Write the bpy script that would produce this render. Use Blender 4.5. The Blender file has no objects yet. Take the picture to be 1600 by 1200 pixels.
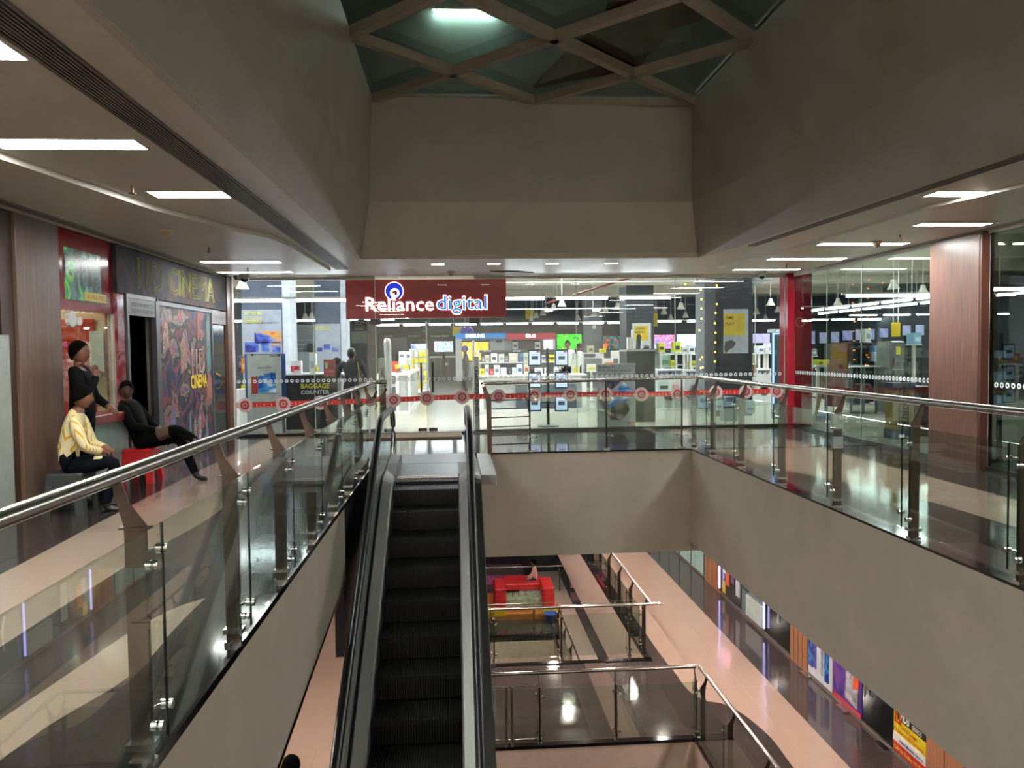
import bpy, math, random
from mathutils import Vector, Matrix
random.seed(7)
S = bpy.context.scene
COL = S.collection
# ---------------------------------------------------------------- camera, world, exposure
R_ = (0.0688, 0.0426, 0.0125)
def cam_matrix():
    yaw, pitch, roll = R_
    cy, sy, cp, sp = math.cos(yaw), math.sin(yaw), math.cos(pitch), math.sin(pitch)
    F = Vector((sy*cp, cy*cp, -sp)); R = Vector((cy, -sy, 0)); U = R.cross(F)
    cr, sr = math.cos(roll), math.sin(roll)
    R2 = R*cr - U*sr; U2 = U*cr + R*sr
    m = Matrix((R2, U2, -F)).transposed().to_4x4()
    m.translation = Vector((0, 0, 1.55))
    return m
cd = bpy.data.cameras.new('camera'); co = bpy.data.objects.new('camera', cd); COL.objects.link(co)
co.matrix_world = cam_matrix(); cd.sensor_width = 36; cd.lens = 36*1235.4/1600; cd.clip_start = .05; cd.clip_end = 200
S.camera = co
W = bpy.data.worlds.new('world'); S.world = W; W.use_nodes = True
W.node_tree.nodes['Background'].inputs[0].default_value = (.5, .55, .65, 1)
W.node_tree.nodes['Background'].inputs[1].default_value = .02
S.view_settings.view_transform = 'Standard'; S.view_settings.look = 'None'
S.view_settings.exposure = 0.0; S.view_settings.gamma = 1; S.view_settings.use_curve_mapping = False
S.cycles.use_denoising = True; S.cycles.max_bounces = 10; S.cycles.diffuse_bounces = 6; S.cycles.glossy_bounces = 4
S.cycles.transmission_bounces = 4; S.cycles.transparent_max_bounces = 24; S.cycles.caustics_reflective = False
S.cycles.caustics_refractive = False; S.cycles.sample_clamp_indirect = 10
PANEL = 140.0     # mall ceiling light panels
TUBE = 66.0      # store tube lights
# ---------------------------------------------------------------- materials
MC = {}
def rgb(h):
    if isinstance(h, str):
        v = [int(h[i:i+2], 16)/255 for i in (0, 2, 4)]
        return tuple(x/12.92 if x <= .04045 else ((x+.055)/1.055)**2.4 for x in v)
    return h
def mat(h, rough=.5, metal=0, emit=None, es=0, var=.06, scale=6, bump=0, spec=.5, stretch=None):
    k = (h, rough, metal, emit, es, var, scale, bump, spec, stretch)
    if k in MC: return MC[k]
    m = bpy.data.materials.new('mat'); m.use_nodes = True; nt = m.node_tree; b = nt.nodes['Principled BSDF']
    c = rgb(h); b.inputs['Base Color'].default_value = (*c, 1); b.inputs['Roughness'].default_value = rough
    b.inputs['Metallic'].default_value = metal; b.inputs['Specular IOR Level'].default_value = spec
    if emit: b.inputs['Emission Color'].default_value = (*rgb(emit), 1); b.inputs['Emission Strength'].default_value = es
    if var:
        tc = nt.nodes.new('ShaderNodeTexCoord'); n = nt.nodes.new('ShaderNodeTexNoise'); n.inputs['Scale'].default_value = scale
        n.inputs['Detail'].default_value = 3
        src = tc.outputs['Object']
        if stretch:
            mp = nt.nodes.new('ShaderNodeMapping'); mp.inputs['Scale'].default_value = stretch; nt.links.new(src, mp.inputs[0]); src = mp.outputs[0]
        nt.links.new(src, n.inputs['Vector'])
        r = nt.nodes.new('ShaderNodeValToRGB'); r.color_ramp.elements[0].position = .3; r.color_ramp.elements[1].position = .7
        r.color_ramp.elements[0].color = (*[x*(1-var*2) for x in c], 1); r.color_ramp.elements[1].color = (*[min(1, x*(1+var*2)) for x in c], 1)
        nt.links.new(n.outputs[0], r.inputs[0]); nt.links.new(r.outputs[0], b.inputs['Base Color'])
        if bump:
            bp = nt.nodes.new('ShaderNodeBump'); bp.inputs['Strength'].default_value = bump; bp.inputs['Distance'].default_value = .01
            nt.links.new(n.outputs[0], bp.inputs['Height']); nt.links.new(bp.outputs[0], b.inputs['Normal'])
    MC[k] = m; return m
def emis(h, s):
    k = ('e', h, s)
    if k in MC: return MC[k]
    m = bpy.data.materials.new('light'); m.use_nodes = True; nt = m.node_tree; nt.nodes.clear()
    e = nt.nodes.new('ShaderNodeEmission'); e.inputs[0].default_value = (*rgb(h), 1); e.inputs[1].default_value = s
    o = nt.nodes.new('ShaderNodeOutputMaterial'); nt.links.new(e.outputs[0], o.inputs[0]); MC[k] = m; return m
def glassm(h='e6efe9', refl=1.0, rough=0.0, alpha=1.0):
    k = ('g', h, refl, rough, alpha)
    if k in MC: return MC[k]
    m = bpy.data.materials.new('glass'); m.use_nodes = True; nt = m.node_tree; nt.nodes.clear()
    t = nt.nodes.new('ShaderNodeBsdfTransparent'); t.inputs[0].default_value = (*rgb(h), 1)
    g = nt.nodes.new('ShaderNodeBsdfGlossy'); g.inputs['Roughness'].default_value = rough; g.inputs[0].default_value = (.95, 1, .97, 1)
    f = nt.nodes.new('ShaderNodeFresnel'); ge = nt.nodes.new('ShaderNodeNewGeometry'); mr = nt.nodes.new('ShaderNodeMapRange')
    mr.inputs[3].default_value = 1.5; mr.inputs[4].default_value = 1/1.5; nt.links.new(ge.outputs['Backfacing'], mr.inputs[0]); nt.links.new(mr.outputs[0], f.inputs[0])
    mm = nt.nodes.new('ShaderNodeMath'); mm.operation = 'MULTIPLY'; mm.inputs[1].default_value = refl; nt.links.new(f.outputs[0], mm.inputs[0])
    x = nt.nodes.new('ShaderNodeMixShader'); nt.links.new(mm.outputs[0], x.inputs[0]); nt.links.new(t.outputs[0], x.inputs[1]); nt.links.new(g.outputs[0], x.inputs[2])
    o = nt.nodes.new('ShaderNodeOutputMaterial'); nt.links.new(x.outputs[0], o.inputs[0]); MC[k] = m; return m
def picture(cols, scale=3.0, rough=.35, emit=0, dist=1.5, detail=4, stretch=(1, 1, 1)):
    """a printed or glowing picture: procedural colour blobs"""
    k = ('p', tuple(cols), scale, rough, emit, dist, detail, stretch)
    if k in MC: return MC[k]
    m = bpy.data.materials.new('picture'); m.use_nodes = True; nt = m.node_tree; b = nt.nodes['Principled BSDF']
    tc = nt.nodes.new('ShaderNodeTexCoord'); n = nt.nodes.new('ShaderNodeTexNoise'); n.inputs['Scale'].default_value = scale
    n.inputs['Detail'].default_value = detail; n.inputs['Distortion'].default_value = dist
    mp = nt.nodes.new('ShaderNodeMapping'); mp.inputs['Scale'].default_value = stretch
    nt.links.new(tc.outputs['Object'], mp.inputs[0]); nt.links.new(mp.outputs[0], n.inputs['Vector'])
    r = nt.nodes.new('ShaderNodeValToRGB'); cr = r.color_ramp
    N = len(cols)
    cr.elements[0].position = .34; cr.elements[0].color = (*rgb(cols[0]), 1); cr.elements[1].position = .66; cr.elements[1].color = (*rgb(cols[-1]), 1)
    for i in range(1, N-1):
        e = cr.elements.new(.34+.32*i/(N-1)); e.color = (*rgb(cols[i]), 1)
    nt.links.new(n.outputs[0], r.inputs[0]); nt.links.new(r.outputs[0], b.inputs['Base Color']); b.inputs['Roughness'].default_value = rough
    if emit: nt.links.new(r.outputs[0], b.inputs['Emission Color']); b.inputs['Emission Strength'].default_value = emit
    MC[k] = m; return m
def floorm(name, kind):
    """polished granite: dark stone with beige bands whose edge waves along the corridor"""
    m = bpy.data.materials.new(name); m.use_nodes = True; nt = m.node_tree; b = nt.nodes['Principled BSDF']; L = nt.links.new
    geo = nt.nodes.new('ShaderNodeNewGeometry'); sx = nt.nodes.new('ShaderNodeSeparateXYZ'); L(geo.outputs['Position'], sx.inputs[0])
    def math_(op, a, b_=None):
        n = nt.nodes.new('ShaderNodeMath'); n.operation = op
        for i, v in enumerate((a, b_)):
            if v is None: continue
            if isinstance(v, (int, float)): n.inputs[i].default_value = v
            else: L(v, n.inputs[i])
        return n.outputs[0]
    X, Y = sx.outputs[0], sx.outputs[1]
    def curve(pts):   # X as a function of Y, both mapped to 0..1
        c = nt.nodes.new('ShaderNodeFloatCurve'); cm = c.mapping; cv = cm.curves[0]
        pts = sorted((y/24, (x+6)/14) for x, y in pts)
        cv.points[0].location = pts[0]; cv.points[1].location = pts[-1]
        for p in pts[1:-1]: cv.points.new(*p)
        cm.update(); L(math_('DIVIDE', Y, 24.0), c.inputs['Value'])
        return math_('SUBTRACT', math_('MULTIPLY', c.outputs[0], 14.0), 6.0)
    def band(lo, hi): return math_('MULTIPLY', math_('GREATER_THAN', X, lo), math_('LESS_THAN', X, hi))
    if kind == 'main':
        fac = band(curve([(4.75, 0), (4.75, 5), (4.7, 6.3), (4.63, 7.64), (4.34, 8.84), (4.11, 9.61), (3.92, 11.5), (3.9, 12.5), (3.95, 15), (4, 24)]), 5.53)
        fac = math_('MAXIMUM', fac, band(curve([(-3.2, 0), (-3.27, 5.8), (-3.36, 8), (-3.45, 10.9), (-3.5, 24)]),
                                         curve([(-2.46, 0), (-2.46, 4.3), (-2.45, 6), (-2.37, 8), (-2.5, 9), (-2.63, 10.1), (-2.7, 12), (-2.7, 24)])))
        fac = math_('MAXIMUM', fac, band(curve([(-2.2, 0), (-1.92, 3.9), (-1.75, 4.9), (-1.5, 5.3), (-1.5, 24)]), curve([(-1.9, 0), (-1.75, 3.3), (-1.6, 3.9), (-1.62, 4.6), (-1.62, 5.3), (-1.62, 24)])))
        A, B = '3d3634', 'a08c7c'
    elif kind == 'lower':
        fac = band(curve([(4.75, 0), (4.73, 10.8), (4.73, 11.9), (4.42, 12.9), (4.1, 13.1), (3.95, 14.4), (3.9, 16.5), (3.85, 20), (3.85, 24)]), 5.53)
        fac = math_('MAXIMUM', fac, band(curve([(-4, 0), (-4, 24)]), curve([(-2.4, 0), (-2.3, 6.2), (-1.9, 7.2), (-1.7, 8.5), (-1.5, 24)])))
        fac = math_('MAXIMUM', fac, math_('MULTIPLY', math_('MULTIPLY', band(2.35, 2.75), math_('GREATER_THAN', Y, 11.8)), .22))
        A, B = '4a403e', 'b79c8b'
    else:
        fac = math_('MAXIMUM', band(5.1, 6.1), band(3.5, 4.62)); A, B = '4c4644', 'b8a598'
    n = nt.nodes.new('ShaderNodeTexNoise'); n.inputs['Scale'].default_value = 90; n.inputs['Detail'].default_value = 4; L(geo.outputs['Position'], n.inputs['Vector'])
    mx = nt.nodes.new('ShaderNodeMix'); mx.data_type = 'RGBA'; mx.inputs[6].default_value = (*rgb(A), 1); mx.inputs[7].default_value = (*rgb(B), 1); L(fac, mx.inputs[0])
    sp = nt.nodes.new('ShaderNodeMix'); sp.data_type = 'RGBA'; sp.blend_type = 'MULTIPLY'; sp.inputs[0].default_value = .35
    L(mx.outputs[2], sp.inputs[6]); L(n.outputs[0], sp.inputs[7]); L(sp.outputs[2], b.inputs['Base Color'])
    b.inputs['Roughness'].default_value = .1; b.inputs['Specular IOR Level'].default_value = .55
    return m
# ---------------------------------------------------------------- mesh building
class MB:
    def __init__(s): s.v = []; s.f = []; s.mi = []; s.k = 0; s.smooth = []
    def add(s, vs, fs, sm=False):
        o = len(s.v); s.v += [tuple(v) for v in vs]; s.f += [tuple(i+o for i in f) for f in fs]; s.mi += [s.k]*len(fs); s.smooth += [sm]*len(fs); return s
    def box(s, x0, y0, z0, x1, y1, z1):
        return s.add([(x0,y0,z0),(x1,y0,z0),(x1,y1,z0),(x0,y1,z0),(x0,y0,z1),(x1,y0,z1),(x1,y1,z1),(x0,y1,z1)],
                     [(0,3,2,1),(4,5,6,7),(0,1,5,4),(1,2,6,5),(2,3,7,6),(3,0,4,7)])
    def bbox(s, x0, y0, z0, x1, y1, z1, b=.01):   # box with chamfered edges along z plus top chamfer
        b = min(b, (x1-x0)*.45, (y1-y0)*.45, (z1-z0)*.45)
        def ring(z, e): return [(x0+e+b,y0+e,z),(x1-e-b,y0+e,z),(x1-e,y0+e+b,z),(x1-e,y1-e-b,z),(x1-e-b,y1-e,z),(x0+e+b,y1-e,z),(x0+e,y1-e-b,z),(x0+e,y0+e+b,z)]
        vs = ring(z0, 0)+ring(z1-b, 0)+ring(z1, b*.7)
        fs = [tuple(range(7,-1,-1)), tuple(range(16,24))]
        for r in (0, 8): fs += [(r+i, r+(i+1)%8, r+8+(i+1)%8, r+8+i) for i in range(8)]
        return s.add(vs, fs)
    def obox(s, c, ax, ay, az):   # oriented box: centre, half axes
        c, ax, ay, az = map(Vector, (c, ax, ay, az))
        vs = [c+ax*i+ay*j+az*k for k in (-1,1) for i, j in ((-1,-1),(1,-1),(1,1),(-1,1))]
        return s.add(vs, [(0,3,2,1),(4,5,6,7),(0,1,5,4),(1,2,6,5),(2,3,7,6),(3,0,4,7)])
    def cyl(s, p0, p1, r0, r1=None, n=12, caps=True):
        r1 = r0 if r1 is None else r1; p0, p1 = Vector(p0), Vector(p1); d = (p1-p0).normalized()
        a = d.orthogonal().normalized(); b = d.cross(a); vs = []
        for p, r in ((p0, r0), (p1, r1)):
            vs += [p+(a*math.cos(2*math.pi*i/n)+b*math.sin(2*math.pi*i/n))*r for i in range(n)]
        s.add(vs, [(i, (i+1)%n, n+(i+1)%n, n+i) for i in range(n)], True)
        if caps: s.add(vs, [tuple(range(n-1,-1,-1)), tuple(range(n, 2*n))])
        return s
    def tube(s, path, r, n=10, flat=1.0, up=(0,0,1)):
        path = [Vector(p) for p in path]; vs = []; up = Vector(up)
        for i, p in enumerate(path):
            d = (path[min(i+1, len(path)-1)]-path[max(i-1, 0)]).normalized()
            a = up.cross(d)
            if a.length < 1e-3: a = d.orthogonal()
            a.normalize(); b = d.cross(a)
            vs += [p+a*math.cos(2*math.pi*j/n)*r+b*math.sin(2*math.pi*j/n)*r*flat for j in range(n)]
        fs = [(i*n+j, i*n+(j+1)%n, (i+1)*n+(j+1)%n, (i+1)*n+j) for i in range(len(path)-1) for j in range(n)]
        s.add(vs, fs, True); m = len(path)-1
        return s.add(vs, [tuple(range(n-1,-1,-1)), tuple(range(m*n, m*n+n))])
    def lathe(s, c, prof, n=14):   # profile (r, z) around vertical axis
        c = Vector(c); vs = []
        for r, z in prof: vs += [c+Vector((r*math.cos(2*math.pi*i/n), r*math.sin(2*math.pi*i/n), z)) for i in range(n)]
        return s.add(vs, [(k*n+i, k*n+(i+1)%n, (k+1)*n+(i+1)%n, (k+1)*n+i) for k in range(len(prof)-1) for i in range(n)], True)
    def ball(s, c, r, n=12, m=8):
        rx, ry, rz = (r, r, r) if isinstance(r, (int, float)) else r; c = Vector(c); vs = []
        for k in range(m+1):
            t = math.pi*k/m
            vs += [c+Vector((rx*math.sin(t)*math.cos(2*math.pi*i/n), ry*math.sin(t)*math.sin(2*math.pi*i/n), -rz*math.cos(t))) for i in range(n)]
        return s.add(vs, [(k*n+i, k*n+(i+1)%n, (k+1)*n+(i+1)%n, (k+1)*n+i) for k in range(m) for i in range(n)], True)
    def prism(s, pts, axis, a, b):   # 2D polygon extruded along an axis from a to b
        def p3(u, v, w): return (w, u, v) if axis == 'x' else (u, w, v) if axis == 'y' else (u, v, w)
        n = len(pts); vs = [p3(u, v, a) for u, v in pts]+[p3(u, v, b) for u, v in pts]
        return s.add(vs, [tuple(range(n-1,-1,-1)), tuple(range(n, 2*n))]+[(i, (i+1)%n, n+(i+1)%n, n+i) for i in range(n)])
    def disc(s, c, r, axis, th, n=20, r_in=0):
        pts = [(math.cos(2*math.pi*i/n), math.sin(2*math.pi*i/n)) for i in range(n)]
        def p3(u, v, w): return (c[0]+w, c[1]+u, c[2]+v) if axis == 'x' else (c[0]+u, c[1]+w, c[2]+v) if axis == 'y' else (c[0]+u, c[1]+v, c[2]+w)
        if not r_in:
            vs = [p3(u*r, v*r, 0) for u, v in pts]+[p3(u*r, v*r, th) for u, v in pts]
            return s.add(vs, [tuple(range(n)), tuple(range(2*n-1, n-1, -1))]+[(i, (i+1)%n, n+(i+1)%n, n+i) for i in range(n)])
        vs = []
        for w in (0, th):
            for rr in (r_in, r): vs += [p3(u*rr, v*rr, w) for u, v in pts]
        fs = []
        for i in range(n):
            j = (i+1)%n
            fs += [(i, j, n+j, n+i), (2*n+i, 3*n+i, 3*n+j, 2*n+j), (n+i, n+j, 3*n+j, 3*n+i), (i, 2*n+i, 2*n+j, j)]
        return s.add(vs, fs)
    def mesh(s, name, mats, off=(0, 0, 0)):
        me = bpy.data.meshes.new(name); ox, oy, oz = off
        me.from_pydata([(x-ox, y-oy, z-oz) for x, y, z in s.v], [], s.f)
        for m in (mats if isinstance(mats, (list, tuple)) else [mats]): me.materials.append(m)
        me.polygons.foreach_set('material_index', s.mi); me.polygons.foreach_set('use_smooth', s.smooth); me.update()
        return me
def props(o, label=None, cat=None, group=None, kind=None):
    if label: o['label'] = label
    if cat: o['category'] = cat
    if group: o['group'] = group
    if kind: o['kind'] = kind
    return o
def root_off(p):
    o = Vector((0, 0, 0))
    while p is not None: o += Vector(p.location); p = p.parent
    return o
def obj(name, mb, m, parent=None, label=None, cat=None, group=None, kind=None, loc=None):
    """one mesh object; geometry is given in world coordinates"""
    off = root_off(parent) if parent else Vector((0, 0, 0))
    if loc is None and parent is None:
        xs = [v[0] for v in mb.v]; ys = [v[1] for v in mb.v]; zs = [v[2] for v in mb.v]
        loc = ((min(xs)+max(xs))/2, (min(ys)+max(ys))/2, min(zs))
    l = Vector(loc) if loc is not None else Vector((0, 0, 0))
    me = mb.mesh(name, m, off+l) ; o = bpy.data.objects.new(name, me); COL.objects.link(o); o.location = l
    if parent: o.parent = parent
    return props(o, label, cat, group, kind)
def thing(name, loc, label, cat, group=None):
    o = bpy.data.objects.new(name, None); COL.objects.link(o); o.location = loc; o.empty_display_size = .1
    return props(o, label, cat, group)
def struct(name, mb, m, label=None, parent=None): return obj(name, mb, m, parent, label, kind='structure')
def sempty(name, label, loc=(0, 0, 0)):
    o = thing(name, loc, label, None); o['kind'] = 'structure'; return o
def copy_tree(o, parent=None):
    c = o.copy(); COL.objects.link(c)
    if parent: c.parent = parent
    for ch in o.children: copy_tree(ch, c)
    return c
FM = {'front': Matrix(((1,0,0),(0,0,-1),(0,1,0))), 'left': Matrix(((0,0,1),(1,0,0),(0,1,0))), 'right': Matrix(((0,0,-1),(-1,0,0),(0,1,0))),
      'back': Matrix(((-1,0,0),(0,0,1),(0,1,0))), 'up': Matrix(((1,0,0),(0,1,0),(0,0,1)))}
def text_mb(s, size, at, facing='front', width=None, height=None, bold=0.0, th=.004, align='CENTER', shear=0, outline=0):
    """lettering as thin extruded letters centred at a point; WIDTH stretches it to fit"""
    cu = bpy.data.curves.new('text', 'FONT'); cu.body = s; cu.size = 1; cu.extrude = 0; cu.offset = bold; cu.shear = shear
    cu.resolution_u = 2; cu.space_line = .9; cu.align_x = align
    if outline: cu.fill_mode = 'NONE'; cu.bevel_depth = outline; cu.bevel_resolution = 0
    ob = bpy.data.objects.new('text', cu); COL.objects.link(ob)
    dg = bpy.context.evaluated_depsgraph_get(); me = bpy.data.meshes.new_from_object(ob.evaluated_get(dg))
    vs = [v.co.copy() for v in me.vertices]; fs = [tuple(p.vertices) for p in me.polygons]
    bpy.data.objects.remove(ob); bpy.data.curves.remove(cu); bpy.data.meshes.remove(me)
    mb = MB()
    if not vs: return mb
    x0, x1 = min(v.x for v in vs), max(v.x for v in vs); y0, y1 = min(v.y for v in vs), max(v.y for v in vs)
    sx = (width/(x1-x0)) if width else size; sy = (height/(y1-y0)) if height else (sx if width and not size else size)
    M = FM[facing]; at = Vector(at)
    out = []
    for z in ((th,) if not outline else (None,)):
        for v in vs:
            q = Vector(((v.x-(x0+x1)/2)*sx if align == 'CENTER' else (v.x-x0)*sx, (v.y-(y0+y1)/2)*sy, (z if z is not None else v.z*sx+th)))
            out.append(at+M@q)
    mb.add(out, fs)
    return mb
def lettering(s, size, at, m, parent, facing='front', name='lettering', **k):
    mb = text_mb(s, size, at, facing, **k)
    if mb.v: return obj(name, mb, m, parent)
def nth(i):
    a = 'first second third fourth fifth sixth seventh eighth ninth tenth eleventh twelfth thirteenth fourteenth fifteenth sixteenth seventeenth eighteenth nineteenth twentieth'.split()
    return a[i] if i < 20 else ('twenty-' if i < 29 else 'thirty-')+a[i-20 if i < 29 else i-30] if i != 29 else 'thirtieth'
def tiles(parent, x0, y0, x1, y1, z, size, m, name='floor_tile', th=.02, gap=.0012):
    nx, ny = max(1, round((x1-x0)/size)), max(1, round((y1-y0)/size)); dx, dy = (x1-x0)/nx, (y1-y0)/ny
    me = None
    for i in range(nx):
        for j in range(ny):
            if me is None: me = MB().box(gap, gap, -th, dx-gap, dy-gap, 0).mesh(name, m)
            o = bpy.data.objects.new(name, me); COL.objects.link(o); o.location = (x0+i*dx, y0+j*dy, z); o.parent = parent
# ---------------------------------------------------------------- palette
STEEL = mat('b9b4ae', .22, 1, var=.03, scale=3, stretch=(30, 1, 30))
STEELV = mat('4e443d', .4, 1, var=.05, scale=3, stretch=(30, 30, 1))
CHROME = mat('cfcdcb', .15, 1, var=0)
WALLP = mat('afa596', .55, var=.03, scale=2)
WALLD = mat('bbb7ab', .5, var=.03, scale=1.5)
CEIL = mat('cbc8bb', .4, var=.025, scale=2.5, spec=.5)
BLACKG = mat('161416', .08, var=.2, scale=60)
BLACK = mat('0d0d0e', .5, var=0)
RUBBER = mat('0a0a0b', .35, var=0)
GLASS = glassm('eff5f1', 1.0)
SHOPGLASS = glassm('f4f8f6', .5)
WHITE = mat('dcdcd8', .4, var=.02)
GREYP = mat('6f767c', .45, var=.03)
DARKP = mat('2f3338', .45, var=.05)
YEL = mat('d8cf1e', .5, var=.03)
RED = mat('b01c22', .4, var=.04)
WOOD = mat('5c3e31', .35, var=.22, scale=5, stretch=(14, 14, .35), bump=.1)
WOODG = mat('655044', .35, var=.16, scale=5, stretch=(14, 14, .3), bump=.1)
# ================================================================ SETTING
FL_MAIN = floorm('granite_main', 'main'); FL_LOW = floorm('granite_lower', 'lower'); FL_BOT = floorm('granite_bottom', 'bottom')
ZL, ZB, ZC = -4.49, -8.98, 2.966
SLABM = mat('5d564f', .8)
# --- this storey's floor
fl = sempty('floor', 'polished dark granite floor with waving beige bands around the atrium opening')
m = MB()
for x0, y0, x1, y1 in ((-4.3, -8, -1.24, 11.96), (3.6, -8, 9.2, 11.96), (-4.3, 11.98, 6.5, 15.06), (-1.24, -8, 3.6, .2)): m.box(x0, y0, -.2, x1, y1, -.021)
obj('slab', m, SLABM, fl)
tiles(fl, -4.16, -1, -1.30, 11.93, 0, .8, FL_MAIN); tiles(fl, 3.68, -1, 6.5, 11.93, 0, .8, FL_MAIN); tiles(fl, -4.16, 11.93, 6.5, 15.0, 0, .8, FL_MAIN)
m = MB(); m.box(-1.30, -1, -.03, -1.165, 11.93, .012); m.box(3.562, -1, -.018, 3.68, 11.93, .003); m.box(.47, 11.92, -.018, 3.68, 11.99, .003)
obj('granite_kerb', m, BLACKG, fl, 'polished black granite kerb along the opening')
obj('slab', MB().box(-4.3, -8, -.02, 3.57, -1.0, 0).box(3.57, -8, -.02, 9.2, -1, 0), FL_MAIN, fl)
obj('slab', MB().box(-1.17, -1.0, -.02, 3.57, .25, 0), FL_MAIN, fl)
# --- fascias of the opening
struct('trim_1', MB().box(3.57, .25, -1.465, 3.66, 12.0, -.019), WALLP, 'plain beige fascia under the right edge of the opening')
struct('trim_2', MB().box(.32, 11.95, -1.6, 3.57, 12.04, -.019), WALLP, 'plain beige fascia under the far edge of the opening')
m = MB(); m.prism([(8.16, -.03), (8.16, -.76), (4.9, -1.13), (3.0, -1.36), (.25, -1.55), (.25, -.03)], 'x', -1.26, -1.18); 
struct('trim_3', m, WALLP, 'beige fascia under the left edge beside the escalator')
m = MB(); m.prism([(8.16, -.76), (8.16, -.785), (.25, -1.575), (.25, -1.55), (3.0, -1.36), (4.9, -1.13)], 'x', -1.27, -1.172)
struct('trim_4', m, mat('a87a60', .5), 'brown edge strip along the bottom of the left fascia')
struct('trim_5', MB().box(-1.3, 8.16, -1.6, -1.2, 11.93, -.03), BLACK, 'black cladding beside the top of the escalator')  # flat black panel past the end of the left fascia
struct('trim_6', MB().box(-1.18, .15, -1.6, 3.57, .25, -.03), WALLP, 'beige fascia at the near edge of the opening')
# underside ceilings of the slab
m = MB(); m.box(3.66, -8, -1.46, 9.2, 12.04, -1.40); m.box(-1.2, 12.04, -1.62, 9.2, 15.2, -1.5); m.box(-4.3, -8, -.5, -1.3, 8.1, -.42); m.box(-4.3, 8.1, -.8, -1.3, 15.2, -.7); m.box(-1.2, -8, -1.62, 3.57, .15, -1.5)
m.box(-4.3, 15.2, -1.62, 9.2, 44, -1.5)
struct('ceiling', m, mat('a79a8b', .5), 'plain ceiling of the storey below')
# --- main ceiling with the opening
m = MB()
m.prism([(-4.3, -8), (-1.46, -8), (-1.44, 12.21), (-4.3, 12.21)], 'z', ZC, ZC+.08)
m.prism([(-4.3, 12.21), (6.7, 12.21), (6.7, 15.1), (-4.3, 15.1)], 'z', ZC, ZC+.08)
m.prism([(4.6, -8), (4.5, -2), (4.38, 3), (4.25, 5.4), (4.13, 7), (4.03, 8.5), (3.93, 10.5), (3.8, 12.21), (6.7, 12.21), (6.7, -8)][::-1], 'z', ZC, ZC+.08)
m.box(-1.46, -8, ZC, 4.9, -2, ZC+.08)
ceil = struct('ceiling', m, CEIL, 'greyish white mall ceiling with long lamps and slot grilles')
m = MB(); m.prism([(-4.16, -8), (-3.25, -8), (-3.16, 3), (-3.13, 5.76), (-2.84, 7.75), (-2.45, 9.1), (-2.2, 9.65), (-2.12, 10.4), (-2.1, 13.5), (-2.2, 14.04), (-4.16, 14.04)], 'z', 2.915, ZC)
obj('dropped_panel', m, CEIL, ceil, 'lower ceiling plane with a curved edge')
m = MB(); m.prism([(5.1, -8), (5.05, 5.5), (4.99, 6.68), (4.77, 7.75), (4.76, 10.93), (4.6, 13.76), (6.5, 13.9), (6.5, -8)][::-1], 'z', 2.93, ZC)
obj('dropped_panel', m, CEIL, ceil, 'lower ceiling plane with a curved edge')
# --- soffit walls rising to the skylight
OPB = [(-1.46, -2), (-1.44, 12.21), (3.8, 12.25), (3.93, 10.5), (4.03, 8.5), (4.13, 7), (4.25, 5.4), (4.38, 3), (4.5, -2)]
OPM = [(-1.22, -2), (-1.27, 12.02), (3.65, 12.06), (3.77, 10.5), (3.87, 8.5), (3.94, 7), (4.02, 5.4), (4.08, 3), (4.15, -2)]
OPT = [(-1.20, -2), (-1.22, 12.22), (3.72, 12.33), (3.71, 10.5), (3.70, 8.5), (3.70, 7), (3.70, 5.4), (3.72, 3), (3.75, -2)]
def ring_wall(a, za, b, zb, i, th=.05):
    j = (i+1) % len(a); za -= .003 if za < 3 else 0; p, q, r, s = (*a[i], za), (*a[j], za), (*b[j], zb), (*b[i], zb)
    d = (Vector((a[j][1]-a[i][1], a[i][0]-a[j][0], 0))).normalized()*-th
    m = MB(); m.add([p, q, r, s]+[tuple(Vector(k)+d) for k in (p, q, r, s)], [(3, 2, 1, 0), (4, 5, 6, 7), (0, 1, 5, 4), (1, 2, 6, 5), (2, 3, 7, 6), (3, 0, 4, 7)]); return m
for idx, (segs, nm) in enumerate((((0,), 'left'), ((1,), 'far'), ((2, 3, 4, 5, 6, 7), 'right'), ((8,), 'near'))):
    for lev, (a, za, b, zb) in enumerate(((OPB, ZC, OPM, 3.79), (OPM, 3.79, OPT, 5.4))):
        m = MB()
        for s_ in segs: m2 = ring_wall(a, za, b, zb, s_); m.add(m2.v, m2.f)
        struct('wall_'+nm+('_soffit' if lev == 0 else '_shaft'), m, WALLD, ('leaning lower band' if lev == 0 else 'tall upper face')+' of the %s side of the skylight shaft' % nm)
# --- side walls, back walls
struct('wall_back', MB().box(-4.3, -8.1, ZB, 9.3, -8, -.05).box(-4.3, -8.1, ZC, 9.3, -8, 9), WALLD, 'wall behind the viewer')
m = MB(); m.box(-4.4, -15, -.1, 9.3, -8, 0); m.box(-4.4, -15, 3.3, 9.3, -8.1, 3.4); m.box(-4.4, -15.1, 0, 9.3, -15, 3.3); m.box(-4.5, -15, 0, -4.4, -8, 3.3); m.box(9.3, -15, 0, 9.4, -8, 3.3)  # unseen shop added behind the viewer so its glow reaches the shaft
struct('wall_shop', m, mat('e4e0d8', .6), 'shell of the brightly lit shop behind the viewer')
struct('wall_left_lower', MB().box(-4.4, -8, ZB, -4.3, 44, -.2), WALLD, 'plain wall of the lower storeys on the left')
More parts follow.
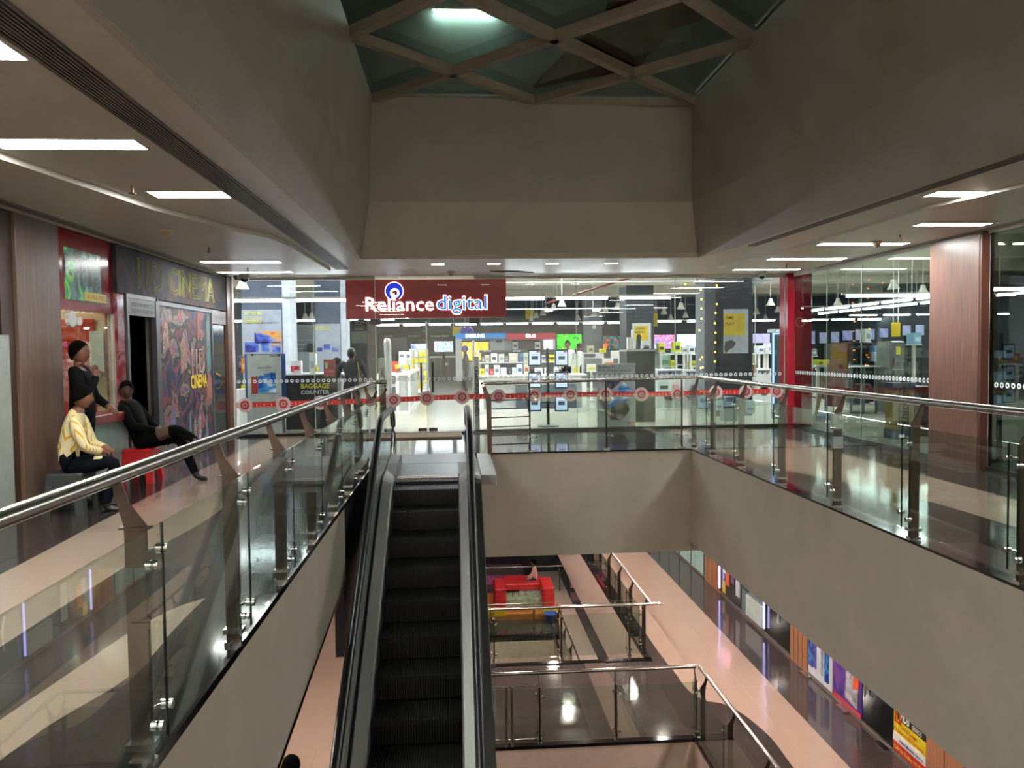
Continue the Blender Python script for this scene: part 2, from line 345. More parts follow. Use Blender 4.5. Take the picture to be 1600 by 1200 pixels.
# --- room above the skylight
m = MB(); m.box(-4, -3, 8.4, 7, 15, 8.5); m.box(-4, 15, 5.5, 7, 15.1, 8.5); m.box(-4.1, -3, 5.5, -4, 15, 8.5); m.box(7, -3, 5.5, 7.1, 15, 8.5); m.box(-4, -3.1, 5.5, 7, -3, 8.5)
struct('ceiling', m, mat('8f9c99', .8), 'grey ceiling of the storey seen through the skylight')
m = MB()
for x0, y0, x1, y1 in ((-4, -3, -1.3, 15), (3.9, -3, 7, 15), (-1.3, 12.45, 3.9, 15)): m.box(x0, y0, 5.42, x1, y1, 5.5)
struct('floor', m, mat('8a8f8c', .4), 'floor around the skylight on the storey above')
# --- skylight
sk = thing('skylight', (1.25, 6, 5.4), 'glazed skylight with a diamond lattice of beige beams over the atrium', 'skylight')
BEAM = mat('a19483', .5, var=.03)
def node(j, k): return (-1.25+1.25*j, 12.3-1.25*k)
NK = 11
def beam(a, b, w=.06, z0=5.32, z1=5.44):
    a, b = Vector((*a, 0)), Vector((*b, 0)); d = (b-a).normalized(); n = Vector((-d.y, d.x, 0))*w; c = (a+b)/2; c.z = (z0+z1)/2
    return MB().obox(c, (b-a)/2, n, (0, 0, (z1-z0)/2))
for k0 in range(0, NK+1):
    for s_, j0 in ((1, 0), (-1, 4)):
        if k0 % 2 == 0:
            n = min(4, NK-k0)
            if n > 0: obj('beam', beam(node(j0, k0), node(j0+s_*n, k0+n)), BEAM, sk)
for j0 in (2,):
    for s_ in (1, -1): obj('beam', beam(node(j0, 0), node(j0+s_*2, 2)), BEAM, sk)
obj('beam', beam((-1.25, 12.3), (3.75, 12.33), .05), BEAM, sk)
PANE = glassm('b4bdb8', 1.3)
for k in range(0, NK):
    for j in range(5):
        if (j+k) % 2 == 1:
            c = node(j, k); pts = [(c[0]+dx, c[1]+dy) for dx, dy in ((-1.25, 0), (0, -1.25), (1.25, 0), (0, 1.25))]
            if j == 0: pts = pts[1:]
            elif j == 4: pts = [pts[0], pts[1], pts[3]]
            if k == 0: pts = [(x, y) for x, y in pts if y <= 12.3+1e-6]
            if len(pts) >= 3: obj('glass_pane', MB().prism(pts, 'z', 5.455, 5.465), PANE, sk)
TP = [(1.192, 12.011, 5.49), (1.262, 11.482, 5.49), (1.419, 10.898, 5.49), (1.581, 10.22, 5.49), (1.801, 9.618, 5.49), (1.762, 9.009, 5.49), (2.875, 8.915, 5.49), (2.978, 9.48, 5.49), (2.668, 9.775, 5.49), (2.711, 10.179, 5.49), (2.62, 10.554, 5.49), (2.601, 11.028, 5.49), (2.401, 11.365, 5.49), (1.832, 11.57, 5.49)]
m = MB(); n_ = len(TP); random.seed(3)
bot = [(p[0], p[1], 5.475) for p in TP]; top = [(p[0], p[1], 5.49) for p in TP]
cx_, cy_ = sum(p[0] for p in TP)/n_, sum(p[1] for p in TP)/n_
mid = [((p[0]+cx_)/2, (p[1]+cy_)/2, 5.49+random.uniform(.03, .09)) for p in TP]
m.add(bot+top+mid+[(cx_, cy_, 5.55)], [tuple(range(n_))]+[(i, (i+1)%n_, n_+(i+1)%n_, n_+i) for i in range(n_)]+[(n_+i, n_+(i+1)%n_, 2*n_+(i+1)%n_, 2*n_+i) for i in range(n_)]+[(2*n_+i, 2*n_+(i+1)%n_, 3*n_) for i in range(n_)])
obj('tarpaulin', m, mat('b0603f', .8, var=.2, scale=4, emit=None), None, 'rust brown sheet with a torn edge lying on the skylight glass', 'sheet')
TA, TB = (-0.329, 14.897, 7.8), (0.827, 14.878, 7.8); m = MB().cyl(TA, TB, .03); t = thing('tube_light', (.5, 10.8, 7.9), 'white tube light of the storey above seen through the skylight', 'light')
obj('tube', m, emis('eafff8', 130), t); obj('batten', MB().box(TA[0]-.05, TA[1]-.04, 7.83, TB[0]+.05, TA[1]+.04, 7.88), WHITE, t)
obj('lamp_cord', MB().cyl((TA[0]+.6, TA[1], 7.88), (TA[0]+.6, TA[1], 8.4), .008), WHITE, t)
for i_, (x_, y_) in enumerate(((-2.2, 6), (4.6, 6), (4.8, 11))):  # further tubes added out of view to lighten the skylight shaft
    t = thing('tube_light', (x_, y_, 7.9), 'tube light of the storey above, %s around the skylight' % nth(i_), 'light'); obj('tube', MB().cyl((x_, y_-.8, 7.9), (x_, y_+.8, 7.9), .03), emis('fff4ea', 110), t); obj('batten', MB().box(x_-.04, y_-.85, 7.93, x_+.04, y_+.85, 8.4), WHITE, t)
# --- lower storeys
lf = sempty('floor', 'polished brown granite floor with a beige band on the storey below')
m = MB()
for x0, y0, x1, y1 in ((-4.3, -8, -1.24, 44), (3.62, -8, 6.6, 44), (-1.24, 11.8, 3.62, 14.9), (-1.24, -8, 3.62, 1.1)): m.box(x0, y0, ZL-.25, x1, y1, ZL-.021)
m.box(3.57, 27, ZL-.021, 6.4, 44, ZL); m.box(-4.3, 12, ZL-.021, -1.18, 44, ZL); m.box(3.57, -8, ZL-.021, 6.6, 8, ZL); m.box(-4.3, -8, ZL-.021, 3.57, 1.15, ZL)
obj('slab', m, FL_LOW, lf)
tiles(lf, 3.57, 8, 6.4, 27, ZL, .8, FL_LOW); tiles(lf, -1.18, 11.75, 3.57, 14.96, ZL, .8, FL_LOW); tiles(lf, -4.3, 1.15, -1.18, 12, ZL, .9, FL_LOW)
m = MB(); m.box(-1.18, 11.74, ZL-.03, 3.68, 11.86, ZL+.02); m.box(3.555, -2, ZL-.03, 3.68, 11.8, ZL+.02); m.box(-1.18, 14.85, ZL-.03, 3.68, 14.97, ZL+.02); m.box(3.555, 14.9, ZL-.03, 3.68, 44, ZL+.02)
obj('granite_kerb', m, BLACKG, lf, 'black granite kerb along the lower openings')
m = MB(); m.box(-1.18, 11.76, ZL-1.55, 3.57, 11.85, ZL-.03); m.box(3.57, -8, ZL-1.5, 3.66, 11.8, ZL-.03); m.box(-1.18, 14.85, ZL-1.55, 3.57, 14.94, ZL-.03); m.box(3.57, 14.94, ZL-1.5, 3.66, 44, ZL-.03)
m.box(-1.27, -8, ZL-1.5, -1.18, 44, ZL-.03)
struct('trim_7', m, mat('cdb6a6', .55, var=.03), 'beige fascias under the edges of the lower openings')
m = MB(); m.box(3.66, -8, ZL-1.55, 9.2, 44, ZL-1.5); m.box(-1.2, 11.86, ZL-1.6, 3.57, 14.84, ZL-1.55); m.box(-4.3, -8, ZL-1.6, -1.28, 44, ZL-1.5)
struct('ceiling', m, mat('a79a8b', .5), 'plain ceiling two storeys below')
bf = sempty('floor', 'light stone floor with black and pinkish stripes two storeys below')
m = MB(); m.box(-4.3, 28.8, ZB-.25, 3.5, 46, ZB-.021); m.box(3.5, -8, ZB-.25, 9.2, 46, ZB-.021); m.box(-4.3, -8, ZB-.25, 3.5, 22, ZB-.021)
m.box(3.5, -8, ZB-.021, 9.2, 22, ZB); m.box(-4.3, -8, ZB-.021, 3.5, 22, ZB); m.box(6.7, 22, ZB-.021, 9.2, 46, ZB); m.box(-4.3, 36, ZB-.021, 6.7, 46, ZB)
obj('slab', m, FL_BOT, bf); tiles(bf, 3.5, 22, 6.7, 36, ZB, 1.1, FL_BOT); tiles(bf, -4.3, 28.8, 3.5, 36, ZB, 1.1, FL_BOT)
struct('trim_8', MB().box(-4.3, 28.8, ZB-1.6, 3.5, 28.9, ZB-.02).box(3.42, 22, ZB-1.6, 3.5, 28.9, ZB-.02), mat('dccdb8', .6), 'beige fascia under the far edge of the lowest opening')
struct('trim_9', MB().box(3.38, 22, ZB-.02, 3.52, 28.9, ZB+.02).box(-4.3, 28.74, ZB-.02, 3.5, 28.86, ZB+.02), BLACKG, 'thin black kerb around the lowest opening')
struct('floor', MB().box(-4.3, 15, -13.6, 5, 35, -13.5), mat('b9a48f', .3), 'floor at the very bottom of the atrium')
# far dark wall on the lowest storey, panelled
bw = sempty('wall_far', 'dark grey panelled wall at the far end of the lowest storey', (0, 37, ZB))
for i in range(9): obj('wall_panel', MB().box(-1.2+i*.98, 37, ZB, -.24+i*.98, 37.08, ZB+3.2), mat('26292b', .2), bw)
obj('backing', MB().box(-4.3, 37.08, ZB, 9.2, 37.2, ZB+4.5), BLACK, bw)
struct('wall_right_lower', MB().box(9.2, -8, ZB, 9.3, 46, -.2), WALLD, 'far right wall behind the lower shops')

# ================================================================ ESCALATOR
XC = -.385
def nz(y): u = y-9.156; return .577*.5*(u-math.sqrt(u*u+.0225))
YS = [1.6+.5*i for i in range(13)]+[8.1, 8.4, 8.6, 8.8, 8.95, 9.05, 9.15, 9.25, 9.4, 9.6, 9.9, 10.3, 10.6]
def sweep(sec, ys, dz=0):
    m = MB(); n = len(sec); vs = []
    for y in ys: vs += [(x, y, nz(y)+z+dz) for x, z in sec]
    fs = [(i*n+j, i*n+(j+1)%n, (i+1)*n+(j+1)%n, (i+1)*n+j) for i in range(len(ys)-1) for j in range(n)]
    k = (len(ys)-1)*n
    return m.add(vs, fs).add(vs, [tuple(range(n-1, -1, -1)), tuple(range(k, k+n))])
esc = thing('escalator', (XC, 5.5, -2.1), 'stopped escalator with black ribbed steps and brushed steel decks climbing to the store landing', 'escalator')
STEPM = mat('262525', .45, .6, var=.1, scale=20); STEPD = mat('141414', .6, .3)
HW = .375
def step_mesh():
    m = MB(); n = 34; w = 2*HW/n
    for i in range(n):   # ribs on tread and riser
        x = -HW+i*w
        m.box(x+w*.15, 0, -.012, x+w*.62, .376, 0); m.box(x+w*.15, -.012, -.205, x+w*.62, 0, -.002)
    m.k = 1; m.box(-HW, 0, -.05, HW, .37, -.012); m.prism([(0, -.01), (.012, -.01), (.05, -.22), (.03, -.22)], 'x', -HW, HW)
    return m.mesh('step', [STEPM, STEPD])
sm_ = step_mesh()
for k in range(-4, 17):
    y = 8.03-.376*k
    if y < 1.7: break
    o = bpy.data.objects.new('step', sm_); COL.objects.link(o); o.parent = esc
    o.location = Vector((XC, y, nz(y)-.003*(k < -2)))-esc.location
DECK = mat('8f8e8c', .48, .75, var=.04, scale=4, stretch=(30, 1, 1)); SKIRT = mat('8a8a8c', .4, .8, var=.04, scale=4)
DKST = mat('4f504e', .3, 1, var=.05)
for s_ in (-1, 1):
    def sx(*pts): return [(XC+s_*d, z) for d, z in pts]
    obj('skirt_panel', sweep(sx((HW+.005, -.3), (HW+.005, .05), (HW+.02, .05), (HW+.02, -.3)), YS[:-1]), SKIRT, esc)
    dk = obj('inner_deck', sweep(sx((HW+.005, .05), (HW+.02, .075), (HW+.115, .115), (HW+.115, .05), (HW+.02, .03)), YS), DECK, esc)
    obj('gasket', sweep(sx((HW+.116, .05), (HW+.116, .125), (HW+.128, .125), (HW+.128, .05)), YS), RUBBER, dk)
    obj('glass_balustrade', sweep(sx((HW+.130, .1), (HW+.130, .76), (HW+.140, .76), (HW+.140, .1)), YS), glassm('f2f6f4', .8), esc)
    obj('outer_deck', sweep(sx((HW+.145, .06), (HW+.145, .125), (HW+.16, .13), (HW+.26, .10), (HW+.27, .05)), YS), DKST, esc)
    obj('side_cladding', sweep(sx((HW+.255, .06), (HW+.27, .06), (HW+.27, -.75), (HW+.255, -.75)), YS), mat('3a3a3b', .35, .6), esc)
    d = XC+s_*(HW+.135); path = [(d, y, nz(y)+.79) for y in YS]
    for a in range(10, 181, 17): path.append((d, 10.6+.32*math.sin(math.radians(a)), .47+.32*math.cos(math.radians(a))))
    path.append((d, 10.35, .15))
    hr = obj('handrail', MB().tube(path, .042, 10, .55, (0, 0, 1)) if False else MB().tube(path, .04, 10), RUBBER, esc, 'black rubber handrail')
    gp = [(d, y, nz(y)+.745) for y in YS]+[(d, 10.6+.275*math.sin(math.radians(a)), .47+.275*math.cos(math.radians(a))) for a in range(10, 181, 17)]
    obj('handrail_guide', MB().tube(gp, .014, 6), CHROME, hr)
    # glass disc filling the newel end, steel cap of the deck
    pts = [(10.6, .1), (10.6, .745)]+[(10.6+.27*math.sin(math.radians(a)), .47+.27*math.cos(math.radians(a))) for a in range(5, 181, 15)]
    obj('newel_glass', MB().prism(pts[::-1], 'x', d-.005, d+.005), glassm('f2f6f4', .8), esc)
    m = MB(); m.prism([(9.5, 0), (9.5, .07), (9.9, .16), (10.4, .2), (10.62, .17), (10.72, .06), (10.72, 0)][::-1], 'x', *sorted((XC+s_*(HW+.0), XC+s_*(HW+.125))))
    obj('newel_housing', m, DECK, esc, 'rounded steel housing where the handrail enters')
m = MB().box(XC-HW-.26, 9.75, -.06, XC+HW+.26, 11.93, -.004); obj('landing_frame', m, DKST, esc)
lp = MB(); n = 30
for i in range(n):
    x = XC-HW+.003+i*(2*HW-.006)/n; lp.box(x+.004, 9.86, -.004, x+(2*HW-.006)/n-.004, 10.95, .008)
obj('floor_plate', lp, mat('6a6c6e', .4, 1, var=.03), esc, 'grooved steel landing plate')
cp = MB()
for i in range(46):
    x = XC-HW+.002+i*(2*HW-.004)/46; cp.box(x, 9.68, -.006, x+.009, 9.80, .002)
cp.box(XC-HW, 9.79, -.01, XC+HW, 9.855, .006)
obj('comb_plate', cp, mat('b3a9a3', .35, 1), esc)
obj('floor_plate', MB().box(XC-HW-.2, 10.965, -.004, XC+HW+.2, 11.92, .004), mat('66686a', .38, 1, var=.02), esc, 'smooth steel landing plate')
m = MB(); m.prism([(1.6, nz(1.6)-.35), (9.2, nz(9.2)-.3), (11.9, -.3), (11.9, -.9), (9.4, -.95), (1.6, nz(1.6)-1.1)], 'x', XC-HW-.25, XC+HW+.25)
obj('truss', m, mat('1b1b1c', .6), esc, 'dark underside casing')
struct('trim_10', MB().bbox(.27, 9.8, -.12, .475, 11.93, .0), mat('8a8680', .4), 'pale ledge between the escalator head and the rail')

# ================================================================ RAILINGS
def rail_post(parent, p, t, nrm, z, h=1.1, side=0, clamps=True):
    """flat steel post at p; t along the rail, nrm towards the walkway"""
    p = Vector((p[0], p[1], z)); t = Vector((*t, 0)); n = Vector((*nrm, 0)); Z = Vector((0, 0, 1))
    zb, zt = (.02 if not side else -.2), h-.19
    po = obj('post', MB().obox(p+Z*(zb+zt)/2, n*.037, t*.014, Z*(zt-zb)/2), STEELV, parent)
    obj('base_plate', MB().obox(p+Z*(.09), n*.05, t*.035, Z*.012).obox(p+Z*.02, n*.045, t*.03, Z*.012), CHROME, po)
    m = MB(); pr = [(-.045, 0), (.04, 0), (.075, .135), (.075, .17), (.045, .17), (.02, .09)]
    a = [p+n*u+Z*(zt+v)+t*.005 for u, v in pr]; b = [p+n*u+Z*(zt+v)-t*.005 for u, v in pr]; k = len(pr)
    m.add(a+b, [tuple(range(k-1, -1, -1)), tuple(range(k, 2*k))]+[(i, (i+1)%k, k+(i+1)%k, k+i) for i in range(k)])
    m.obox(p+Z*(zt), n*.055, t*.02, Z*.004)
    obj('rail_bracket', m, STEELV, po, 'twisted steel bracket carrying the rail')
    if clamps:
        for zz in (.2, zt-.11):
            m = MB()
            for s_ in (-1, 1):
                c = p+Z*(zz+.02*s_)+t*s_*.05; m.cyl(c-t*s_*.05-n*.03, c-n*.055, .007, n=6); m.cyl(c-n*.055, c-n*.075, .02, n=10); m.cyl(c-n*.085, c-n*.098, .02, n=10)
                m.cyl(c-n*.05, c-n*.09, .007, n=6)
            obj('glass_clamp', m, CHROME, po)
    return po
def railing(label, pts, posts, z, wt, nrm, gtop=.92, name='glass_railing', rail=None, gl=True, h=1.1):
    """straight run along pts[0]->pts[1]; posts are distances along it"""
    a, b = Vector(pts[0]), Vector(pts[1]); t = (b-a).normalized(); L = (b-a).length
    r = thing(name, ((a.x+b.x)/2, (a.y+b.y)/2, z), label, 'railing', 'steel and glass railings around the atrium')
    for d in posts: rail_post(r, a+t*d, t, nrm, z, h=h)
    rr = rail or [a+Vector(nrm)*.06, b+Vector(nrm)*.06]
    obj('top_rail', MB().tube([(q[0], q[1], z+h+(q[2] if len(q) > 2 else 0)) for q in rr], .03, 12), STEEL, r, 'round brushed steel top rail')
    if gl:
        ds = [0]+list(posts)+[L] if posts[0] > .3 else list(posts)+([L] if L-posts[-1] > .3 else [])
        for d0, d1 in zip(ds[:-1], ds[1:]):
            if d1-d0 < .25: continue
            p0, p1 = a+t*(d0+.035), a+t*(d1+.018); n = Vector(nrm)
            m = MB(); c = (p0+p1)/2-n*.08
            m.obox((c.x, c.y, z+(.1+gtop)/2), Vector((*(p1-p0), 0))/2, Vector((*n, 0))*.005, (0, 0, (gtop-.1)/2))
            g = obj('glass_panel', m, GLASS, r)
            m = MB(); q = p0-n*.08; m.obox((q.x, q.y, z+(.1+gtop)/2), Vector((*t, 0))*.003, Vector((*n, 0))*.0055, (0, 0, (gtop-.1)/2)); obj('glass_edge', m, mat('0e1a16', .2), g)
    return r
LP = [.55, 1.8, 3.0, 4.22, 5.36, 6.49, 7.6, 8.7, 9.8, 10.9]
railing('long steel and glass railing on the left beside the escalator, seen up close', [(-1.2, 0), (-1.2, 11.9)], LP, 0, None, (-1, 0), rail=[(-1.27, -.5), (-1.27, 11.8), (-1.22, 11.9), (-1.06, 11.92)])
RP = [1.0, 2.25, 3.5, 4.78, 6.0, 7.27, 8.56, 9.83, 10.95, 11.85]
rgt_ = railing('long steel and glass railing along the right side of the opening', [(3.6, 0), (3.6, 11.9)], RP, 0, None, (1, 0), rail=[(3.68, -.5), (3.68, 11.75), (3.70, 11.92)])
for za_, zb_ in (((3.598, 7.27, 0.765)[2], (3.597, 7.27, 0.917)[2]), ((3.599, 7.27, 0.581)[2], (3.598, 7.27, 0.691)[2])): obj('paper_wrap', MB().box(3.55, 7.25, za_, 3.65, 7.29, zb_), mat('b4b6b0', .6), rgt_, 'white paper taped around the post')
gt_ = thing('rod_gate', (.8, 11.72, ZL), 'small steel gate of two posts and rails at the left of the lower bridge', 'gate')
ga_, gb_ = (0.595, 11.75, -3.674), (1.121, 11.75, -3.667)
for z_ in (ZL+.95, ZL+.12): obj('cross_rail', MB().cyl((ga_[0]-.2, 11.75, z_), (gb_[0], 11.75, z_), .014, n=8), STEEL, gt_)
for x_ in ((0.659, 11.75, -4.003)[0], (0.746, 11.75, -4.007)[0]): obj('post', MB().cyl((x_, 11.75, ZL+.02), (x_, 11.75, ZL+.95), .02, n=8), mat('a09078', .35, .8), gt_)
# far railing over the fascia
fr = thing('glass_railing', (2, 11.97, 0), 'steel and glass railing along the far edge in front of the store', 'railing', 'steel and glass railings around the atrium')
obj('top_rail', MB().tube([(.36, 11.8, 1.05), (.44, 11.9, 1.055), (3.70, 11.97, 1.1)], .024, 12), STEEL, fr, 'round brushed steel top rail')
po = obj('post', MB().prism([(.44, -.22), (.50, -.22), (.50, .82), (.40, 1.05), (.35, 1.05), (.42, .80)], 'y', 11.80, 11.83), STEELV, fr, 'wide end post with a splayed head')
obj('post_cap', MB().cyl((.375, 11.78, 1.03), (.375, 11.85, 1.03), .022), CHROME, po)
for z_ in (.13, .27, .40, .54, .67, .80): obj('cross_rod', MB().cyl((.49, 11.84, z_), (1.09, 11.97, z_), .009, n=8), STEELV, fr)
for x_ in (1.09, 2.27, 3.45):
    p_ = obj('slim_post', MB().cyl((x_, 11.98, 0), (x_, 11.98, 1.07), .014, n=8), STEELV, fr)
    obj('base_plate', MB().box(x_-.05, 11.94, .0, x_+.05, 12.02, .03), CHROME, p_)
    for z_ in (.22, .8): obj('glass_clamp', MB().cyl((x_-.09, 11.965, z_), (x_+.09, 11.965, z_), .008, n=6).cyl((x_-.09, 11.95, z_), (x_-.09, 11.975, z_), .018, n=8).cyl((x_+.09, 11.95, z_), (x_+.09, 11.975, z_), .018, n=8), CHROME, p_)
for x0, x1 in ((1.10, 2.26), (2.28, 3.44)): obj('glass_panel', MB().box(x0, 11.945, .1, x1, 11.955, .86), GLASS, fr)
# short return railing at the escalator head, left
rr_ = thing('rod_railing', (-1.12, 11.9, 0), 'short railing with horizontal rods at the left of the escalator head', 'railing')
for x_, y_ in ((-1.17, 11.2), (-1.10, 11.9)):
    p_ = obj('post', MB().box(x_-.03, y_-.012, -.15, x_+.03, y_+.012, .93), STEELV, rr_)
    obj('post_cap', MB().tube([(x_, y_, .93), (x_+.03, y_, .99), (x_+.02, y_, 1.06)], .018, 8), STEELV, p_)
for z_ in (.15, .3, .45, .6, .75): obj('cross_rod', MB().cyl((-1.17, 11.2, z_), (-1.10, 11.9, z_), .009, n=8), STEELV, rr_)
# lower railings
railing('railing along the near edge of the bridge one storey below', [(3.62, 11.8), (0.1, 11.8)], [.02, 1.27, 2.45, 3.4], ZL, None, (0, 1), rail=[(3.62, 11.86), (0.0, 11.86)])
railing('railing running towards the viewer one storey below on the right', [(3.62, 1.5), (3.62, 11.75)], [.4, 1.6, 2.8, 4.0, 5.2, 6.4, 7.6, 8.8, 10.0], ZL, None, (1, 0), rail=[(3.68, 1.5), (3.68, 11.84)])
railing('railing along the far edge of the bridge one storey below', [(3.62, 14.92), (0.1, 14.92)], [.37, 1.7, 3.0], ZL, None, (0, -1), rail=[(3.85, 14.9), (0.0, 14.9)])
railing('railing going away beyond the bridge one storey below', [(3.62, 15.0), (3.62, 25.5)], [.3, 1.5, 2.7, 3.9, 5.1, 6.3, 7.5, 8.7, 9.9], ZL, None, (1, 0), rail=[(3.68, 14.95), (3.68, 25.5)])
railing('railing beside the lowest opening, running away from the viewer', [(3.5, 23.0), (3.5, 28.7)], [.4, 1.9, 3.4, 5.2], ZB, None, (1, 0))
railing('railing behind the play ride on the lowest storey', [(-2.4, 33.9), (4.7, 33.9)], [.3, 1.9, 3.5, 5.1, 6.7], ZB, None, (0, 1))
railing('railing in front of the play ride along the lowest opening', [(-2.4, 28.9), (3.4, 28.9)], [.3, 1.9, 3.5, 5.1], ZB, None, (0, 1))

# ================================================================ CEILING FITTINGS
LOWS = 860.0
def ceil_lamp(x0, y0, x1, y1, z, label, group, s=PANEL, col='f6f6f2'):
    if y0 > 11 and s == PANEL: s = PANEL*.5
    t = thing('ceiling_light', ((x0+x1)/2, (y0+y1)/2, z), label, 'ceiling light', group)
    obj('frame', MB().box(x0-.015, y0-.015, z-.006, x0, y1+.015, z).box(x1, y0-.015, z-.006, x1+.015, y1+.015, z).box(x0, y0-.015, z-.006, x1, y0, z).box(x0, y1, z-.006, x1, y1+.015, z), WHITE, t)
    obj('diffuser', MB().box(x0, y0, z-.004, x1, y1, z-.001), emis(col, s), t)
LL = [((-2.9, 3.75, -2.02, 3.98), ZC), ((-3.05, 5.42, -2.1, 5.66), ZC), ((-2.66, 7.12, -2.02, 7.38), ZC), ((-3.75, 11.98, -2.62, 12.2), 2.915), ((-3.95, 13.5, -2.75, 13.68), 2.915), ((-3.1, 9.3, -2.6, 9.4), 2.915), ((-2.9, 1.9, -2.0, 2.15), ZC), ((-2.9, -.5, -2.0, -.25), ZC), ((-2.9, -4, -2.0, -3.75), ZC)]
for i, ((x0, y0, x1, y1), z_) in enumerate(LL):
    if i == 5: continue
    ceil_lamp(x0, y0, x1, y1, z_, 'long recessed ceiling lamp over the left walkway, %s along it from the viewer' % nth([2+0, 3, 4, 5, 6, 9, 1, 0, 7][i] if i in (0,1,2,3,4,6,7) else 10), 'lamps over the left walkway')
RL = [((4.45, 7.08, 5.14, 7.3), ZC), ((5.28, 8.66, 6.1, 8.86), 2.93), ((4.9, 10.3, 6.1, 10.5), 2.93), ((4.9, 12.05, 6.12, 12.25), 2.93), ((4.92, 13.7, 6.1, 13.86), 2.93), ((5.3, 5.2, 6.2, 5.4), 2.93), ((5.3, 3, 6.2, 3.2), 2.93), ((5.3, .5, 6.2, .7), 2.93), ((5.3, -3, 6.2, -2.8), 2.93)]
for i, ((x0, y0, x1, y1), z_) in enumerate(RL): ceil_lamp(x0, y0, x1, y1, z_, 'long recessed ceiling lamp over the right walkway, %s from the red pillar' % nth([4, 3, 2, 1, 0, 5, 6, 7, 8][i]), 'lamps over the right walkway')
for i, x in enumerate((-.29, .62, 1.58, 2.56)): ceil_lamp(x-.1, 12.9, x+.1, 13.05, ZC, 'small square downlight in the ceiling strip before the store, %s from the left' % nth(i), 'square downlights before the store', 40)
def down(x, y, z, label, group, s): ceil_lamp(x-.07, y-.07, x+.07, y+.07, z, label, group, s, 'fff0e6')
for i, y in enumerate((2.5, 4.5, 6.5, 8.5, 10.5, 12.5, 14.5, 17, 20, 23)):
    down(4.45, y, -1.47 if y < 12 else -1.63, 'square downlight of the storey below, %s from the viewer over the right walkway' % nth(i), 'lamps of the storey below', LOWS)
    if i < 6: down(-2.8, y, -.51 if y < 8.2 else -.81, 'square downlight of the storey below, %s from the viewer over the left walkway' % nth(i), 'lamps of the storey below left', LOWS)
for i, (x, y) in enumerate(((1, 13.2), (2.6, 13.2), (.5, 16.5), (2.6, 16.5), (.5, 19), (2.6, 19), (.5, 22), (2.6, 22), (.5, 24.5), (2.6, 24.5), (.5, 27), (2.6, 27), (.5, 31), (2.6, 31))): down(x, y, -1.63, 'square downlight of the storey below, %s over the far opening' % nth(i), 'lamps over the far opening', LOWS)  # one pair ahead of the lowest fascia is added to brighten it
for i, y in enumerate((23, 26, 29, 32)): down(5.2, y, ZL-1.56, 'square downlight of the lowest storey, %s from the viewer' % nth(i), 'lamps of the lowest storey', LOWS)
def grille(x0a, y0, x0b, y1, w, z, n, label, mtl):
    t = thing('linear_grille', ((x0a+x0b)/2, (y0+y1)/2, z), label, 'air grille')
    def strip(off, ww, za, zb):
        m = MB(); vs = [(x0a+off, y0, za), (x0a+off+ww, y0, za), (x0b+off+ww, y1, za), (x0b+off, y1, za)]
        return m.add(vs+[(x, y, zb) for x, y, _ in vs], [(3, 2, 1, 0), (4, 5, 6, 7), (0, 1, 5, 4), (1, 2, 6, 5), (2, 3, 7, 6), (3, 0, 4, 7)])
    obj('duct_slot', strip(0, w, z-.004, z-.001), BLACK, t)
    for i in range(n): obj('slat', strip(.006+i*(w-.01)/n, (w-.01)/n*.45, z-.016, z-.004), mtl, t)
    obj('grille_frame', strip(-.012, .012, z-.014, z), mtl, t); obj('grille_frame', strip(w, .012, z-.014, z), mtl, t)
GR = mat('6b645c', .45)
grille(-1.93, -2, -2.02, 13.65, .19, ZC, 8, 'long dark slatted air grille in the left walkway ceiling beside the opening', GR)
grille(-4.0, -2, -4.02, 14.0, .09, 2.915, 2, 'narrow slot grille at the far left edge of the ceiling above the cinema sign', GR)
grille(4.36, 2, 4.06, 10.8, .09, ZC, 2, 'narrow dark slot grille in the right walkway ceiling beside the opening', GR)
grille(6.3, -2, 6.3, 13.6, .06, 2.93, 2, 'thin slot grille in the ceiling along the right glass shopfront', GR)
grille(.62, 14.12, 1.0, 14.42, .4, ZC, 5, 'small square air grille in the ceiling before the store', GR)
def detector(x, y, z, label):
    t = thing('smoke_detector', (x, y, z), label, 'smoke detector', 'ceiling smoke detectors')
    obj('mount', MB().lathe((x, y, z), [(0, 0), (.07, 0), (.07, -.02), (.06, -.03), (0, -.03)]), mat('b8aa92', .5), t); obj('sensor', MB().lathe((x, y, z-.03), [(.05, 0), (.045, -.02), (.02, -.045), (0, -.05)]), mat('9a8a70', .5), t)
detector(-3.16, 8.97, 2.915, 'round smoke detector on the left ceiling above the cinema sign'); detector(5.58, 10.2, 2.93, 'round smoke detector on the right ceiling between the lamps'); detector(-.08, 14.2, ZC, 'round smoke detector in the ceiling above the red store sign')
def sprinkler(x, y, z, label):
    t = thing('sprinkler', (x, y, z), label, 'sprinkler', 'ceiling sprinklers')
    obj('stem', MB().cyl((x, y, z), (x, y, z-.06), .012, n=8), mat('8a6a50', .4, .8), t); obj('deflector', MB().lathe((x, y, z-.06), [(0, 0), (.03, -.004), (.03, -.01), (0, -.012)]), mat('8a6a50', .4, .8), t)
sprinkler(-2.69, 6.88, ZC, 'small sprinkler head in the left ceiling before the third lamp'); sprinkler(-3.14, 10.4, 2.915, 'small sprinkler head in the left ceiling above the cinema banner'); sprinkler(5.55, 9.6, 2.93, 'small sprinkler head in the right ceiling near the wood column'); sprinkler(-3.3, 12.9, 2.915, 'small sprinkler head in the left ceiling close to the store glass'); sprinkler(5.5, 12.9, 2.93, 'small sprinkler head in the right ceiling near the red pillar')
